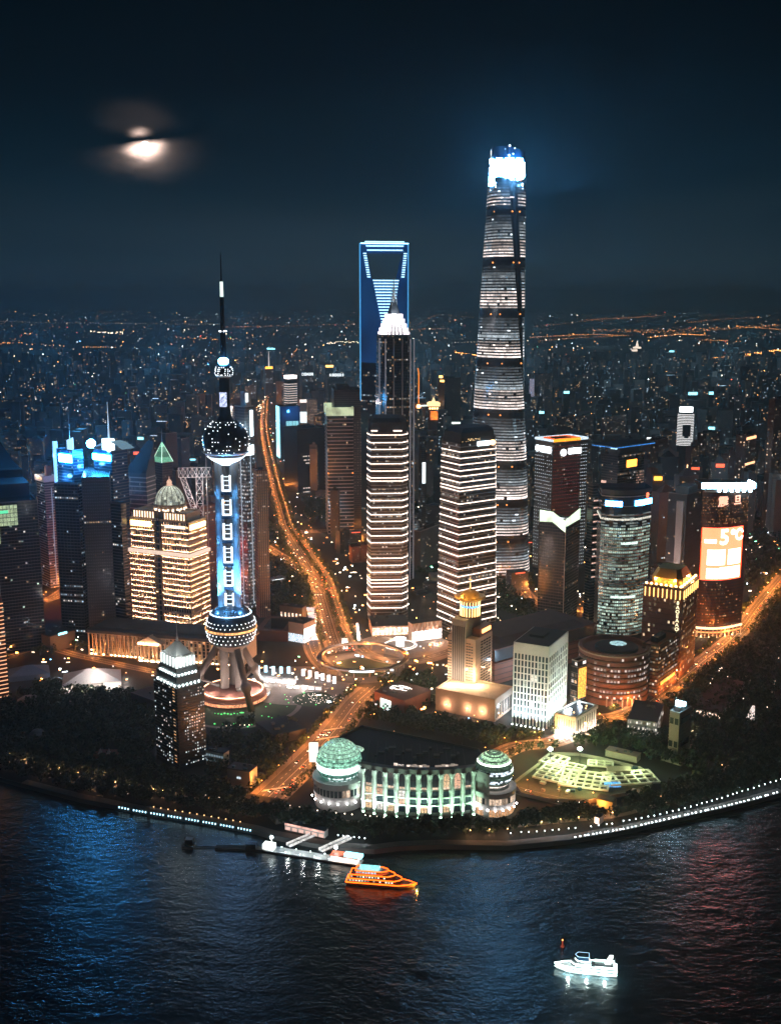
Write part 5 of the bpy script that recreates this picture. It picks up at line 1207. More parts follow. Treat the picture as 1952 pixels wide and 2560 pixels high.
# shopping mall with the big dark roof
cx, cy, w, d, Py = foot(1120, 1235, 1490, 1712, 52)
t = thing('shopping_mall', 'vast dark roofed mall with a bluish upper wall and brown lower storeys', 'mall', (cx, cy, 0), -radians(52)); OCC.append((cx, cy, 85))
h = ZH(Py, 1628); g = MB(); g.box(0, 0, 0, w, d, h*.62, bottom=False); g.build('wall', 'brick_red', t)
g = MB(); g.box(-2, 2, h*.62, w-5, d-5, h*.38); g.build('upper_wall', 'curtain_grey', t)
g = MB(); g.prism(rect(w-1, d-1), h, h+1.5, 0); g.prism(rect(w*.8, d*.8), h+1.5, h+7, 0, top=rect(w*.55, d*.72)); g.build('roof', 'roof_brown', t)
for k in range(4): g = MB(); g.ring(rect(w+.8, d+.8), rect(w-.2, d-.2), 0, 1.0); g.build('floor_band', 'roof_brown', t, loc=(0, 0, 4+k*6))
g = MB(); g.box(w/2+.6, -d*.05, 12, .5, d*.22, 4); g.build('sign', em('mall_strip', (1, .70, .48), 2.0, var=.7, vscale=.3), t)
for i in range(22): g = MB(); g.box(0, 0, 0, .5, 1.6, .5); g.build('roof_fin', 'brick_red', t, loc=(w*.3, d*.02+i*2.6, h+5))
light('POINT', t, (w/2+16, -d*.1, 9), 2.2e4, (1, .50, .28), 1); light('POINT', t, (w/2+25, -d*.35, 22), 5e4, (.5, .75, 1), 1)

# ================================================================ crowned tower near the park
cx, cy, w, d, Py = foot(393, 450, 517, 1930, 48)
t = thing('office_tower', 'dark green-grey tower near the river with scattered lit windows and a glowing white stepped crown', 'tower', (cx, cy, 0), -radians(48)); OCC.append((cx, cy, 32))
h = ZH(Py, 1722); g = MB(); g.box(0, 0, 0, w, d, h, bottom=False); g.box(w*.5-2, -d*.5+2, 0, 4, 4, h*.98); g.build('wall', 'curtain_grey', t)
g = MB(); R = random.Random(17); gen = lit(((.85, 1, 1), (.8, .95, 1), WHITE), .22, .35, 1.5, .22, 5)
wall_panes(g, (-w/2, -d/2), (w*.25, -d/2), 4, h, 8, 26, gen, .2, .45, .42, 0, 0); wall_panes(g, (w/2, -d*.28), (w/2, d/2), 4, h, 9, 26, gen, .2, .45, .42, 0, 1)
wall_panes(g, (w*.32, -d/2), (w*.42, -d/2), 4, h, 1, 26, lit((ORANGE, WARM), .6, .3, 1.0, 0, 2), .25, .9, .3, 0, 2)
g.build('windows', WIN, t, stuff=True)
fb = MB(); fb.ring(rect(w+.6, d+.6), rect(w-.2, d-.2), 0, .5); me = fb.mesh('floor_band', ['metal_dark'])
for k in range(26): inst(me, 'floor_band', t, (0, 0, 4+(h-4)*k/26))
s_ = 1.0; z = h
for i, (k0, dz_) in enumerate(((.86, 9), (.74, 7))):
    g = MB(); g.box(0, 0, z, w*k0, d*k0, dz_); st = g.build('setback', 'curtain_grey', t)
    for q in range(6): g = MB(); g.sphere(0, 0, 0, .9, 8, 5); g.build('flood_lamp', em('crown_lamp', (.85, 1, .97), 9), st, loc=(-w*k0/2+w*k0*(q+.5)/6, -d*k0/2-.8, z+1)); g = MB(); g.sphere(0, 0, 0, .9, 8, 5); g.build('flood_lamp', em('crown_lamp', (.85, 1, .97), 9), st, loc=(w*k0/2+.8, -d*k0/2+d*k0*(q+.5)/6, z+1))
    z += dz_
g = MB(); g.box(0, 0, z, w*.62, d*.62, 9); cr = g.build('crown_stage', 'stone_pale', t)
for q in range(6):
    for f in (0, 1):
        g = MB(); g.box(0, 0, 0, 1.3, 1.3, 8.6); x, y = ((-w*.31+w*.62*q/5, -d*.33) if f == 0 else (w*.33, -d*.31+d*.62*q/5)); g.build('crown_pillar', em('pillar_lit', (.88, 1, .97), 1.5), cr, loc=(x, y, z))
z += 9; g = MB(); g.box(0, 0, z, w*.66, d*.66, 1.2); g.prism(rect(w*.55, d*.55), z+1.2, z+11, 0, top=rect(w*.12, d*.12)); g.build('crown_roof', 'stone_pale', t)
g = MB(); g.lathe([(1.4, z+11), (.9, z+15), (.4, z+20), (.08, z+32)], 8); g.build('spire', 'metal_light', t)
for a in (-w*.4, w*.4): light('POINT', t, (a, -d*.45, z+2), 7e3, (.9, 1, .97), .4)
light('POINT', t, (w*.6, -d*.1, z-4), 6e3, (.9, 1, .97), .4)

# ================================================================ left-hand group
t, w, d, h = tower('office_tower', 'black glass tower with a pyramid top and pale green lit upper floors', 'tower', -95, -14, 116, 1640, 1262, 64, core='glass_dark', p=.035, floor_p=.05, hi=1.0, pal=(GREEN, WHITE, WARM), units=False, mull=(3.5, .4, 'metal_dark'))
OCC[-1] = (OCC[-1][0], OCC[-1][1], 40)
g = MB(); g.box(0, 6, h, w*.8, d*.72, 16); g.box(2, 12, h+16, w*.55, d*.5, 10); g.prism([(x+2, y+13) for x, y in rect(w*.45, d*.36)], h+26, h+52, 0, top=[(x*.02+2, y*.02+13) for x, y in rect(w, d)]); g.build('pyramid_roof', 'roof_dark', t)
g = MB(); R = random.Random(2)
for k in range(5):
    for i in range(9):
        y0 = -d*.5+d*.62*(i+.06)/9; y1 = -d*.5+d*.62*(i+.94)/9; z = h-27+k*5
        g.face([(w/2+.6, y0, z), (w/2+.6, y1, z), (w/2+.6, y1, z+4.3), (w/2+.6, y0, z+4.3)], 0, shade((.80, 1, .60), R.uniform(.35, .62)))
for k in range(4):
    for i in range(2): y0 = -d*.5+d*.14*(i+.06); y1 = -d*.5+d*.14*(i+.94); z = h-48+k*5; g.face([(w/2+.6, y0, z), (w/2+.6, y1, z), (w/2+.6, y1, z+4.3), (w/2+.6, y0, z+4.3)], 0, shade((.80, 1, .60), R.uniform(.3, .55)))
g.build('lit_hall', WIN, t); g = MB(); g.box(w/2+1, -d*.18, h-12, .4, 15, 3.4); g.build('sign', em('sign_green', (.15, 1, .50), 1.0), t)
g = MB(); g.box(w/2+.6, -d*.30, 0, .6, .6, h-30); g.build('corner_rib', 'metal_light', t)
t, w, d, h = tower('office_tower', 'tower at the picture edge wrapped in thin orange light lines', 'tower', -70, -10, 23, 1760, 1500, 55, core='brick_red', p=.02, units=False)
for k in range(24): g = MB(); g.ring(rect(w+1.2, d+1.2), rect(w-.2, d-.2), 0, .8); g.build('light_strip', em('stripe_orange', (1, .48, .24), 1.5, False), t, loc=(0, 0, 6+k*(h-8)/24))
g = MB(); g.box(0, 0, h+1.4, w*.9, d*.9, 1.6); g.build('lit_roof_edge', em('stripe_hot', (1, .35, .10), 4), t)
g = MB(); 
t, w, d, h = tower('office_tower', 'dark tower with a thin blue LED wall, at the left edge behind the striped one', 'tower', -30, -12, 13, 1660, 1338, 45, core='glass_blue', p=.02, units=False)
for k in range(30): g = MB(); g.box(w/2+.4, 0, 0, .4, d*.9, 1.0); g.build('light_strip', em('stripe_deepblue', (.04, .22, 1), .9, False), t, loc=(0, 0, h*.5+k*h*.5/30))
t, w, d, h = tower('office_tower', 'slim grey tower topped by a small white and orange outlined crown', 'tower', 108, 128, 156, 1470, 1200, 50, wall='concrete', core='curtain_grey', p=.05, floor_p=0, pal=(COOL, WHITE), bandh=1.4, band='concrete', units=False)
g = MB(); g.ring(rect(w+4, d+4), rect(w, d), h-3, h+5); g.build('crown', 'stone_pale', t); g = MB(); g.box(-w*.1, -d/2-2.4, h, w*.3, .4, 3); g.box(w*.25, -d/2-2.4, h, w*.2, .4, 3); g.build('crown_sign', em('crown_peach', (1, .55, .35), 1.6), t)
g = MB(); g.box(w*.3, 0, h+5, 6, 8, 14); g.build('roof_frame', 'brick_red', t); light('POINT', t, (-w*.2, -d*.9, h+8), 1.5e4, (1, .8, .7), 1)
g = MB(); g.box(w/2+.5, d*.05, 4, .5, 1.2, h*.9); g.box(w/2+.5, d*.32, 4, .5, .8, h*.9); g.build('lit_rib', em('rib_grey', (.5, .6, .75), .35, False), t)
# the two blue signed towers
for (x0, xm, x1, yb, yt, lab, fx) in ((166, 205, 230, 1560, 1128, 'blue glass tower with a glowing white sign panel, sail-like fins and a thin mast', 0), (256, 300, 338, 1560, 1130, 'blue tower with curved roof fins, white sign band and a mast beside a bright lamp', 1)):
    t, w, d, h = tower('office_tower', lab, 'tower', x0, xm, x1, yb, yt, 35, core='glass_blue', wall='metal_dark', p=.05 if fx == 0 else .08, floor_p=.03, pal=(COOL, WHITE), hi=.9, units=False)
    hs = em('sign_white_hot', (.86, .96, 1), 9)
    if fx == 0:
        g = MB(); g.box(w*.1, -d/2-1.4, h-15, w*.78, 1.2, 10); g.build('sign', em('sign_blazing', (.02, .36, 1.0), 210), t)
        g = MB(); g.prism([(-w/2-7, -d/2), (-w/2-1, -d/2-2), (-w/2-1, -d/2+3)], h*.62, h+10, 0); g.build('fin', em('fin_blue', (.28, .62, 1), 1.5), t)
        g = MB(); g.v = [(w*.1, -d/2+2, h), (w*.45, -d/2+2, h), (w*.45, -d/2+2, h+17), (w*.1, -d/2+2, h+13), (w*.1, -d/2+4, h), (w*.45, -d/2+4, h), (w*.45, -d/2+4, h+17), (w*.1, -d/2+4, h+13)]; g.idx(0, ((0, 1, 2, 3), (7, 6, 5, 4), (0, 4, 5, 1), (1, 5, 6, 2), (2, 6, 7, 3), (3, 7, 4, 0))); g.build('roof_sail', em('sail_blue', (.45, .78, 1), 1.3), t)
        g = MB(); g.tube((w*.05, 0, h), (w*.05, 0, h+60), .7, .2, 6); g.build('mast', 'metal_light', t)
        light('POINT', t, (0, -d*.9, h-34), 4e4, (.10, .45, 1), 3); light('POINT', t, (w*.7, -d*.8, h*.62), 3e4, (.06, .35, 1), 3); light('POINT', t, (-w*.9, -d*.5, h-10), 3e4, (.15, .5, 1), 3)
    else:
        g = MB(); g.box(-w*.02, -d/2-1.4, h-12, w*.95, 1.2, 7.5); g.build('sign', em('sign_blazing', (.02, .36, 1.0), 210), t)
        g = MB(); g.box(-w*.1, 0, h, w*.35, d*.4, 14); g.build('roof_lantern', em('lantern_ice', (.80, .94, 1), 3.5), t)
        g = MB(); pts = [(-w*.5+w*1.5*i/8, 8*sin(pi*i/8)) for i in range(9)]
        for (xa, za2), (xb, zb2_) in zip(pts[:-1], pts[1:]): g.v += [(xa, -d*.4, h+4+za2), (xb, -d*.4, h+4+zb2_), (xb, d*.4, h+4+zb2_), (xa, d*.4, h+4+za2)]; n0 = len(g.v)-4; g.idx(n0, ((0, 1, 2, 3),))
        g.build('curved_roof', em('sail_soft', (.40, .68, .85), .35, False), t)
        g = MB(); g.tube((-w*.05, 0, h+12), (-w*.05, 0, h+62), 1.2, .15, 6); g.build('mast', em('mast_lit', (.7, .88, 1), .7, False), t)
        g = MB(); g.sphere(0, 0, 0, 5.5, 14, 8); g.build('floodlight', em('lamp_blueblaze', (.06, .42, 1.0), 400), t, loc=(-w*.62, -d*.5, h+8))
        g = MB(); g.sphere(0, 0, 0, 3.5, 12, 8); g.build('floodlight', em('lantern_ice', (.80, .94, 1), 3.5), t, loc=(w*.38, -d*.5, h+3))
        light('POINT', t, (-w*.6, -d*1.1, h-20), 4e4, (.10, .45, 1), 3); light('POINT', t, (0, -d*.9, h*.6), 3e4, (.06, .35, 1), 3)
tower('office_tower', 'dark tower with a pale crown window row standing below the blue signed tower', 'tower', 158, 215, 224, 1590, 1212, 12, core='glass_dark', p=.03, floor_p=.06, pal=(WHITE, COOL), mull=(4, .7, 'metal_dark'), units=False)
tower('office_tower', 'dark ribbed tower with faint vertical fins between the blue towers and the slanted one', 'tower', 216, 226, 292, 1588, 1196, 78, core='curtain_grey', wall='metal_dark', p=.03, floor_p=.03, pal=(WHITE, WARM), mull=(2.6, .8, 'metal_dark'), units=False)
tower('office_tower', 'broad dark tower with one bright row of windows near its top', 'tower', 284, 318, 330, 1585, 1262, 30, core='glass_dark', p=.06, floor_p=.04, pal=(COOL, WHITE), units=False)
# slant-roofed tower, washed red at its foot
cx, cy, w, d, Py = foot(326, 380, 402, 1520, 18)
t = thing('office_tower', 'grey tower with a steep black slanting roof, its lower half washed in red light', 'tower', (cx, cy, 0), -radians(18)); OCC.append((cx, cy, 40))
h = ZH(Py, 1184); h2 = ZH(Py+20, 1103); g = MB(); g.box(0, 0, 0, w, d, h, bottom=False); g.build('wall', 'curtain_grey', t)
g = MB(); g.v = [(-w/2, -d/2, h), (w/2, -d/2, h), (w/2, d/2, h2), (w*.2, d/2, h2), (-w/2, d/2, h), (w/2, d/2, h)]; g.idx(0, ((0, 1, 2, 3), (1, 5, 2), (0, 3, 4), (4, 3, 2, 5))); g.build('slanting_roof', 'roof_dark', t)
me = MB(); me.ring(rect(w+.8, d+.8), rect(w-.2, d-.2), 0, 1.5); me = me.mesh('floor_band', ['concrete'])
for k in range(int(h/6)): inst(me, 'floor_band', t, (0, 0, k*6))
g = MB(); wall_panes(g, (-w/2, -d/2), (w/2, -d/2), 0, h, 22, int(h/6), lit((WHITE,), .12, .05, .3, .0, 2), .2); g.build('windows', WIN, t, stuff=True)
light('POINT', t, (w*.1, -d*1.1, h*.30), 1.3e5, (1, .06, .05), 3); light('POINT', t, (-w*.2, -d*1.2, h*.05), 1.6e5, (1, .10, .05), 3); light('POINT', t, (w*.9, -d*.9, h*.12), 8e4, (1, .22, .08), 3)
g = MB(); g.box(w*.3, -d/2-1, h*.18, w*.4, .8, 30); g.build('led_wall', em('led_red', (1, .003, .001), 130), t)
# green pyramid crowned tower
t, w, d, h = tower('office_tower', 'grey tower crowned by a glowing green glass pyramid and needle', 'tower', 396, 416, 440, 1430, 1158, 45, core='curtain_grey', wall='concrete', p=.02, floor_p=.0, units=False)
g = MB(); b0 = rect(w*1.15, d*1.15); g.prism(b0, h, h+.8, 0); g.build('eave', 'metal_light', t)
b1 = [(x*.05, y*.05) for x, y in b0]; hp = 30
for i in range(4):
    a, b = b0[i], b0[(i+1) % 4]; f = MB()
    for k in range(4):
        t0, t1 = k/4, (k+1)/4; L0 = [(p[0]*(1-q*.96), p[1]*(1-q*.96), h+1+hp*q) for q in (t0, t1) for p in (a, b)]; f.face([L0[0], L0[1], L0[3], L0[2]], 0, shade((.35, 1, .62), (.5, .18, .30, .8)[k]))
    f.build('glass_face', WIN, t)
    g = MB(); g.tube((a[0], a[1], h+1), (a[0]*.04, a[1]*.04, h+hp), .6, .4, 5); g.build('hip_light', em('hip_green', (.65, 1, .78), 1.6, False), t)
g = MB(); g.tube((0, 0, h+hp), (0, 0, h+hp+22), .8, .15, 6); g.build('spire', 'metal_light', t)
# building behind the domed tower
tower('office_block', 'reddish low tower behind the domed bank with a pale roof drum', 'building', 470, 515, 552, 1480, 1268, 40, core='brick_red', wall='brick_red', p=.12, floor_p=.1, hi=1.2, pal=(WHITE, WARM))
for a in ((404, 424, 452, 1340, 1085), (430, 446, 470, 1345, 1178), (446, 460, 480, 1290, 1098)): tower('apartment_tower', {404: 'pale grey stepped apartment tower behind the green pyramid', 430: 'squat grey tower beside the white steel lattice', 446: 'dim grey tower half hidden behind the lattice'}[a[0]], 'tower', *a, 45, core='concrete_dark', wall='concrete', p=.03, floor_p=0, hi=.5)
# steel lattice frame
Yt = 1500; X0, X1 = XA(452, Yt, 100), XA(532, Yt, 100); zA, zB = ZH(Yt, 1196), ZH(Yt, 1168)
t = thing('steel_lattice', 'white steel lattice gantry with a braced leg, behind the domed tower', 'structure', (X0, Yt, 0)); OCC.append((X0+20, Yt, 40))
def truss(g, p0, p1, wdt, n, r=.45):
    p0, p1 = Vector(p0), Vector(p1); ax = (p1-p0); up = Vector((0, 0, 1)) if abs(ax.normalized().z) < .7 else Vector((1, 0, 0)); q = up*wdt
    g.tube(p0, p1, r, r, 5); g.tube(p0+q, p1+q, r, r, 5)
    for i in range(n):
        a = p0+ax*(i/n); b = p0+ax*((i+1)/n); g.tube(a, a+q, r*.8, r*.8, 4); g.tube(a, b+q, r*.7, r*.7, 4); g.tube(a+q, b, r*.7, r*.7, 4)
for (p0, p1, wd_, n, nm) in (((0, 0, zB-14), (X1-X0, 0, zA+2), 13, 7, 'girder'), ((22, 0, 0), (24, 0, zB-8), 9, 13, 'lattice_leg'), ((2, 0, zB-14), (18, -4, zB-60), 7, 5, 'lattice_brace')):
    g = MB(); truss(g, p0, p1, wd_, n); g.build(nm, 'metal_white', t)
g = MB(); g.tube((X1-X0-6, 0, 0), (X1-X0-6, 0, ZH(Yt, 1060)), .8, .3, 6); g.build('mast', 'metal_light', t)
light('POINT', t, (20, -26, zB-30), 5e4, (1, .86, .8), 2); light('POINT', t, (45, -26, zB), 2.5e4, (.8, .9, 1), 2)

# ================================================================ avenue-side towers
t, w, d, h = tower('office_tower', 'ice-blue glass tower with a tall white sign and lit floors, just behind the television tower', 'tower', 600, 624, 646, 1530, 1018, 40, core='curtain_grey', wall='metal_light', p=.0, floor_p=0, units=False, panes=False)
g = MB(); gen = lit((COOL, (.9, .96, 1), WHITE), .55, .1, 1.2, .45, 5); zz_ = ZH(Yt, 1140)
wall_panes(g, (-w/2, -d/2), (w/2, -d/2), 4, h*.76, 9, 40, gen, .5, .8, .4, 0, 0); wall_panes(g, (w/2, -d/2), (w/2, d/2), 4, h*.76, 9, 40, gen, .5, .8, .4, 0, 1); g.build('windows', WIN, t, stuff=True)
g = MB(); g.box(w/2+.8, d*.2, h*.86, .9, d*.26, 34); g.build('sign', em('sign_ice', (.75, .93, 1), 6), t); g = MB(); g.box(w/2+.8, -d*.05, h*.77, .9, d*.8, 13); g.build('lit_panel', em('sign_ice', (.75, .93, 1), 6), t)
g = MB(); g.box(w*.2, 0, h, w*.5, d*.6, 20); g.build('plant_room', 'metal_light', t); g = MB(); g.box(w*.48, -d*.2, h+6, .6, d*.3, 12); g.build('roof_panel', em('panel_white', (.9, .96, 1), 1.5), t)
g = MB(); g.box(w*.0, -d/2-.5, 10, .8, .8, h*.74); g.box(w/2+.5, 0, 10, .8, .8, h*.74); g.build('vertical_light', em('vert_ice', (.6, .75, .9), .5, False), t)
light('POINT', t, (w*.8, -d*.8, h*.9), 3.5e4, (.6, .85, 1), 2)
tower('office_tower', 'brown ribbed tower standing right behind the ice-blue one', 'tower', 642, 650, 676, 1545, 1178, 70, core='glass_brown', wall='bronze', p=.10, floor_p=.03, pal=(WARM, WHITE), mull=(2.4, .7, 'concrete_warm'), hi=.8)
t, w, d, h = tower('office_tower', 'white shop-topped block with red lamps, peeping out behind the dark sphere', 'tower', 575, 588, 604, 1260, 1018, 40, core='stone_pale', wall='stone_pale', p=.05, floor_p=0)
light('POINT', t, (w*.3, -d, h+3), 4e4, (1, .8, .75), 2)
t, w, d, h = tower('office_tower', 'broad grey tower of thin horizontal lines under a lit greenish crown', 'tower', 815, 821, 884, 1335, 1040, 84, core='glass_dark', wall='concrete', p=.02, floor_p=.02, hi=.9, band='metal_light', bandh=1.4, bandt=.6, fh=6.4, pal=(WHITE, WARM), units=False)
g = MB(); g.ring(rect(w+1, d+3), rect(w-5, d-3), h, h+15); g.build('crown', em('crown_moss', (.85, 1, .62), .55, False, var=.5, vscale=.05), t); g = MB(); g.box(0, 0, h, w*.5, d*.6, 7); g.build('plant_room', 'concrete', t)
for yy in (-.48, .48): g = MB(); g.sphere(0, 0, 0, 1.4, 8, 5); g.build('beacon', 'beacon', t, loc=(w/2+1, d*yy, ZH(cy, 1120) if False else h*.52))
light('POINT', t, (w/2+10, -d*.3, h*.25), 3.5e4, (.8, .9, 1), 2)
t, w, d, h = tower('office_tower', 'tall black box tower dotted with vertical rows of small lights, behind the lined grey one', 'tower', 832, 838, 906, 1330, 978, 84, core='metal_dark', wall='metal_dark', p=.0, floor_p=.0, panes=False, units=False)
g = MB()
for i in range(9):
    for k in range(34):
        if (i*7+k) % 5 and k > 8-i % 3: g.dot(w/2+.5, -d*.35+d*.80*i/8, h-14-k*5.2, .45)
g.build('row_lights', em('dot_faint', (1, .95, .9), 1.0, False), t, stuff=True); g = MB(); g.box(0, -d*.15, h, w*.6, d*.45, 8); g.build('plant_room', 'concrete_dark', t)
# blue framed block with its cyan screen
t, w, d, h = tower('office_block', 'blue block with a glowing cyan vertical edge and a large cyan screen', 'building', 694, 702, 752, 1150, 1018, 74, core='glass_blue', wall='glass_blue', p=0, panes=False, bands=False, units=False)
g = MB(); g.box(-w*.1, -d/2-1, 4, w*.9, 1, h-4); g.build('lit_edge', em('edge_cyan', (.30, .82, 1), 2.6), t)
g = MB()
for i in range(14): g.box(w/2+.8, -d*.20+d*.62*(i+.5)/14, 10, .8, d*.62/14*(.8 if i % 3 else .98), h*.66, 0, shade((.35, .88, 1), .7+.5*((i*5) % 7)/7))
g.build('led_screen', LED, t); light('POINT', t, (w, 0, h*.9), 9e4, (.1, .5, 1), 3)
t, w, d, h = tower('office_block', 'brilliant white lit slab beside the cyan screen', 'building', 746, 750, 771, 1085, 1000, 76, core='stone_pale', wall='stone_pale', p=0, panes=False, bands=False, units=False)
g = MB(); g.box(w/2+.8, 0, 3, .8, d*.94, h*.62); g.build('lit_wall', em('wall_icewhite', (.80, .98, 1), 1.6), t); g = MB(); g.box(w/2+.8, 0, h-8, .8, d*.9, 9); g.build('lit_top', em('top_peach', (1, .86, .78), 1.8), t)
tower('office_block', 'cream gridded block of lit windows beside the white slab', 'building', 768, 771, 794, 1100, 1000, 78, core='stone_cream', wall='stone_cream', p=.85, floor_p=.5, hi=.7, pal=((1, .62, .45),), fh=4.5, bay=3.5, units=False)
tower('office_block', 'small block with blue top sign and orange side strip', 'building', 785, 790, 806, 1110, 1040, 60, core='brick_red', wall='roof_blue', p=.4, floor_p=.2, hi=.9, pal=(ORANGE,), units=False)
t, w, d, h = tower('office_block', 'long black hall block with a few rows of white windows', 'building', 712, 745, 818, 1235, 1075, 60, core='metal_dark', wall='metal_dark', p=.0, floor_p=.0, panes=False, bands=False)
g = MB(); R = random.Random(3)
for zf in (.56, .50, .45, .06, .0):
    for i in range(16):
        if R.random() < .8: g.box(w/2+.4, -d*.3+d*.5*i/16, h*zf+2, .4, d*.024, 2.2, 0, shade((1, .86, .76), R.uniform(.4, 1.3)))
g.build('windows', WIN, t, stuff=True)
t, w, d, h = tower('office_tower', 'curved tower of stacked white light lines with a glowing white top', 'tower', 712, 722, 744, 1060, 948, 50, core='metal_dark', wall='metal_dark', p=0, panes=False, bands=False, units=False)
for k in range(16): g = MB(); g.ring(rect(w+1, d+1), rect(w-.2, d-.2), 0, 2.0); g.build('light_strip', em('strip_pinkwhite', (1, .84, .78), 1.1, False), t, loc=(0, 0, h*.1+k*h*.052))
g = MB(); g.box(0, 0, h, w, d, 12); g.build('lit_top', em('top_pinkhot', (1, .84, .80), 4), t)
for (x0, xm, x1, yb, yt, s, m_, lab) in ((750, 756, 784, 1020, 938, 'DS84398', 'lamp_white', 'far dark block carrying a row of white digits and a check mark sign'), (814, 820, 864, 1020, 940, '8 885828 8', 'lamp_white', 'far wide block carrying a long row of white characters'), (660, 664, 684, 990, 922, '', 'orange_sign', 'far block with an orange name bar and a lit mast'), (810, 814, 834, 975, 918, '', 'gold_light', 'far block under a pink and gold lit sign'), (668, 690, 700, 930, 874, '', 'blue_led', 'far block with a pair of cyan sign bars'), (905, 912, 940, 1080, 975, '', 'blue_flood', 'block with a plain deep blue lit face at the foot of the blue skyscraper')):
    t, w, d, h = tower('office_block', lab, 'building', x0, xm, x1, yb, yt, 80 if x0 != 668 else 20, core='metal_dark', wall='metal_dark', p=.05, floor_p=.08, hi=1.0, pal=(WHITE, COOL), fh=5, bay=5, units=False)
    if s: text(t, s, 15, (w/2+1.5, 0, h+3), FR, em('far_white', (.88, .97, 1), 2.0, False), .4, width=.8); 
    elif x0 == 905: g = MB(); g.box(w/2+1, 0, h*.1, 1, d*.9, h*.75); g.build('lit_wall', em('deep_blue_wall', (.02, .20, .75), .9, False), t)
    else: g = MB(); g.box(w/2+1.5, 0, h, 1.5, d*.9, 9) if x0 != 668 else g.box(0, -d/2-1.5, h, w*.9, 1.5, 9); g.build('sign', m_ if x0 != 668 else em('far_cyan', (.30, .85, 1), 3), t)
    if x0 == 660: g = MB(); g.tube((w/2, 0, h+9), (w/2, 0, h+75), 3, .5, 6); g.build('mast', em('mast_warm', (1, .86, .8), 1.0, False), t)
# gilded temple-like roof and its neighbours right of the dark stepped skyscraper
X_, Y_ = G(1083, 1075); t = thing('temple_tower', 'distant building with a glowing golden tiered temple roof and reflection-like lit front', 'building', (X_, Y_, 0)); OCC.append((X_, Y_, 30)); k = mpp(Y_, 80)
h = ZH(Y_, 1015); g = MB(); g.box(0, 0, 0, 26*k, 24, h); g.build('wall', 'brick_red', t)
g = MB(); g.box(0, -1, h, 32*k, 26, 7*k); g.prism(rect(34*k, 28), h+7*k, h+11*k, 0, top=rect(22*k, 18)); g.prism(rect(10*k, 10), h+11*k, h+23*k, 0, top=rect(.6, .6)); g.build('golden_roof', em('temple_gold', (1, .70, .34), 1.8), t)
for i in range(4): g = MB(); g.box((i-1.5)*6*k, -13, h-7*k, 3.6*k, 1, 4*k); g.build('lantern', em('gold_lamp', (1, .58, .20), 9), t)
g = MB(); g.box(1*k, -12.6, h-34*k, 18*k, .8, 22*k); g.build('orange_screen', em('temple_orange', (1, .22, .03), 1.6, var=.6, vscale=.08), t)
t, w, d, h = tower('office_block', 'low block ablaze with orange floodlights, left of the golden temple roof', 'building', 1030, 1034, 1062, 1075, 1010, 75, core='brick_red', wall='brick_red', p=.1, floor_p=.1, units=False); g = MB(); g.sphere(0, 0, 0, 7, 12, 8); g.build('floodlight', em('blaze', (1, .50, .18), 7), t, loc=(w/2+3, -d*.1, h-8)); g = MB(); g.box(w/2+1, d*.5, h-8, 1, d*.9, 4); g.build('light_bar', em('bar_ice', (.8, 1, .9), 2), t)
g = MB(); g.tube((0, 0, h), (0, 0, h+95), 1.8, 1.8, 6); g.tube((0, 0, h+95), (-10, 0, h+112), 1.8, 1.8, 6); g.build('neon_outline', em('neon_orange', (1, .26, .03), 1.6, False), t)
t, w, d, h = tower('office_tower', 'tall dim purple-brown tower with an orange logo on its roof', 'tower', 1094, 1110, 1150, 1075, 948, 40, core='bronze', wall='bronze', p=.02, floor_p=0, hi=.5); g = MB(); g.box(-w*.05, -d/2-1, h+4, w*.5, 1.5, 7); g.box(w*.15, -d/2-1, h-9, w*.6, 1.5, 6); g.build('sign', 'gold_light', t)
t, w, d, h = tower('office_tower', 'thin tower with a white vertical sign seen in the gap between the striped towers', 'tower', 1046, 1052, 1064, 1330, 1095, 60, core='metal_dark', wall='metal_dark', p=.1, floor_p=.02, hi=.9, pal=(COOL, WHITE), units=False); g = MB(); g.box(w/2+.8, 0, h*.52, .8, d*.6, 38); g.build('sign', em('sign_vertical', (.85, .97, 1), 2.4), t)
t, w, d, h = tower('office_block', 'pale glass block glimpsed between the two striped towers', 'building', 1018, 1024, 1048, 1380, 1305, 60, core='curtain_grey', wall='metal_light', p=.8, floor_p=.6, hi=.6, pal=(COOL, WHITE), units=False)
tower('office_block', 'wide grey roofed hall between the two striped towers', 'building', 1034, 1050, 1100, 1425, 1330, 30, core='concrete_dark', wall='concrete', p=.05, floor_p=.0, hi=.8)
tower('office_tower', 'lined grey tower left of the striped one with a faint lit base', 'tower', 905, 908, 928, 1350, 1090, 75, core='curtain_grey', wall='concrete', p=.02, floor_p=0, band='metal_light', bandh=.8, units=False, mull=(3, .4, 'metal_light'))

# ================================================================ street lamps, cars
def arc_points(pts, step, start=0.0):
    out = []; acc = start
    for a, b in zip(pts[:-1], pts[1:]):
        A_, B_ = Vector(a), Vector(b); l = (B_-A_).length
        if l < 1e-6: continue
        d = (B_-A_)/l; t = acc
        while t < l: out.append((A_+d*t, d)); t += step
        acc = t-l
    return out
m_ = MB(); m_.tube((0, 0, 0), (0, 0, 9.5), .16, .10, 6); m_.tube((0, 0, 9.4), (2.2, 0, 10), .09, .07, 5); LP = m_.mesh('pole', ['metal_dark'])
m_ = MB(); m_.sphere(2.4, 0, 9.9, .62, 8, 5, sz=.6); LH = m_.mesh('lamp_head', ['lamp_orange'])
NLAMP = [0]
LL = bpy.data.lights.new('street_light', 'POINT'); LL.energy = LAMP_E; LL.color = (1, .27, .045); LL.shadow_soft_size = .5
LL2 = bpy.data.lights.new('street_light_bright', 'POINT'); LL2.energy = LAMP_E*1.7; LL2.color = (1, .29, .05); LL2.shadow_soft_size = .5
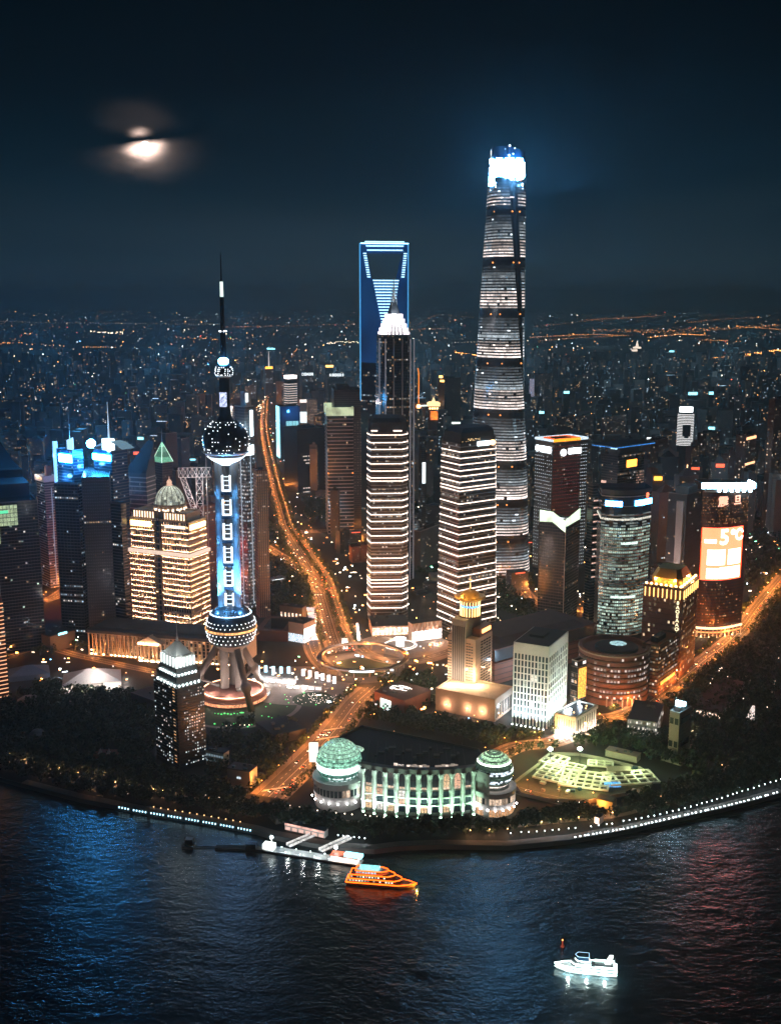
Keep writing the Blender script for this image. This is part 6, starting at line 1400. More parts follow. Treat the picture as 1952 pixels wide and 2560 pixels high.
LL3 = bpy.data.lights.new('street_light_dim', 'POINT'); LL3.energy = LAMP_E*.35; LL3.color = (1, .34, .08); LL3.shadow_soft_size = .5
def inview(x, y, mrg=30):
    px, py = P(x, y, 5); return -mrg < px < 1952+mrg and 0 < py < 2560+mrg
def street_lamp(x, y, rot, label, group, l=None):
    t = thing('street_lamp', label, 'street lamp', (x, y, 0), rot, group); inst(LP, 'pole', t); inst(LH, 'lamp_head', t)
    o = bpy.data.objects.new('street_light', (LL3 if NLAMP[0]*7 % 5 < 2 else LL2 if l is LL2 and NLAMP[0]*11 % 3 else LL) if l is LL2 else (l or LL)); C.objects.link(o); o.parent = t; o.location = (2.4, 0, 9.0); NLAMP[0] += 1
NM = {'near': ('orange street lamp beside the wide road behind the convention hall', 34, 23, 0), 'avenue': ('orange street lamp lining the broad avenue between the towers', 34, 32, 1), 'avenuefar': ('orange street lamp on the distant stretch of the avenue', 44, 20, 0), 'left': ('orange street lamp on the curving side road by the dark park', 34, 18, 0),
      'leftpark': ('orange street lamp on the short road beside the plaza', 36, 16, 0), 'ringup': ('orange street lamp on the road past the ring bridge', 36, 14, 0), 'right': ('orange street lamp on the diagonal road below the curved screen tower', 30, 16, 1),
      'front': ('orange street lamp on the lane before the excavation', 30, 12, 0), 'cross': ('orange street lamp on the cross street over the avenue', 36, 20, 0), 'fc': ('orange street lamp in the street behind the dark mall', 44, 18, 0), 'lft': ('orange street lamp on the small road among the left dark towers', 36, 16, 0), 'lft2': ('orange street lamp on the lane beside the two tents', 40, 10, 0)}
for key, (lab, step, w, big) in NM.items():
    for i, (p, d) in enumerate(arc_points(ROADS[key], step, 8)):
        for s in ((-1, 1) if w > 15 else (1,)):
            nn = Vector((-d.y, d.x))*s; q = p+nn*(w/2+1.2)
            if inview(q.x, q.y): street_lamp(q.x, q.y, atan2(-nn.y, -nn.x), lab, 'street lamps: '+key+' road' if key in ('near', 'right', 'left', 'front', 'cross') else 'street lamps: '+{'avenue': 'broad avenue', 'avenuefar': 'distant avenue', 'leftpark': 'plaza road', 'ringup': 'ring bridge road', 'fc': 'mall street', 'lft': 'small left road', 'lft2': 'tent lane'}[key], LL2 if big or key == 'near' else LL)
# cars
def car_meshes(cm):
    b = MB(); n0 = [(-2.2, -.9, .35), (2.2, -.9, .35), (2.2, .9, .35), (-2.2, .9, .35), (-2.2, -.9, .95), (2.15, -.85, .85), (2.15, .85, .85), (-2.2, .9, .95)]
    b.v = n0; b.idx(0, ((0, 1, 5, 4), (1, 2, 6, 5), (2, 3, 7, 6), (3, 0, 4, 7), (4, 5, 6, 7), (3, 2, 1, 0))); bm_ = b.mesh('body', [cm])
    c = MB(); c.prism([(-1.7, -.82), (1.0, -.82), (1.0, .82), (-1.7, .82)], .92, 1.5, 0, top=[(-1.2, -.65), (.35, -.65), (.35, .65), (-1.2, .65)], mtop=1); cb = c.mesh('cabin', ['glass_dark', cm]); return bm_, cb
CARM = {k: car_meshes(k) for k in ('car_dark', 'car_white', 'car_red', 'car_silver')}
wm = MB(); wm.tube((0, -.1, 0), (0, .1, 0), .34, .34, 8); wm = wm.mesh('wheel', ['metal_dark'])
hl = MB(); hl.box(0, 0, 0, .3, .5, .3); hl1 = hl.mesh('headlight', [em('headlight_glow', (1, .93, .80), 14, False)]); hl2 = hl.mesh('tail_light', [em('taillight_glow', (1, .12, .03), 9, False)])
def car(x, y, rot, label, group, k):
    t = thing('car', label, 'car', (x, y, .15), rot, group); a, b = CARM[k]; inst(a, 'body', t); inst(b, 'cabin', t)
    for sx_ in (-1.35, 1.35):
        for sy_ in (-.85, .85): inst(wm, 'wheel', t, (sx_, sy_, .34))
    for sy_ in (-.6, .6): inst(hl1, 'headlight', t, (2.15, sy_, .55)); inst(hl2, 'tail_light', t, (-2.3, sy_, .6))
R = random.Random(20); KN = {'car_dark': 'black', 'car_white': 'white', 'car_red': 'dark red', 'car_silver': 'silver'}
for key, n, w, place in (('near', 18, 23, 'on the orange lit road behind the convention hall'), ('avenue', 66, 32, 'in the traffic of the broad avenue'), ('avenuefar', 26, 20, 'on the distant stretch of the avenue'), ('right', 34, 16, 'on the diagonal road below the screen tower'), ('left', 14, 18, 'on the curving side road by the dark park'), ('front', 7, 12, 'on the lane before the excavation')):
    ap = arc_points(ROADS[key], 7, 3); used = set()
    for _ in range(n):
        i = R.randrange(len(ap)); lane = R.choice((-3, -2, -1, 1, 2, 3)) if w > 15 else R.choice((-1, 1))
        if (i, lane) in used: continue
        used.add((i, lane)); p, d = ap[i]; k = R.choice(list(KN)); o = lane*w/2/3.6 if w > 15 else lane*3
        q = p+Vector((-d.y, d.x))*o
        if inview(q.x, q.y): car(q.x, q.y, atan2(d.y, d.x)+(pi if o > 0 else 0), f'{KN[k]} car with its lights on {place}', f'{KN[k]} cars {place}', k)

# ================================================================ trees
def crown_faces(mb, cx, cy, z0, r, h, n, R, s=1.0):
    for _ in range(n):
        while True:
            x, y, z = R.uniform(-1, 1), R.uniform(-1, 1), R.uniform(-1, 1)
            q = x*x+y*y+z*z
            if .25 < q < 1: break
        lob = 1+.25*sin(3*atan2(y, x)+cx)+.15*sin(5*z+cy)
        px_, py_, pz_ = cx+x*r*lob, cy+y*r*lob, z0+h/2+z*h/2*lob
        a = Vector((R.gauss(0, 1), R.gauss(0, 1), R.gauss(0, 1))).normalized(); b = a.orthogonal().normalized(); k = s*R.uniform(.6, 1.3)
        c = a.cross(b); P_ = Vector((px_, py_, pz_))
        mb.face([tuple(P_-b*k), tuple(P_+c*k*.8), tuple(P_+b*k), tuple(P_-c*k*.8)], R.choice((0, 0, 0, 1)))
R = random.Random(40); TR = []
for v in range(4):
    c = MB(); crown_faces(c, 0, 0, 2.2, 3.6+v*.3, 6.5+v*.5, 190, R, .95); t_ = MB(); t_.tube((0, 0, 0), (.2, .1, 4), .28, .18, 6)
    for q in range(4): a = q*1.6+v; t_.tube((.2, .1, 3.2), (1.8*cos(a), 1.8*sin(a), 5.5+q*.4), .14, .05, 5)
    TR.append((c.mesh('crown', ['leaf', 'leaf_pale']), t_.mesh('trunk', ['bark'])))
def tree(x, y, s, label, group, v=None):
    v = R.randrange(4) if v is None else v; t = thing('tree', label, 'tree', (x, y, 0), R.uniform(0, 6.28), group); t.scale = (s, s, s*R.uniform(.85, 1.15)); inst(TR[v][0], 'crown', t); inst(TR[v][1], 'trunk', t)
def in_poly(x, y, pl):
    c = False; n = len(pl)
    for i in range(n):
        x0, y0 = pl[i]; x1, y1 = pl[i-1]
        if (y0 > y) != (y1 > y) and x < (x1-x0)*(y-y0)/(y1-y0)+x0: c = not c
    return c
RP = [(p, {'near': 23, 'avenue': 32, 'avenuefar': 20, 'right': 20, 'left': 18, 'leftpark': 16, 'ringup': 14, 'front': 12, 'cross': 20, 'fc': 18, 'lft': 16, 'lft2': 10}[k]/2+7) for k, v in ROADS.items() for p in v]
def clear(x, y, r=4, roads=True):
    for (a, b, c) in OCC:
        if (x-a)**2+(y-b)**2 < (c*.8+r)**2: return False
    if roads:
        for (p, q) in RP:
            if (x-p[0])**2+(y-p[1])**2 < q*q: return False
    return True
EXTRA = []                                            # discs kept free of trees (plaza features, tents ...)
def scatter(poly_px, spacing, rr=2.0, ex=True):
    pl = [G(x, y) for x, y in poly_px]; xs = [p[0] for p in pl]; ys = [p[1] for p in pl]; out = []
    y = min(ys)
    while y < max(ys):
        x = min(xs)
        while x < max(xs):
            a, b = x+R.uniform(-.45, .45)*spacing, y+R.uniform(-.45, .45)*spacing
            if in_poly(a, b, pl) and clear(a, b, rr) and all((a-e[0])**2+(b-e[1])**2 > e[2]**2 for e in EXTRA): out.append((a, b))
            x += spacing
        y += spacing
    return out
for (px, py, r) in ((213, 1690, 36), (72, 1680, 26), (605, 1950, 22), (545, 1890, 16), (690, 1790, 20), (1000, 1750, 26), (907, 1660, 62), (1000, 1615, 32), (1690, 1870, 18), (1610, 1818, 22), (1558, 1896, 20), (1470, 1935, 62), (1400, 1940, 45), (1560, 1925, 35), (1515, 2020, 14), (60, 1755, 12), (85, 1850, 12), (270, 1890, 12), (700, 1580, 26), (970, 1580, 26), (1060, 1575, 26), (740, 1700, 52), (655, 1830, 22)):
    x, y = G(px, py); EXTRA.append((x, y, r))
FOREST = [([(0, 1740), (120, 1712), (330, 1738), (388, 1760), (392, 1920), (430, 1950), (640, 1985), (640, 2035), (500, 2010), (300, 1972), (150, 1940), (0, 1905)], 8.0),
          ([(640, 1795), (745, 1810), (700, 1890), (660, 1955), (600, 1985), (520, 1960), (520, 1850)], 8.5), ([(930, 1785), (1090, 1800), (1270, 1838), (1290, 1862), (1210, 1875), (1190, 1856), (905, 1800)], 7.0),
          ([(1275, 1835), (1400, 1848), (1470, 1840), (1500, 1815), (1560, 1812), (1660, 1835), (1760, 1880), (1740, 1925), (1640, 1905), (1440, 1870), (1290, 1852)], 7.5),
          ([(1640, 1760), (1740, 1690), (1850, 1600), (1952, 1500), (1952, 1880), (1850, 1880), (1750, 1940), (1700, 1900), (1720, 1800)], 9.5),
          ([(640, 2040), (700, 2030), (860, 2064), (1100, 2070), (1290, 2062), (1400, 2035), (1560, 2012), (1700, 1965), (1850, 1895), (1952, 1850), (1952, 1940), (1830, 1975), (1560, 2045), (1290, 2082), (950, 2098), (700, 2070)], 7.5),
          ([(656, 1380), (730, 1425), (775, 1470), (775, 1530), (660, 1545)], 8.5), ([(660, 1290), (700, 1330), (735, 1395), (660, 1355)], 8.5), ([(755, 1250), (815, 1240), (815, 1310), (770, 1310)], 9), ([(0, 1600), (120, 1600), (280, 1640), (210, 1640), (0, 1640)], 10),
          ([(930, 1690), (1080, 1690), (1100, 1760), (1040, 1790), (930, 1780)], 9), ([(1080, 1180), (1100, 1440), (1020, 1440), (1020, 1180)], 14), ([(1230, 1440), (1330, 1440), (1340, 1560), (1240, 1530)], 10), ([(1850, 1250), (1952, 1250), (1952, 1440), (1860, 1480)], 14)]
FOREST += [([(-60, 1900), (0, 1905), (150, 1940), (300, 1976), (460, 2004), (640, 2034), (680, 2045), (640, 2052), (450, 2024), (280, 1998), (200, 1984), (100, 1958), (0, 1932), (-60, 1925)], 7.5), ([(1600, 2030), (1700, 1990), (1840, 1930), (1952, 1880), (1952, 1950), (1840, 1990), (1700, 2022), (1600, 2046)], 8)]
cand = []
for pl, sp in FOREST: cand += scatter(pl, sp)
cand = [c for c in cand if inview(*c, 60)]
cand.sort(key=lambda c: c[0]**2+c[1]**2)
def where(x, y):
    px, py = P(x, y)
    if py > 1975: return ('left of the pier' if px < 640 else 'before the convention hall' if px < 1290 else 'below the excavation')+' beside the riverside path'
    if px < 520: return 'in the dark park left of the crowned tower'
    if px < 760: return 'in the dark garden around the television tower'
    if px < 1290 and py > 1770: return 'in the grove behind the convention hall'
    if px < 1700: return 'among the trees behind the excavation'
    return 'in the dim park on the far right'
for (x, y) in cand[:270]:
    wv = where(x, y); s_ = R.uniform(.8, 1.35); sz = 'small' if s_ < .95 else 'tall broad' if s_ > 1.2 else 'middling'; tree(x, y, s_, f'{sz} dark leafy tree {wv}', f'{sz} trees {wv}')
f = MB()
for (x, y) in cand[270:]: s = R.uniform(.9, 1.4); crown_faces(f, x, y, 1.5, 3.9*s, 7.5*s, 46, R, 1.5)
for (key, w) in (('avenue', 32), ('avenuefar', 20), ('near', 23), ('right', 16)):      # avenue trees, too small to pick apart
    for p, d in arc_points(ROADS[key], 11, 2):
        for s in (-1, 1, 0) if key[0] == 'a' else (-1, 1):
            if R.random() < .15: continue
            q = p+Vector((-d.y, d.x))*(s*(w/2+R.uniform(3.5, 7)) if s else -w*.16)
            if inview(q.x, q.y) and clear(q.x, q.y, 1, False): crown_faces(f, q.x, q.y, 2, 3.6, 7, 40, R, 1.3)
stuff(f.build('treetops', ['leaf', 'leaf_pale']))
print('trees', len(cand), 'lamps', NLAMP[0])

# ================================================================ garden and riverside lamps
def lampset(name, hgt, headm, r, e, col, dz=0):
    a = MB(); a.tube((0, 0, 0), (0, 0, hgt), .10, .08, 5); b = MB(); b.sphere(0, 0, hgt, r, 8, 5, sz=1.0)
    l = None
    if e: l = bpy.data.lights.new(name+'_light', 'POINT'); l.energy = e; l.color = col; l.shadow_soft_size = .3
    return a.mesh('pole', ['metal_dark']), b.mesh('lamp_head', [headm]), l, hgt
def place(ls, px, py, name, label, group, lit_=True):
    x, y = G(px, py); t = thing(name, label, 'lamp', (x, y, 0), 0, group); inst(ls[0], 'pole', t); inst(ls[1], 'lamp_head', t)
    if ls[2] and lit_: o = bpy.data.objects.new(name+'_light', ls[2]); C.objects.link(o); o.parent = t; o.location = (0, -.6, ls[3]-.4)
GW = lampset('garden_lamp', 5.0, 'lamp_warm', .42, 2600, (1, .50, .24)); GS = lampset('garden_lamp', 3.2, em('lamp_cream', (1, .82, .62), 5, False), .48, 0, (1, 1, 1)); GB_ = lampset('promenade_lamp', 4.2, em('lamp_ice', (.80, .95, 1), 9, False), .42, 300, (.8, .92, 1))
for i, (x, y) in enumerate([(30, 1900), (65, 1908), (87, 1919), (115, 1927), (150, 1932), (197, 1943), (236, 1946), (262, 1950), (290, 1968), (333, 1976), (385, 1986), (408, 1990), (440, 1996), (522, 2008), (562, 2016), (604, 2022), (640, 2030), (250, 1975), (1175, 2090), (1223, 2088), (1268, 2086), (1312, 2072), (1353, 2068), (1400, 2062), (1445, 2057), (1490, 2052), (1530, 2045), (1593, 2030), (1620, 2022), (1650, 2005), (1700, 1985), (1725, 1975), (1740, 1968), (1770, 1945), (1803, 1925), (1840, 1905)]):
    place(GW, x, y, 'garden_lamp', 'warm lamp over a small pool of light on the riverside path '+('before the dark park' if x < 660 else 'below the excavation'), 'warm path lamps '+('left' if x < 660 else 'right')+' of the convention hall')
for (x, y) in [(725, 2022), (748, 2026), (771, 2031), (794, 2035), (817, 2038), (840, 2041), (862, 2043), (880, 2045), (913, 2047), (925, 2049), (943, 2050), (960, 2052), (1013, 2057), (415, 1973), (427, 1977), (440, 1978), (457, 1981), (472, 1983), (500, 1990), (515, 1996), (530, 2000), (548, 2002), (565, 2005), (579, 2003), (608, 2008), (613, 2010)]:
    place(GS, x, y, 'path_light', 'small cream bollard light '+('on the terrace edge before the convention hall' if x > 660 else 'on the path before the crowned tower'), 'cream bollard lights '+('before the convention hall' if x > 660 else 'before the crowned tower'))
row = [(1276, 2095), (1302, 2092), (1321, 2092), (1341, 2091), (1361, 2089), (1380, 2087), (1396, 2086), (1420, 2083), (1437, 2082), (1476, 2078), (1495, 2075), (1515, 2072), (1529, 2071), (1557, 2064), (1572, 2062), (1588, 2059), (1602, 2057), (1619, 2053), (1634, 2051), (1649, 2047), (1665, 2043), (1680, 2039), (1695, 2036), (1710, 2032), (1725, 2028), (1740, 2024), (1753, 2020), (1765, 2017), (1778, 2013), (1791, 2009), (1803, 2006), (1817, 2001), (1830, 1997), (1840, 1993), (1854, 1989), (1868, 1985), (1882, 1981), (1896, 1976), (1910, 1972), (1924, 1967), (1938, 1963), (1950, 1959), (1926, 1925), (1932, 1920), (1938, 1916), (1944, 1911), (1950, 1907), (845, 2100), (858, 2102), (872, 2103), (885, 2105), (898, 2106), (912, 2108)]
for (x, y) in row: place(GB_, x, y, 'promenade_lamp', 'white globe lamp on the promenade rail '+('along the right bank' if x > 1270 else 'by the ferry pier'), 'white promenade lamps '+('along the right bank' if x > 1270 else 'by the ferry pier'))
# low lights on the quay edge
rb = MB(); rb.box(0, 0, 0, 1.0, .6, .7); QW = rb.mesh('quay_light', [em('quay_white', (.82, .95, 1), 9, False)]); bb = MB(); bb.box(0, 0, 0, .75, .6, 1.2); QB = bb.mesh('quay_light', [em('quay_blue', (.42, .80, 1), 4.5)]); ob = MB(); ob.sphere(0, 0, 1.2, .45, 8, 5); QO = ob.mesh('path_light', ['lamp_warm'])
def shore_at(px):
    for (a, ya), (b, yb) in zip(SHORE[:-1], SHORE[1:]):
        if a <= px <= b: return ya+(yb-ya)*(px-a)/(b-a)
for i in range(51):
    px = 1440+i*10+R.uniform(-3, 3); x, y = G(px, shore_at(px)-3); o = inst(QW, 'quay_light', None, (x, y, .9)); tag(o, 'tiny white light at the water edge of the right bank promenade', 'light', 'tiny quay edge lights on the right bank')
for grp in range(8):
    for i in range(5):
        px = 292+grp*43.5+i*7.4
        if px > 637 or (grp == 0 and i < 1): continue
        x, y = G(px, shore_at(px)); o = inst(QB, 'quay_light', None, (x, y-.9, -.3)); tag(o, 'square blue-white light in the row on the long quay wall left of the pier', 'light', 'blue-white lights on the left quay wall')
for i in range(13):
    px = 385+i*18; x, y = G(px, shore_at(px)-13); o = inst(QO, 'path_light', None, (x, y, 0)); tag(o, 'small orange light behind the blue-white quay lights', 'light', 'small orange lights along the left quay')
# scattered park lights on the right
for i in range(60):
    px, py = R.uniform(1720, 1900), R.uniform(1570, 1760)
    if px < 1700+(1780-py)*.95: continue
    place(GS, px, py, 'path_light', 'small white light scattered in the dim park on the far right', 'park lights on the far right', False)
for i in range(22): place(GS, 1916+30*sin(i/22*2.2), 1775-i*9.5, 'path_light', 'cream light in the curving string at the far right edge', 'string of lights at the right edge')
for (x, y) in [(700, 1400), (730, 1412), (770, 1300), (776, 1480), (745, 1450), (688, 1510), (1115, 1605), (1150, 1700), (1140, 1765), (1185, 1800), (1215, 1822), (1080, 1680), (985, 1840), (1255, 1795), (1130, 1640), (505, 1620), (240, 1640), (345, 1645), (385, 1650), (160, 1605), (185, 1610), (120, 1625), (60, 1605), (505, 1662), (1060, 1790), (1060, 1650), (1075, 1668), (940, 1600), (1110, 1545), (1260, 1500), (1320, 1480), (1300, 1540), (1460, 1560), (1250, 1560), (660, 1640), (840, 1640), (1120, 1580), (1090, 1470), (1060, 1500), (1075, 1530), (1620, 1560), (1880, 1500), (700, 1250), (740, 1290)]:
    place(GW, x, y, 'garden_lamp', 'warm lamp standing between the buildings and trees', 'warm lamps between the buildings')

# ================================================================ plaza
x, y = G(907, 1657); t = thing('ring_footbridge', 'circular raised footbridge around the lawn roundabout, its rail partly lit', 'footbridge', (x, y, 0)); r = 54
g = MB(); g.ring([(r*cos(2*pi*i/72), r*sin(2*pi*i/72)) for i in range(72)], [((r-6)*cos(2*pi*i/72), (r-6)*sin(2*pi*i/72)) for i in range(72)], 6.6, 7.6); g.build('deck', 'concrete_warm', t)
for rr_, nm in ((r, 'outer_rail'), (r-6, 'inner_rail')): g = MB(); g.ring([(rr_*cos(2*pi*i/72), rr_*sin(2*pi*i/72)) for i in range(72)], [((rr_-.2)*cos(2*pi*i/72), (rr_-.2)*sin(2*pi*i/72)) for i in range(72)], 7.6, 8.8); g.build(nm, 'metal_light', t)
for i in range(18): a = 2*pi*i/18; g = MB(); g.tube((0, 0, 0), (0, 0, 6.6), .8, .8, 8); g.build('pillar', 'concrete', t, loc=((r-3)*cos(a), (r-3)*sin(a), 0))
g = MB(); g.lathe([(r+.3, 7.4), (r+.3, 8.2)], 20, a0=radians(50), a1=radians(105)); g.build('rail_light', em('rail_ice', (.5, .85, .95), 1.6, var=.6), t); g = MB(); g.lathe([(r+.3, 7.4), (r+.3, 8.4)], 12, a0=radians(140), a1=radians(190)); g.build('rail_light', em('rail_mint', (.6, 1, .8), .9, var=.6), t)
g = MB(); g.lathe([(r+.4, 6.8), (r+.4, 8.6)], 14, a0=radians(255), a1=radians(285)); g.build('rail_light', em('rail_white', (.85, .95, 1), 3, var=.6), t)
for i, a in enumerate((10, 40, 80, 120, 160, 200, 235, 270, 310, 340)): light('POINT', t, (30*cos(radians(a)), 30*sin(radians(a)), 6), 9e3, (1, .42, .16), .4)
x, y = G(1000, 1614); t = thing('ring_pavilion', 'glowing glass drum inside a bright ring of light on the small plaza', 'pavilion', (x, y, 0))
g = MB(); g.lathe([(5, 0), (5, 9), (7.5, 9.5), (.1, 11)], 24); g.build('glass_drum', em('drum_glow', (1, .93, .88), 3.5), t)
for rr_, h_ in ((20, .5), (17.6, 1.5)): g = MB(); g.lathe([(rr_, h_), (rr_+.8, h_+.4), (rr_, h_+.8)], 48); g.build('light_ring', em('ring_cream', (1, .86, .76), 2.6, var=.3), t)
light('POINT', t, (0, -9, 8), 1.4e4, (1, .82, .70), 1)
for i, (px, py, c) in enumerate([(646, 1673, 0), (665, 1673, 0), (684, 1675, 0), (703, 1676, 0), (722, 1676, 0), (758, 1682, 1), (775, 1685, 1), (792, 1689, 1), (807, 1693, 1), (822, 1697, 1), (836, 1701, 1)]):
    x, y = G(px, py+9); t = thing('light_pylon', ('icy blue' if not c else 'white pink')+' glowing pylon in the row beside the television tower plaza', 'light pylon', (x, y, 0), 0, ('icy' if not c else 'pink')+' pylons on the plaza')
    g = MB(); g.box(0, 0, .8, 3.6, 1.6, 8.2); g.build('lit_body', em('pylon_ice', (.55, .86, 1), 2.2) if not c else em('pylon_pink', (1, .86, .84), 2.6), t); g = MB(); g.box(0, 0, 0, 4.2, 2.2, .8); g.box(0, 0, 9, 3.9, 1.9, .4); g.build('frame', 'metal_dark', t)
for (px, py, w, d, h, lab, m) in ((668, 1703, 34, 9, 4, 'long brilliantly lit white canopy below the icy pylons', 1), (722, 1708, 16, 8, 4, 'lit white kiosk at the end of the long canopy', 1), (760, 1722, 40, 3, 3, 'lit shop front strip along the plaza', 2), (645, 1735, 26, 12, 4, 'sparkling glass entrance roof beside the television tower', 3), (862, 1622, 7, 5, 12, 'dark lift tower with blue and orange sign by the ring bridge', 0)):
    x, y = G(px, py); t = thing('canopy', lab, 'pavilion', (x, y, 0), -.15); g = MB(); g.box(0, 0, h, w, d, .7); g.build('roof', 'stone_pale', t)
    for i in range(5): g = MB(); g.box(-w/2+w*(i+.5)/5, 0, .2, w/5*.7, d*.7, h*.8); g.build('lit_bay', em('bay_pinkwhite', (1, .90, .88), 2.6, var=.6, vscale=.3) if m < 3 else em('bay_ice', (.72, .88, 1), 1.2, var=.9, vscale=.8), t)
    light('POINT', t, (0, -d, h+5), 1.5e4, (1, .84, .80), 1)
for (px, py) in ((700, 1725), (760, 1735), (812, 1722), (640, 1760)): x, y = G(px, py); place(GW, px, py, 'garden_lamp', 'warm lamp on the paved plaza', 'warm lamps on the plaza')
x, y = G(783, 1748); g = MB()
for i in range(70): a = R.uniform(0, 6.28); q = sqrt(R.random()); g.dot(x+32*q*cos(a), y+17*q*sin(a), .9, .42)
o = g.build('flowerbed_lights', em('bed_dots', (1, .95, .86), 3, False)); stuff(o); disc('lawn', 783, 1748, 22, .10, 'grass')
g = MB()
for (px, py) in [(538+i*8, 1787+(i % 3)) for i in range(8)] + [(600+i*4, 1785) for i in range(3)] + [(665, 1770), (676, 1763), (655, 1793), (672, 1795), (680, 1798), (715, 1752), (722, 1760), (718, 1770), (537, 1813), (558, 1814), (585, 1813), (592, 1812), (620, 1820), (630, 1815), (760, 1735), (790, 1765), (712, 1740)]:
    x, y = G(px, py); g.sphere(x, y, 1.5, R.uniform(.5, 1.2), 6, 4, sz=.6)
stuff(g.build('green_garden_lights', em('green_spots', (.10, 1, .22), 1.6)))
for i in range(6): place(GS, 566+i*11.5, 1822-i*.4, 'path_light', 'white light in the row on the path before the television tower', 'row of path lights before the television tower')

# ================================================================ low buildings around the plaza
def low(name, lab, x0, xm, x1, yb, yt, phi, roofm='roof_dark', wallm='concrete', cat='building', **k):
    cx, cy, w, d, Py = foot(x0, xm, x1, yb, phi); h = max(2.5, ZH(Py, yt)); t = thing(name, lab, cat, (cx, cy, 0), -radians(phi)); OCC.append((cx, cy, sqrt(w*w+d*d)/2))
    g = MB(); g.box(0, 0, 0, w, d, h, bottom=False); g.build('wall', wallm, t); g = MB(); g.box(0, 0, h, w+.8, d+.8, .5); g.build('roof', roofm, t); r_ = random.Random(int(cx))
    for _ in range(4 if cat == 'building' and w > 16 else 0): g = MB(); g.box(0, 0, 0, r_.uniform(1.5, 4), r_.uniform(1.5, 3.5), r_.uniform(.8, 2)); g.build('roof_unit', 'concrete_dark', t, loc=(r_.uniform(-.38, .38)*w, r_.uniform(-.38, .38)*d, h+.5))
    return t, w, d, h
def shopfront(t, w, d, z, h, n, face, m, gap=.15):
    for i in range(n):
        g = MB(); L_ = w if face == 'L' else d; s = L_/n
        if face == 'L': g.box(-w/2+s*(i+.5), -d/2-.25, z, s*(1-gap), .3, h)
        else: g.box(w/2+.25, -d/2+s*(i+.5), z, .3, s*(1-gap), h)
        g.build('lit_window', m, t)
SHOP = em('shop_peach', (1, .74, .56), 1.8, var=.75, vscale=.25); SHOPW = em('shop_white', (1, .92, .88), 2.0, var=.8, vscale=.3)
t, w, d, h = low('mall_podium', 'low mall podium with glowing shop windows below the slender striped tower', 922, 930, 1024, 1592, 1566, 84, wallm='concrete_warm'); shopfront(t, w, d, 2, h*.36, 9, 'R', SHOP); shopfront(t, w, d, h*.5, h*.34, 9, 'R', SHOP); light('POINT', t, (w/2+12, 0, 6), 1.6e4, (1, .62, .42), 1)
t, w, d, h = low('mall_podium', 'glass mall hall with a diamond braced front glowing pink, between the striped towers', 1020, 1030, 1104, 1606, 1560, 66, wallm='concrete_warm'); shopfront(t, w, d, 1, h*.52, 7, 'R', SHOPW, .06)
for i in range(7):
    g = MB(); s = d/7; y0 = -d/2+s*i; g.tube((w/2+.5, y0, h*.6), (w/2+.5, y0+s/2, h), .4, .4, 5); g.tube((w/2+.5, y0+s/2, h), (w/2+.5, y0+s, h*.6), .4, .4, 5); g.build('diagonal_brace', 'metal_light', t)
light('POINT', t, (w/2+14, d*.1, 8), 2.4e4, (1, .62, .46), 1)
cx, cy = G(694, 1585); t = thing('courtyard_building', 'dark brown hollow square building round a sunken court, beside the avenue', 'building', (cx, cy, 0), -.12); OCC.append((cx, cy, 26)); g = MB(); g.ring(rect(40, 62), rect(27, 46), 0, 13); g.build('wall', 'bronze', t); g = MB(); g.ring(rect(41, 63), rect(26, 45), 13, 14); g.build('roof_frame', 'roof_brown', t)
t, w, d, h = low('office_block', 'low modern block with lit glass storeys right of the courtyard building', 722, 760, 788, 1610, 1560, 30, wallm='concrete'); shopfront(t, w, d, 1, h*.4, 7, 'L', em('bay_ice', (.72, .88, 1), 1.2, var=.9, vscale=.8)); shopfront(t, w, d, 1, h*.7, 4, 'R', SHOPW)
t, w, d, h = low('office_block', 'flat roofed block with columns of white lights behind the courtyard building', 700, 756, 766, 1560, 1520, 25, wallm='concrete_dark'); shopfront(t, w, d, 2, h*.5, 6, 'L', SHOP, .6)
g = MB(); pts = smooth([G(x, y) for x, y in ((776, 1528), (782, 1558), (778, 1590), (785, 1612))]); band(pts, 11, 6, g); t = g.build('lit_canopy_strip', em('canopy_ice', (.82, .90, 1), .75, var=.7, vscale=.1)); tag(t, 'long bent pale lit canopy running beside the avenue', 'canopy')
g = MB(); g.tube((*G(893, 1560), 0), (*G(895, 1595), 9), 1.2, 1.2, 8); g.tube((*G(895, 1595), 9), (*G(897, 1622), 12), 1.6, 1.6, 8); t = g.build('light_column', em('column_hot', (1, .86, .78), 6)); tag(t, 'slanting blazing white light sculpture at the avenue mouth', 'light sculpture')
t, w, d, h = low('restaurant', 'low dark red roofed building carrying a looping white neon scribble', 936, 1010, 1076, 1790, 1752, 42, roofm='roof_brown', wallm='brick_red')
for (cx_, cy_, rx, ry, a0, a1) in ((-6, -2, 7, 4, 0, 6.3), (3, 0, 6, 3.4, 1, 5.6), (0, 4, 9, 2.4, .4, 3.0), (-8, -6, 4, 2, 0, 5)):
    g = MB()
    for i in range(14): u = a0+(a1-a0)*i/14; v_ = a0+(a1-a0)*(i+1)/14; g.tube((cx_+rx*cos(u), cy_+ry*sin(u), h+2.5), (cx_+rx*cos(v_), cy_+ry*sin(v_), h+2.5), .35, .35, 4, caps=False)
    g.build('neon_loop', em('neon_cream', (1, .92, .84), 3, False), t)
g = MB(); g.box(-w*.1, -d/2-.8, 2, w*.35, .5, h*.6); g.build('lit_sign', em('mint_white', (.85, 1, .90), 1.8), t)
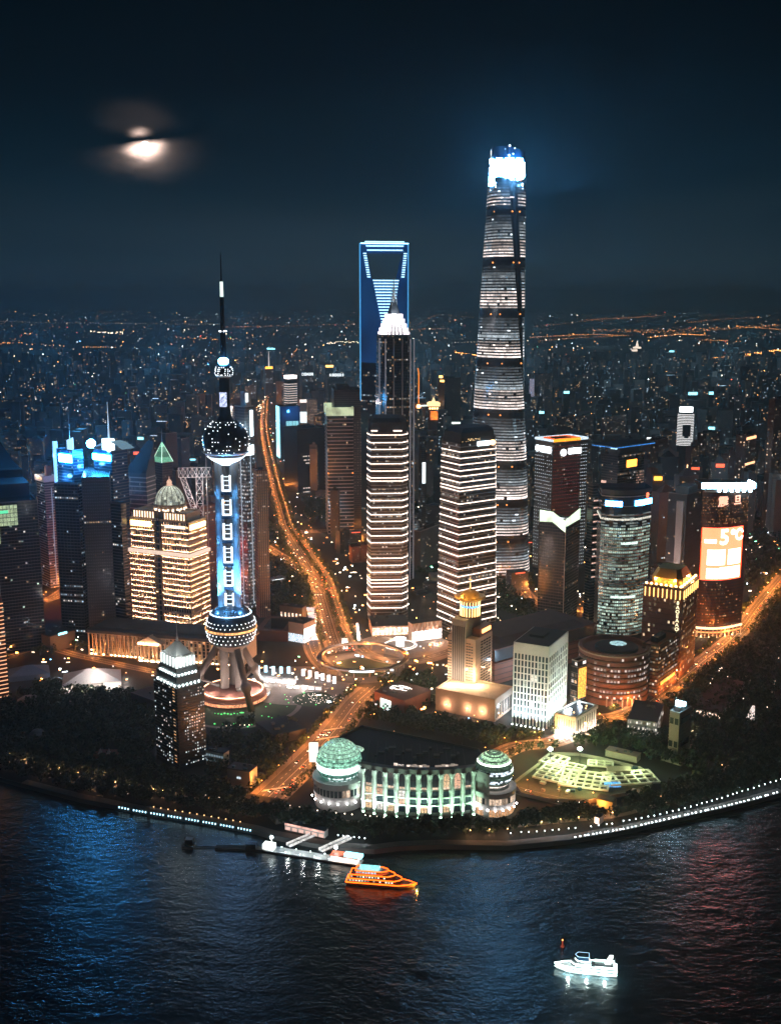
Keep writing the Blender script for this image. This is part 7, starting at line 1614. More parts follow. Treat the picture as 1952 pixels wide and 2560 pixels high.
t, w, d, h = low('pavilion', 'white low house with small square windows at the foot of the crowned tower', 516, 560, 574, 1920, 1884, 25, wallm='stone_pale'); shopfront(t, w, d, h*.3, h*.14, 7, 'L', em('faint_win', (.5, .7, .8), .5, False), .6); shopfront(t, w, d, h*.65, h*.14, 7, 'L', em('faint_win', (.5, .7, .8), .5, False), .6)
t, w, d, h = low('pavilion', 'pale house with two lit windows near the riverside trees', 570, 626, 644, 1972, 1930, 20, wallm='stone_pale', roofm='roof_brown'); shopfront(t, w*.2, d, h*.5, 1.6, 2, 'L', em('bay_ice', (.72, .88, 1), 1.2), .3)
t, w, d, h = low('exhibition_hall', 'flat long dark roofed hall beside the wide orange road', 640, 690, 765, 1862, 1840, 55, wallm='concrete_dark')
t, w, d, h = low('exhibition_hall', 'low grey hall behind the crowned tower beside the garden', 330, 395, 470, 1790, 1756, 40, wallm='concrete_dark', roofm='roof_brown')
for (px, py, k, a, lab) in ((90, 1640, .9, 0, 'small flat roofed building with two small blue signs by the left road'),):
    t, w, d, h = low('shop_building', lab, 72, 128, 190, 1632, 1592, 40, wallm='concrete_dark'); 
    for z_, fx in ((h-1, 'L'), (h-1, 'R')): g = MB(); (g.box(-w*.2, -d/2-.5, z_, 12, .6, 2.6) if fx == 'L' else g.box(w/2+.5, 0, z_, .6, 12, 2.6)); g.build('sign', em('far_cyan', (.30, .85, 1), 3), t)
# tents
def tent(px, py, w, d, h, rot, m, lab, lit_):
    x, y = G(px, py); t = thing('marquee_tent', lab, 'tent', (x, y, 0), rot); g = MB(); b0 = rect(w, d); g.prism(b0, 0, h*.45, 0, cap=False); g.build('side_wall', m, t)
    g = MB(); g.v = [(-w/2, -d/2, h*.45), (w/2, -d/2, h*.45), (w/2, d/2, h*.45), (-w/2, d/2, h*.45), (-w*.08, 0, h), (w*.08, 0, h)]; g.idx(0, ((0, 1, 5, 4), (1, 2, 5), (2, 3, 4, 5), (3, 0, 4))); g.build('canopy_roof', m, t)
    if lit_:
        for i in range(5): light('POINT', t, (-w/2+w*(i+.5)/5, -d/2-5, 2.5), 6e3, (1, .80, .72), .4)
        for i in range(3): light('POINT', t, (w/2+5, -d/2+d*(i+.5)/3, 2.5), 2.6e3, (1, .84, .78), .4)
        light('POINT', t, (6, -d*.45, h+9), 3e4, (1, .86, .82), 1)
        g = MB()
        for i in range(26): u, v_ = R.uniform(-.3, .46), R.uniform(.08, .40); g.face([(w/2+.1, d*u, h*v_), (w/2+.1, d*u+1.3, h*v_+.2), (w/2+.1, d*u+1.5, h*v_+.7), (w/2+.1, d*u+.2, h*v_+.5)])
        g.build('printed_pattern', 'metal_dark', t, stuff=True)
    else: light('POINT', t, (w*.7, -d*.6, 5), 3.5e3, (.7, .85, 1), .5)
tent(232, 1712, 62, 40, 19, radians(14), 'tent_cloth', 'large white marquee tent lit along its foot, with a dark printed pattern', True)
tent(74, 1690, 44, 30, 13, radians(20), 'tent_blue', 'smaller dim marquee tent with a bluish roof', False)
for (px, py, s, lab) in ((75, 1756, 13, 'faint grey dome shelter in the dark park'), (95, 1840, 8, 'small pale hut in the dark park')):
    x, y = G(px, py); t = thing('park_shelter', lab, 'shelter', (x, y, 0)); g = MB(); g.lathe([(s, 0), (s*.98, 3), (s*.6, 6), (.1, 7.5)], 16); g.build('roof', 'concrete', t)
x, y = G(268, 1890); t = thing('park_shelter', 'low brick mound with two white sail roofs in the dark park', 'shelter', (x, y, 0)); g = MB(); g.box(0, 0, 0, 22, 12, 4); g.build('wall', 'brick_red', t)
for q in (-5, 3): g = MB(); g.v = [(q-3, -6, 2), (q+3, -6, 2), (q, -3, 9)]; g.idx(0, ((0, 1, 2),)); g.v += [(q-3, -3, 2), (q+3, -3, 2)]; g.idx(0, ((0, 2, 3), (1, 4, 2), (3, 2, 4))); g.build('sail_roof', 'tent_cloth', t)
# control tower by the right park
t, w, d, h = tower('control_tower', 'grey notched signal tower with a blazing blue-white lamp on its roof', 'tower', 1668, 1692, 1722, 1900, 1786, 42, wall='concrete', core='concrete', p=0, panes=False, band='concrete', bandh=.5, fh=3, units=False)
for z_ in (.86, .36): g = MB(); g.box(-w*.26, -d/2-.3, 0, w*.36, .4, h*.13); g.build('dark_window', 'glass_dark', t, loc=(0, 0, h*z_-h*.1)); g = MB(); g.box(w*.24, -d/2-.3, 0, w*.36, .4, h*.13); g.build('dark_window', 'glass_dark', t, loc=(0, 0, h*z_-h*.1)); g = MB(); g.box(w/2+.3, 0, 0, .4, d*.7, h*.13); g.build('dark_window', 'glass_dark', t, loc=(0, 0, h*z_-h*.1))
g = MB(); g.box(0, 0, h, w*.6, d*.6, 5); g.build('roof_cabin', 'concrete', t); g = MB(); g.box(0, -1, h+5, 9, 2.5, 3.4); g.build('floodlight', em('roof_blue_hot', (.45, .82, 1), 20), t); light('POINT', t, (0, -6, h+9), 2e4, (.4, .75, 1), 1)
g = MB(); g.box(4, 0, 0, w*2.1, d*1.9, 4); g.build('plinth', 'concrete', t)
t, w, d, h = low('office_block', 'low white block with broken rows of lit windows near the signal tower', 1566, 1640, 1656, 1848, 1806, 20, wallm='concrete'); g = MB(); wall_panes(g, (-w/2, -d/2), (w/2, -d/2), 1, h, 14, 3, lit((WHITE,), .4, .4, 1.6, .3, 3), .3, .6, .5); wall_panes(g, (w/2, -d/2), (w/2, d/2), 1, h, 4, 3, lit((WHITE,), .6, .5, 1.6, .3, 4), .3, .6, .5); g.build('windows', WIN, t, stuff=True)
t, w, d, h = low('market_hall', 'long low hall with a glowing orange and white side in the far right park', 1730, 1800, 1860, 1800, 1782, 30, wallm='concrete'); shopfront(t, w, d, 1, h*.6, 9, 'L', SHOP, .4); light('POINT', t, (0, -d, 5), 8e3, (1, .6, .35), .5)
x, y = G(1873, 1800); t = thing('lit_sculpture', 'slanted white lit sculpture beside the far right park hall', 'sculpture', (x, y, 0)); g = MB(); g.prism([(-4, -2), (4, -2), (4, 2), (-4, 2)], 0, 15, 0, top=[(2, -1), (4, -1), (4, 1), (2, 1)]); g.build('body', em('sculpt', (1, .85, .78), 1.2, var=.5), t)
t, w, d, h = low('shed', 'pale long shed roof on the near edge of the grove behind the excavation', 1512, 1590, 1600, 1908, 1893, 32, roofm='concrete_warm', wallm='concrete')
t, w, d, h = low('gatehouse', 'small orange lit wall and forecourt below the excavation', 1490, 1530, 1540, 2026, 2006, 30, wallm='concrete_warm'); light('POINT', t, (-2, -9, 5), 1.1e4, (1, .42, .06), .5); g = MB(); g.box(0, -12, 0, 22, 16, .15); g.build('forecourt', 'paving', t)
t, w, d, h = low('kiosk', 'tiny lit kiosk with a cream box front by the river path', 1485, 1497, 1508, 2062, 2044, 40, wallm='concrete_warm'); shopfront(t, w, d, .5, h*.8, 1, 'L', em('shop_hot', (1, .72, .52), 3))

# ================================================================ excavation
EX = [(1303, 1990), (1285, 1960), (1345, 1915), (1372, 1888), (1445, 1890), (1500, 1900), (1600, 1925), (1640, 1950), (1625, 1970), (1560, 1990), (1470, 2008), (1370, 2004)]
ep = [G(x, y) for x, y in EX]; exc, eyc = sum(p[0] for p in ep)/12, sum(p[1] for p in ep)/12
g = MB(); g.face([(x, y, .25) for x, y in ep]); struct(g.build('excavation_floor', 'soil'))
t = thing('construction_site', 'floodlit excavation crossed by rows of pale concrete beams behind a hoarding', 'construction site', (exc, eyc, 0))
for i in range(len(ep)):
    a = Vector(ep[i])-Vector((exc, eyc)); b = Vector(ep[(i+1) % len(ep)])-Vector((exc, eyc)); l = (b-a).length; c = a.lerp(b, .5); g = MB(); g.box(0, 0, 0, l, .5, 3.2, rot=atan2((b-a).y, (b-a).x)); g.build('hoarding_panel', 'concrete', t, loc=(c.x, c.y, 0))
bm2 = MB(); bm2.box(0, 0, 0, 1, 1.7, 1.4); BM = bm2.mesh('concrete_beam', ['stone_pale'])
def beams(cx, cy, w, d, nx, ny, rot):
    x, y = G(cx, cy); x -= exc; y -= eyc
    for i in range(nx+1): u = -w/2+w*i/nx; inst(BM, 'concrete_beam', t, (x+u*cos(rot), y+u*sin(rot), 1.4), rot+pi/2, (d, 1, 1))
    for j in range(ny+1): v_ = -d/2+d*j/ny; inst(BM, 'concrete_beam', t, (x-v_*sin(rot), y+v_*cos(rot), 1.7), rot, (w, 1, 1))
beams(1398, 1935, 34, 44, 4, 6, -.5); beams(1462, 1955, 42, 34, 6, 4, -.3); beams(1575, 1950, 44, 26, 5, 3, .15); beams(1385, 1905, 20, 22, 3, 2, -.6); beams(1500, 1915, 22, 12, 3, 2, -.2)
for i in range(26):
    px, py = R.uniform(1340, 1600), R.uniform(1905, 1985); x, y = G(px, py)
    if in_poly(x, y, ep): g = MB(); g.box(0, 0, 0, R.uniform(2, 7), R.uniform(2, 5), R.uniform(.6, 3), rot=R.uniform(0, 3)); g.build('site_material', R.choice(('metal_light', 'concrete_warm', 'stone_pale', 'roof_blue', 'concrete')), t, loc=(x-exc, y-eyc, .25))
x, y = G(1545, 1932); g = MB(); g.prism(rect(20, 9), 0, 4, 0); g.prism(rect(21, 10), 4, 6.5, 0, top=rect(21, .5)); g.build('site_shed', 'concrete', t, loc=(x-exc, y-eyc, 0))
x, y = G(1530, 1966); g = MB(); g.box(0, 0, 0, 14, 4, 3); g.build('blue_lit_cabin', em('cabin_blue', (.10, .45, 1), 1.2, var=.7, vscale=.6), t, loc=(x-exc, y-eyc, 0))
for (px, py, hh) in ((1374, 1906, 13), (1448, 1908, 14)):
    x, y = G(px, py); q = thing('floodlight_mast', 'tall mast with blazing '+('white' if px < 1400 else 'greenish')+' floodlights over the excavation', 'floodlight', (x, y, 0)); g = MB(); g.tube((0, 0, 0), (0, 0, hh), .3, .2, 6); g.build('mast', 'metal_dark', q)
    g = MB(); g.sphere(0, 0, hh, 2.2, 12, 8, sz=.7); g.build('lamp_cluster', em('flood_mint', (.80, 1, .86), 30, False), q); light('POINT', q, (0, -3.5, hh+3), 5e4, (.80, 1, .38), 1)
for (px, py, e) in ((1420, 1965, 1.4e4), (1465, 1985, 1.3e4), (1400, 1935, 1.6e4), (1590, 1940, 1.8e4), (1500, 1950, 1.2e4)): x, y = G(px, py); light('POINT', t, (x-exc, y-eyc, 10), e*1.0, (.82, 1, .40), .6)

# ================================================================ pier, barge, boats, buoy
ZW = -3.0
def wpt(px, py): return Vector((*G(px, py, ZW), ZW))
a, b = wpt(664, 2124), wpt(905, 2162); c = (a+b)/2; L_ = (b-a).length; ang = atan2((b-a).y, (b-a).x)
t = thing('ferry_pier', 'long white lit ferry pontoon with two gangways to the quay', 'pier', (c.x, c.y, ZW), ang)
g = MB(); g.box(0, 0, -.8, L_, 9, 2.4); g.build('pontoon', 'metal_light', t); g = MB(); g.box(0, -4.6, -.6, L_, .4, 1.3); g.build('fender', 'hull_dark', t)
for x_, nm in ((-L_*.37, 0), (L_*.02, 1)):
    g = MB(); g.tube((0, 0, 1.6), (0, 0, 9), .5, .4, 8); ms = g.build('mooring_post', 'metal_white', t, loc=(-L_*.5+4 if nm == 0 else L_*.02+16, 3, 0)); g = MB(); g.sphere(0, 0, 9.5, 1.3, 10, 6); g.build('lamp', em('pier_lamp', (.8, .97, 1), 28), ms)
    g = MB(); n0 = 9; w_ = 4.6
    g.box(0, 0, 0, w_, 30, .6, rot=0); gw = g.build('gangway', 'metal_white', t, loc=(x_+10 if nm else x_+14, 18, 3.0)); gw.rotation_euler.z = -.5
    for s in (-1, 1): g = MB(); g.box(s*w_/2, 0, .6, .4, 30, 1.6); g.build('gangway_rail', em('gang_glow', (1, .97, .93), .7, var=.4), gw)
for i in range(9): g = MB(); g.sphere(0, 0, 0, .45, 6, 4); g.build('deck_light', 'lamp_white', t, loc=(-L_*.42+i*L_*.075, 3.5 if i % 2 else -3.2, 2.4))
for i in range(4): light('POINT', t, (-L_*.42+i*L_*.16, -1, 6), 3.2e3, (.92, 1, .97), .4)
g = MB(); g.box(-L_*.46, 0, 1.6, 9, 6, 4.2); g.build('ticket_booth', em('booth', (.92, 1, .97), 1.6), t); g = MB(); g.box(L_*.33, 0, 1.6, L_*.26, 7, 4.0); bo = g.build('waiting_hall', em('hall_hot', (1, .84, .70), 3.2, var=.5, vscale=.15), t); g = MB(); g.box(L_*.33, 0, 5.7, L_*.28, 8, .5); g.build('hall_roof', em('hall_roof_red', (1, .22, .10), .9, var=.8, vscale=.15), t); g = MB(); g.box(L_*.42, -1, 6.3, 14, 5, 2.2); g.build('roof_sign', em('far_cyan', (.30, .85, 1), 3), t)
t, w, d, h = low('ferry_terminal', 'low quay terminal with pink lit roof edge above the gangways', 712, 812, 820, 2096, 2078, 24, wallm='stone_pale'); g = MB(); g.box(0, -d/2-.4, h-1.6, w*.98, .6, 1.6); g.build('lit_edge', em('terminal_pink', (1, .55, .46), 1.1, var=.5, vscale=.2), t); shopfront(t, w, d, .5, h*.4, 6, 'L', em('shop_pink', (1, .62, .52), 1.0), .3)
t, w, d, h = low('quay_steps', 'grey stepped approach from the road down to the pier', 655, 690, 745, 2062, 2050, 60, wallm='paving', roofm='paving')
a, b = wpt(458, 2116), wpt(664, 2126); c = (a+b)/2; L2_ = (b-a).length
t = thing('barge', 'unlit grey barge and boom moored left of the pier', 'barge', (c.x, c.y, ZW), atan2((b-a).y, (b-a).x)); g = MB(); g.box(L2_*.2, 0, -.5, L2_*.6, 6, 2.2); g.build('hull', 'concrete_dark', t); g = MB(); g.box(-L2_*.43, 0, -.5, L2_*.14, 8, 2.6); st = g.build('work_boat', 'concrete', t); g = MB(); g.box(-L2_*.42, 0, 2.1, 6, 5, 5); g.build('deckhouse', 'metal_dark', st); g = MB(); g.box(L2_*.33, 0, 1.7, 8, 5, 4); g.build('deckhouse', 'metal_dark', t); g = MB(); g.tube((-L2_*.38, 0, 1), (L2_*.0, 0, 1), .5, .5, 6); g.build('boom', 'metal_dark', t)
def hull(g, L, B, z0, z1, m=0, bow=.22, rake=1.08):
    def sec(k): return [(-L/2, -B/2*k), (L*(.5-bow), -B/2*k), (L*(.5-bow*.4), -B*.30*k), (L/2*(1 if k < 1 else rake), 0), (L*(.5-bow*.4), B*.30*k), (L*(.5-bow), B/2*k), (-L/2, B/2*k)]
    g.prism(sec(.86), z0, z1, m, top=sec(1.0)); return sec(1.0)
def outline(par, pl, z, r, m, nm='light_line', closed=True):
    g = MB(); n = len(pl)
    for i in range(n if closed else n-1): p, q = pl[i], pl[(i+1) % n]; g.tube((p[0], p[1], z), (q[0], q[1], z), r, r, 5)
    return g.build(nm, m, par)
a, b = wpt(868, 2203), wpt(1035, 2216); c = (a+b)/2; L_ = (b-a).length; ang = atan2((b-a).y, (b-a).x)
t = thing('cruise_boat', 'three-decked river cruise boat outlined in glowing amber light', 'boat', (c.x, c.y, ZW), ang); AM = em('boat_amber', (1, .11, .006), 5); B = 11
g = MB(); hp_ = hull(g, L_, B, -.5, 2.6); g.build('hull', 'hull_gold', t); outline(t, hp_, 2.5, .45, AM)
for k, (x0, x1, bb_, z0) in enumerate(((-L_*.46, L_*.22, B*.9, 2.6), (-L_*.44, L_*.12, B*.84, 5.6), (-L_*.36, L_*.02, B*.7, 8.6))):
    pl_ = [(x0, -bb_/2), (x1, -bb_/2), (x1+4, -bb_*.25), (x1+5, 0), (x1+4, bb_*.25), (x1, bb_/2), (x0, bb_/2)]; g = MB(); g.prism(pl_, z0, z0+2.6, 0); dk = g.build('deck_cabin', 'hull_dark' if k < 2 else 'hull_white', t); outline(dk, pl_, z0+2.75, .38, AM if k < 2 else em('boat_amber2', (1, .10, .008), 5))
    g = MB()
    for i in range(int((x1-x0)/2.2)): 
        if R.random() < .78: g.box(x0+1.2+i*2.2, -bb_/2-.06, z0+.9, 1.3, .12, 1.1, 0, shade((1, .86, .66), R.uniform(.4, 2.0)) if k < 2 else shade((.6, .85, 1), R.uniform(.4, 1.6)))
    g.build('windows', WIN, dk, stuff=True)
g = MB(); g.box(-L_*.16, 0, 12.2, L_*.30, 6, .6); for_ = g.build('sun_canopy', em('canopy_cyan', (.35, .95, .95), 1.3, var=.3), t); g = MB(); g.tube((-L_*.02, 0, 11), (-L_*.02, 0, 16), .2, .1, 5); g.build('mast', 'metal_light', t)
for i in range(4): g = MB(); g.tube((-L_*.3+i*L_*.09, 2.6, 11), (-L_*.3+i*L_*.09, 2.6, 12.2), .15, .15, 4); g.build('canopy_post', 'metal_light', t)
light('POINT', t, (L_*.55, -3, 1.5), 5e3, (1, .42, .08), .5)
a, b = wpt(1540, 2434), wpt(1390, 2420); c = (a+b)/2; L_ = (b-a).length; ang = atan2((b-a).y, (b-a).x)
t = thing('sightseeing_boat', 'white sightseeing boat traced in brilliant white light, heading left on the dark river', 'boat', (c.x, c.y, ZW), ang); WL = em('boat_white', (.72, 1, .95), 15); B = 9
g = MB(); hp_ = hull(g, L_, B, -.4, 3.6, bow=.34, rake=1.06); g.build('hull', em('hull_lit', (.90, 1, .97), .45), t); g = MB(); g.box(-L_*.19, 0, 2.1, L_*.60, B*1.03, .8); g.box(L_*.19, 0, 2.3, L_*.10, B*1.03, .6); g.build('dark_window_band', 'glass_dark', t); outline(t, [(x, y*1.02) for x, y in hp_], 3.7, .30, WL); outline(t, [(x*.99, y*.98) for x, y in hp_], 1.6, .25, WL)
pl_ = [(-L_*.46, -B*.44), (L_*.16, -B*.44), (L_*.26, 0), (L_*.16, B*.44), (-L_*.46, B*.44)]; g = MB(); g.prism(pl_, 3.6, 5.2, 0); dk = g.build('main_deck', 'hull_dark', t); outline(dk, pl_, 5.3, .22, WL)
pl_ = [(-L_*.06, -B*.36), (L_*.20, -B*.36), (L_*.27, 0), (L_*.20, B*.36), (-L_*.06, B*.36)]; g = MB(); g.prism(pl_, 5.3, 7.8, 0); dk = g.build('saloon', 'hull_dark', t); outline(dk, pl_, 6.0, .26, WL); 
pl2_ = [(-L_*.04, -B*.30), (L_*.14, -B*.30), (L_*.19, 0), (L_*.14, B*.30), (-L_*.04, B*.30)]; g = MB(); g.prism(pl2_, 7.8, 11, 0); wh = g.build('wheelhouse', 'glass_blue', dk); outline(dk, pl2_, 8.0, .28, WL, 'light_line'); outline(dk, pl2_, 11.0, .16, em('thin_blue', (.45, .75, 1), 2), 'roof_line')
for q in (-B*.44, B*.44):
    g = MB(); g.tube((-L_*.14, q, 5.8), (-L_*.46, q, 5.8), .4, .4, 5); g.build('stern_rail_light', WL, t)
g = MB(); g.prism([(-L_*.40, -1), (-L_*.30, -1), (-L_*.30, 1), (-L_*.40, 1)], 6.4, 12, 0, top=[(-L_*.44, -1), (-L_*.38, -1), (-L_*.38, 1), (-L_*.44, 1)]); g.build('funnel', em('funnel_lit', (.90, 1, .98), 2.2), t)
g = MB(); g.tube((-L_*.46, 0, 5.3), (-L_*.47, 0, 10.5), .15, .1, 4); g.tube((-L_*.47, 0, 10.5), (-L_*.36, 0, 5.5), .06, .06, 4); g.build('flag_mast', 'metal_light', t)
for q in (-.3, 0, .3): light('POINT', t, (L_*q, B*.75, 2.5), 1.2e4, (.8, 1, .95), .5)
p = wpt(1405, 2367); t = thing('channel_buoy', 'small red orange channel buoy floating above the white boat', 'buoy', tuple(p)); g = MB(); g.lathe([(1.1, -.4), (1.2, .8), (.5, 1.2), (.35, 4.4), (.1, 4.6)], 10); g.build('float', em('buoy_red', (.9, .12, .05), .25, False), t); g = MB(); g.sphere(0, 0, 5, .55, 8, 5); g.build('lamp', em('buoy_lamp', (1, .40, .12), 4, False), t)

# ================================================================ background city
R = random.Random(99)
SZ = []
for v in range(26):                                   # a family of distant blocks: slabs, point blocks, stepped blocks, offices
    kind = v % 4; w = R.uniform(16, 34); d = R.uniform(13, 20); g = MB(); H0 = 100.0
    wall = R.choice(('concrete_dark', 'concrete', 'curtain_grey', 'concrete_dark', 'brick_red', 'metal_dark'))
    if kind == 0: g.box(0, 0, 0, w, d, H0, 0, bottom=False); g.box(0, 0, H0, w*.3, d*.4, 4, 0, bottom=False)
    elif kind == 1: g.box(-w*.27, 0, 0, w*.5, d, H0*.94, 0, bottom=False); g.box(w*.27, 1, 0, w*.5, d, H0, 0, bottom=False); g.box(w*.2, 0, H0, 5, 5, 5, 0, bottom=False)
    elif kind == 2: g.box(0, 0, 0, w, d, H0*.8, 0, bottom=False); g.box(0, 0, H0*.8, w*.7, d*.7, H0*.2, 0, bottom=False)
    else: g.box(0, 0, 0, w*1.1, d*1.1, H0, 0, bottom=False); g.prism(rect(w*.8, d*.8), H0, H0+9, 0, top=rect(2, 2))
    pal = R.choice(((WARM, WHITE), (WARM, ORANGE, WHITE), (COOL, WHITE), (WARM, WARM, COOL)))
    gen = lit(pal, R.choice((.06, .09, .13, .18)), .15, 1.5, .0, v); hw_ = .86 if kind == 2 else .97
    nx = max(4, int(w/3.4)); e1 = (1.1 if kind == 3 else 1)
    zt_ = H0*.78 if kind == 2 else H0*.93
    wall_panes(g, (-w/2*e1, -d/2*e1), (w/2*e1, -d/2*e1), 3, zt_, nx, 28, gen, .35, .5, .45, 1, 0); wall_panes(g, (w/2*e1, -d/2*e1), (w/2*e1, d/2*e1), 3, zt_, 5, 28, gen, .35, .5, .45, 1, 1); wall_panes(g, (-w/2*e1, d/2*e1), (-w/2*e1, -d/2*e1), 3, zt_, 5, 28, gen, .35, .5, .45, 1, 2)
    if v % 7 == 0: g.box(0, -d*.56*e1, H0*.93, w*.6, 1, 5, 2)
    SZ.append((g, wall, w, d))
SIGNM = [em('far_cyan', (.30, .85, 1), 3), em('far_white', (.88, .97, 1), 2.0, False), 'orange_sign', em('far_red', (1, .12, .05), 2.2, False)]
BLK = [g.mesh('apartment_block', [wall, WIN, SIGNM[i % 4]]) for i, (g, wall, w, d) in enumerate(SZ)]
AV = ROADS['avenue']+ROADS['avenuefar']
ave_far = [AV[-1], (AV[-1][0]-20, AV[-1][1]+700), (AV[-1][0]+300, AV[-1][1]+2500)]
def near_ave(x, y):
    if y > 5200: return False
    for (a, b) in zip(ave_far[:-1], ave_far[1:]):
        if a[1] <= y <= b[1]: return abs(x-(a[0]+(b[0]-a[0])*(y-a[1])/(b[1]-a[1]))) < 32
    for p in AV:
        if abs(y-p[1]) < 60 and abs(x-p[0]) < 52: return True
    return False
spots = []; OC2 = list(OCC)
def far_ok(x, y, r):
    for (a, b, c) in OC2:
        if abs(x-a) < c+r and abs(y-b) < c+r and (x-a)**2+(y-b)**2 < (c+r)**2: return False
    return not near_ave(x, y)
y = 1560.0
while y < 7600:
    step = 58+max(0, y-2600)*.014
    half = (976+80)/FOC*(y*cT+CAM_H*sT); x = -half
    while x < half:
        a, b = x+R.uniform(-.4, .4)*step, y+R.uniform(-.4, .4)*step
        if R.random() < (.68 if y < 4000 else .6) and far_ok(a, b, 14) and not (y < 1950 and P(a, b)[0] > 1780): spots.append((a, b))
        x += step
    y += step
EXP = [(1100, 1250), (1020, 1300), (1240, 1400), (1480, 1480), (720, 1250), (940, 1250)]
def region(px):
    if px < 260: return 'beyond the dark towers at the left edge'
    if px < 560: return 'beyond the domed bank tower'
    if px < 700: return 'beyond the television tower'
    if px < 900: return 'left of the blue framed skyscraper'
    if px < 1200: return 'between the blue and the tallest skyscrapers'
    if px < 1480: return 'right of the tallest skyscraper'
    if px < 1700: return 'around the far striped oval tower'
    return 'beyond the temperature screen tower'
spots.sort(key=lambda s: s[1]); near_, rest = [], []
for s in spots:
    px, py = P(s[0], s[1], 60); (near_ if len(near_) < 285 and -20 < px < 1972 else rest).append(s)
TONE = {'concrete_dark': 'dark grey', 'concrete': 'pale grey', 'curtain_grey': 'glassy grey', 'brick_red': 'reddish', 'metal_dark': 'black'}
for (x, y) in near_:
    v = R.randrange(len(BLK)); px, py = P(x, y, 0); 
    h = R.choice((45, 60, 75, 92, 110)) if y > 1900 else R.choice((14, 20, 28, 40)); 
    if px > 1560 and y > 1650: h = R.choice((70, 90, 110, 125))
    if 640 < px < 830 and y < 2300: h *= .5
    if 1010 < px < 1110 and y < 2200: h *= .35
    reg = region(px); lab = f'{TONE[SZ[v][1]]} {"low" if h < 45 else "mid-height" if h < 80 else "tall"} block with few lit windows {reg}'
    o = inst(BLK[v], 'apartment_block', None, (x, y, 0), R.choice((0, .2, -.25, .5, 1.57))+R.uniform(-.1, .1), (1, 1, h/100)); tag(o, lab, 'building', f'{TONE[SZ[v][1]]} {"low" if h < 45 else "mid-height" if h < 80 else "tall"} blocks {reg}')
# the rest of the city as one mass of blocks
g = MB()
for (x, y) in rest:
    px, _ = P(x, y); h = R.choice((24, 36, 48, 60, 75, 90))*(1.15 if px > 1500 else 1) if y > 1900 else R.choice((12, 18, 26)); w, d = R.uniform(16, 44), R.uniform(14, 24); rot = R.uniform(-.4, .4)
    g.box(x, y, 0, w, d, h, R.choice((0, 0, 1, 2)), None, rot, bottom=False)
    tone = R.choice((WARM, WARM, WHITE, COOL, ORANGE)); s = .9+y/2600
    for _ in range(R.choice((1, 2, 3, 5, 8, 12)) if y < 5000 else R.choice((0, 1, 2, 3, 4))):
        u = R.uniform(-.42, .42)*w; z = R.uniform(.1, .95)*h; wx = R.uniform(.7, 1.5)*s*.55; wz = .55*s
        cx_, cy_ = x+u*cos(rot)+(d/2+.4)*sin(rot), y+u*sin(rot)-(d/2+.4)*cos(rot)
        g.face([(cx_-wx, cy_, z-wz), (cx_+wx, cy_, z-wz), (cx_+wx, cy_, z+wz), (cx_-wx, cy_, z+wz)], 3, shade(tone, R.uniform(.25, 1.6)))
stuff(g.build('distant_city', ['concrete_dark', 'concrete', 'curtain_grey', WIN]))
# far lamps and signs: one mass of tiny lights on the ground and roofs out to the horizon
g = MB()
def far_dot(x, y, z, c, s, r0=.78):
    r = r0*mpp(y, z)*s; g.dot(x, y, z+r, r, 0, c)
LC = {'o': (1, .36, .08), 'w': (1, .78, .55), 'i': (.75, .90, 1), 'r': (1, .10, .05), 'g': (.2, 1, .5), 'b': (.15, .5, 1)}
for _ in range(2600):
    py = 780+R.random()**1.1*300; px = R.uniform(-20, 1970); x, y = G(px, py, 0)
    k = R.choices('owirgb', (40, 32, 20, 5, 1, 2))[0]; b = R.choice((.15, .25, .4, .8, 1.8)) if R.random() < .88 else 5
    far_dot(x, y, R.uniform(2, 40), shade(LC[k], b), R.uniform(.6, 1.5))
def far_road(pts, n, k, b, s, jit=1.0, lines=1):
    for i in range(n):
        t = i/(n-1)*(len(pts)-1.001); j = int(t); f = t-j; px = pts[j][0]*(1-f)+pts[j+1][0]*f+R.uniform(-jit, jit); py = pts[j][1]*(1-f)+pts[j+1][1]*f+R.uniform(-jit, jit)*.25+R.randrange(lines)*2.5; x, y = G(px, py, 0)
        far_dot(x, y, 8, shade(LC[k], b*R.uniform(.4, 1.6)), s*R.uniform(.7, 1.3))
far_road([(1325, 846), (1400, 842), (1480, 838), (1570, 842)], 60, 'o', 1.6, .9); far_road([(1345, 855), (1450, 846), (1540, 843)], 40, 'o', 1.0, .8)
far_road([(1480, 824), (1600, 828), (1700, 826), (1800, 820), (1952, 812)], 110, 'o', 1.6, .9, 3, 3); far_road([(1560, 830), (1680, 836), (1800, 826), (1900, 818), (1960, 815)], 70, 'o', 1.3, .8, 4)
far_road([(1620, 846), (1700, 838), (1760, 840)], 50, 'o', 2.5, 1.0, 2); far_road([(1460, 801), (1560, 797), (1660, 790)], 60, 'o', 1.2, .8); far_road([(1335, 818), (1400, 812), (1500, 800), (1620, 791)], 60, 'o', .9, .7)
far_road([(1720, 808), (1800, 800), (1900, 795)], 40, 'o', 1.0, .8); far_road([(1840, 818), (1952, 826)], 40, 'o', 1.4, .9); far_road([(1860, 890), (1900, 884), (1952, 877)], 34, 'o', 3.2, 1.2, 2, 2); far_road([(1770, 900), (1830, 893)], 12, 'o', 2, 1); far_road([(1755, 853), (1815, 854)], 14, 'o', 1.6, .9)
far_road([(0, 805), (120, 808), (280, 810), (420, 812), (550, 812)], 90, 'w', .9, .7); far_road([(250, 780), (290, 781), (350, 780)], 16, 'o', .9, .8); far_road([(430, 803), (520, 800), (700, 794)], 40, 'w', .7, .7); far_road([(210, 871), (290, 871)], 14, 'o', 2, 1.0); far_road([(560, 820), (700, 817), (900, 812)], 60, 'o', 1.0, .8)
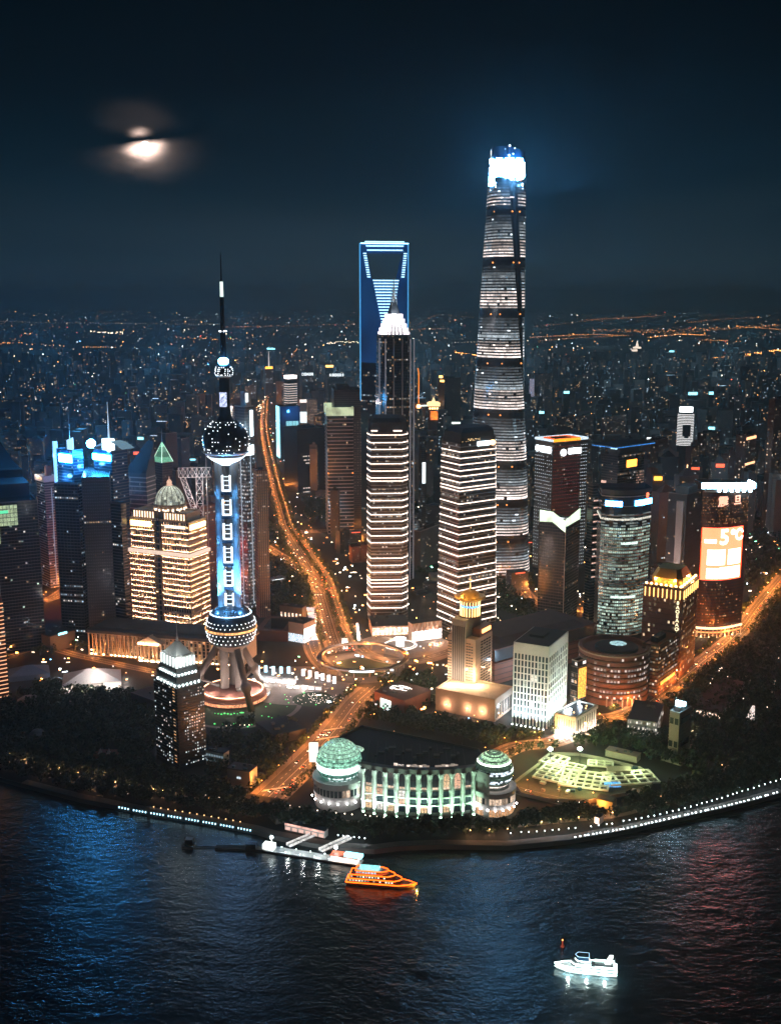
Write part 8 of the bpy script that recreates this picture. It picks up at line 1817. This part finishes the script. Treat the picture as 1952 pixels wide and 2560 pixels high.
far_road([(1010, 826), (1120, 824)], 18, 'o', 1.4, .9); far_road([(1040, 815), (1090, 788), (1200, 796)], 26, 'o', 1.0, .8); far_road([(1140, 885), (1200, 893)], 14, 'o', 5, 1.4); far_road([(1445, 998), (1530, 996)], 9, 'w', 2.5, 1.1); far_road([(1130, 860), (1200, 857)], 10, 'w', 1.2, .9)
far_road([(820, 859), (850, 857), (905, 857)], 24, 'w', 3.0, 1.0, 2, 2); far_road([(230, 830), (310, 834)], 16, 'w', 4, 1.2, 3, 2); far_road([(440, 845), (590, 850)], 22, 'o', 1.8, 1.0, 4, 2); far_road([(0, 860), (30, 858), (160, 868)], 24, 'o', 1.8, 1.0, 3, 2)
far_road([(668, 1000), (690, 950), (720, 905), (745, 875)], 46, 'o', 1.6, .9, 5); far_road([(655, 1000), (650, 1040)], 22, 'w', 2.0, 1.2, 9, 3)
o = stuff(g.build('distant_city_lights', em('far_dots', (1, 1, 1), 1, False)))
m = bpy.data.materials.new('distant_lamp_glow'); m.use_nodes = True; nt = m.node_tree; b = nt.nodes['Principled BSDF']; a_ = nt.nodes.new('ShaderNodeAttribute'); a_.attribute_name = 'glow'; nt.links.new(a_.outputs['Color'], b.inputs['Emission Color']); b.inputs['Emission Strength'].default_value = FAR_K; m.cycles.emission_sampling = 'NONE'; o.data.materials[0] = m; FARM = m
g = MB()                                              # shop fronts, lit doorways and signs at street level between the towers
for poly_, n_ in (([(560, 1270), (1100, 1270), (1100, 1600), (900, 1600), (880, 1500), (560, 1500)], 330), ([(1100, 1330), (1480, 1330), (1500, 1600), (1240, 1560)], 190), ([(1600, 1330), (1952, 1250), (1952, 1480), (1850, 1560), (1700, 1600)], 170), ([(620, 1660), (1100, 1600), (1200, 1820), (900, 1800), (760, 1740)], 110), ([(0, 1560), (560, 1600), (560, 1700), (0, 1720)], 60), ([(660, 1050), (900, 1130), (900, 1270), (690, 1270)], 150)):
    pl_ = [G(x, y) for x, y in poly_]
    for _ in range(n_*4):
        x, y = R.uniform(min(p[0] for p in pl_), max(p[0] for p in pl_)), R.uniform(min(p[1] for p in pl_), max(p[1] for p in pl_))
        if n_ <= 0 or not in_poly(x, y, pl_) or not clear(x, y, 1): continue
        n_ -= 1; k = R.choices('owigb', (40, 34, 18, 3, 3))[0]; b_ = R.choice((.6, 1.2, 2.2, 4)); s_ = R.choice((1, 1, 2)); g.box(x, y, R.uniform(.5, 7), R.uniform(.5, 3.0)*s_, .5, R.uniform(.6, 1.6), 0, shade(LC[k], b_), R.uniform(-.6, .6))
o3 = stuff(g.build('street_level_lights', FARM))
# far landmarks
for (px, py, yt, lab, mm, wd) in ((1590, 905, 850, 'far tiered lit pagoda-like roof against the dark plain', 'w', 26), (1028, 912, 858, 'x', 'w', 0), (1672, 905, 880, 'far pale block with a small cyan roof light', 'c', 26)):
    if not wd: continue
    x, y = G(px, py); k = mpp(y, 20); t = thing('far_building', lab, 'building', (x, y, 0)); h = ZH(y, yt+28 if mm == 'w' else yt); g = MB(); g.box(0, 0, 0, wd*k, 40, h); g.build('wall', 'concrete_dark', t)
    if mm == 'w': g = MB(); [g.lathe([(r*k, h+i*7*k), (r*k*1.05, h+i*7*k+3.2*k), (r*k*.8, h+i*7*k+4*k)], 16) for i, r in enumerate((13, 10))]; g.lathe([(4*k, h+12*k), (.4*k, h+26*k)], 8); g.build('tiered_roof', em('pagoda_light', (1, .82, .66), 1.6, False), t)
    else: g = MB(); g.box(3*k, -21, h, 12*k, 2, 4*k); g.build('roof_light', SIGNM[0], t)
# purple-blue lit tower group right of the tallest skyscraper, brown residential towers on the right
for (x0, xm, x1, yb, yt, c, lab) in ((1322, 1334, 1378, 1010, 938, (.62, .60, .75), 'far tower with slim vertical lilac lights'), (1380, 1388, 1430, 1150, 1045, (1, .55, .45), 'broad brown apartment slab beyond the dotted tower'), (1436, 1442, 1480, 1150, 1042, (1, .55, .45), 'second brown apartment slab beyond the dotted tower'), (1500, 1508, 1560, 1170, 1045, (1, .5, .4), 'wide brown apartment slab above the oversailing roof'), (1596, 1620, 1665, 1260, 1105, (1, .45, .25), 'brown lit apartment tower right of the oversailing roof'), (1735, 1756, 1790, 1240, 1085, (1, .5, .3), 'brown apartment tower just left above the white lit roof'), (1826, 1850, 1876, 1320, 1090, (1, .6, .4), 'apartment tower with a bright orange upper floor'), (1900, 1915, 1960, 1330, 1000, (1, .5, .35), 'tall brown apartment tower at the far right edge')):
    t, w, d, h = tower('apartment_tower', lab, 'tower', x0, xm, x1, yb, yt, 40, core='bronze' if x0 > 1379 else 'metal_dark', wall='bronze', p=.14, floor_p=.01, hi=1.5, pal=((1, .62, .36), (1, .8, .6)), fh=5, bay=5, fw=.4, band='roof_brown', bandh=.4, units=True)
    if x0 == 1322:
        for i in range(9): g = MB(); g.box(0, 0, 0, .9, .6, h*.75); g.build('lilac_strip', em('lilac', (.75, .72, .95), .55, False), t, loc=(-w/2+w*(i+.5)/9, -d/2-.5, h*.12))
    if x0 == 1826: g = MB(); g.box(w/2+.5, 0, h-8, .8, d*.9, 5); g.box(w/2+.5, 0, h*.68, .8, d*.9, 4); g.build('lit_floor', em('orange_floor', (1, .50, .25), 2.2, False), t)
for (px, py, w_, h_, col, lab) in ((1660, 1175, 22, 7, 'gold_light', 'glowing orange rooftop of a low block beside the brown towers'), (1640, 1215, 24, 18, 'gold_light', 'stack of amber lit balconies'), (1720, 1170, 24, 22, 'lamp_warm', 'white and orange glowing domed pavilion behind the screen tower'), (1606, 1190, 22, 8, 'gold_light', 'amber lit low roof beside the curved green-lit tower'), (1725, 983, 22, 7, 'far_cyan', 'far block with long blue-white roof sign'), (1770, 982, 12, 7, 'far_cyan', 'far block with short blue-white roof sign'), (1412, 980, 14, 6, 'far_cyan', 'far block with pale blue roof sign right of the tallest tower'), (1618, 1095, 16, 7, 'far_white', 'block with white angular roof sign'), (1648, 1105, 16, 8, 'far_white', 'block with lit white roof letters'), (1350, 1030, 12, 6, 'far_cyan', 'far block with blue oval roof sign'), (1140, 1058, 26, 9, 'mint_white', 'block with mint green lit roof')):
    x, y = G(px, py+60); k = mpp(y, 60); h = ZH(y, py+h_/2); t = thing('sign_building', lab, 'building', (x, y, 0)); OCC.append((x, y, 20)); g = MB(); g.box(0, 0, 0, w_*k*1.2, 30, h); g.build('wall', 'metal_dark', t); g = MB(); g.box(0, -15.5, h, w_*k, 1, h_*k); g.build('lit_top', col, t)
# city glow: added lights over the city that brighten its haze and walls
n = 0
for yy in CITY_Y:
    half = (976+200)/FOC*yy; m_c = CITY_N[n]; n += 1
    for i in range(m_c):
        x = -half+2*half*(i+.5)/m_c+R.uniform(-.3, .3)*half/m_c*2; y = yy*(1+R.uniform(-.08, .08)); l = bpy.data.lights.new('city_glow_fill', 'POINT'); l.energy = CITY_E*(min(yy, 7000)/2500)**2*R.uniform(.4, 1.4); px = P(x, y)[0]
        l.color = (.10, .46, .90) if px < 620 else ((.34, .60, .84) if px < 1300 else (.38, .60, .74)); l.shadow_soft_size = 40; o = bpy.data.objects.new('city_glow_fill', l); C.objects.link(o); o.location = (x, y, 130)
# ================================================================ lettering becomes ordinary mesh parts
bpy.context.view_layer.update(); dg = bpy.context.evaluated_depsgraph_get()
for o in [o for o in bpy.data.objects if o.type == 'FONT']:
    me = bpy.data.meshes.new_from_object(o.evaluated_get(dg)); n_ = bpy.data.objects.new(o.name, me); mt = o.data.materials[0]; me.materials.clear(); me.materials.append(mt); C.objects.link(n_); n_.parent = o.parent; n_.location = o.location; n_.rotation_euler = o.rotation_euler; n_.scale = o.scale; nm = o.name; bpy.data.objects.remove(o); n_.name = nm
for o in bpy.data.objects:
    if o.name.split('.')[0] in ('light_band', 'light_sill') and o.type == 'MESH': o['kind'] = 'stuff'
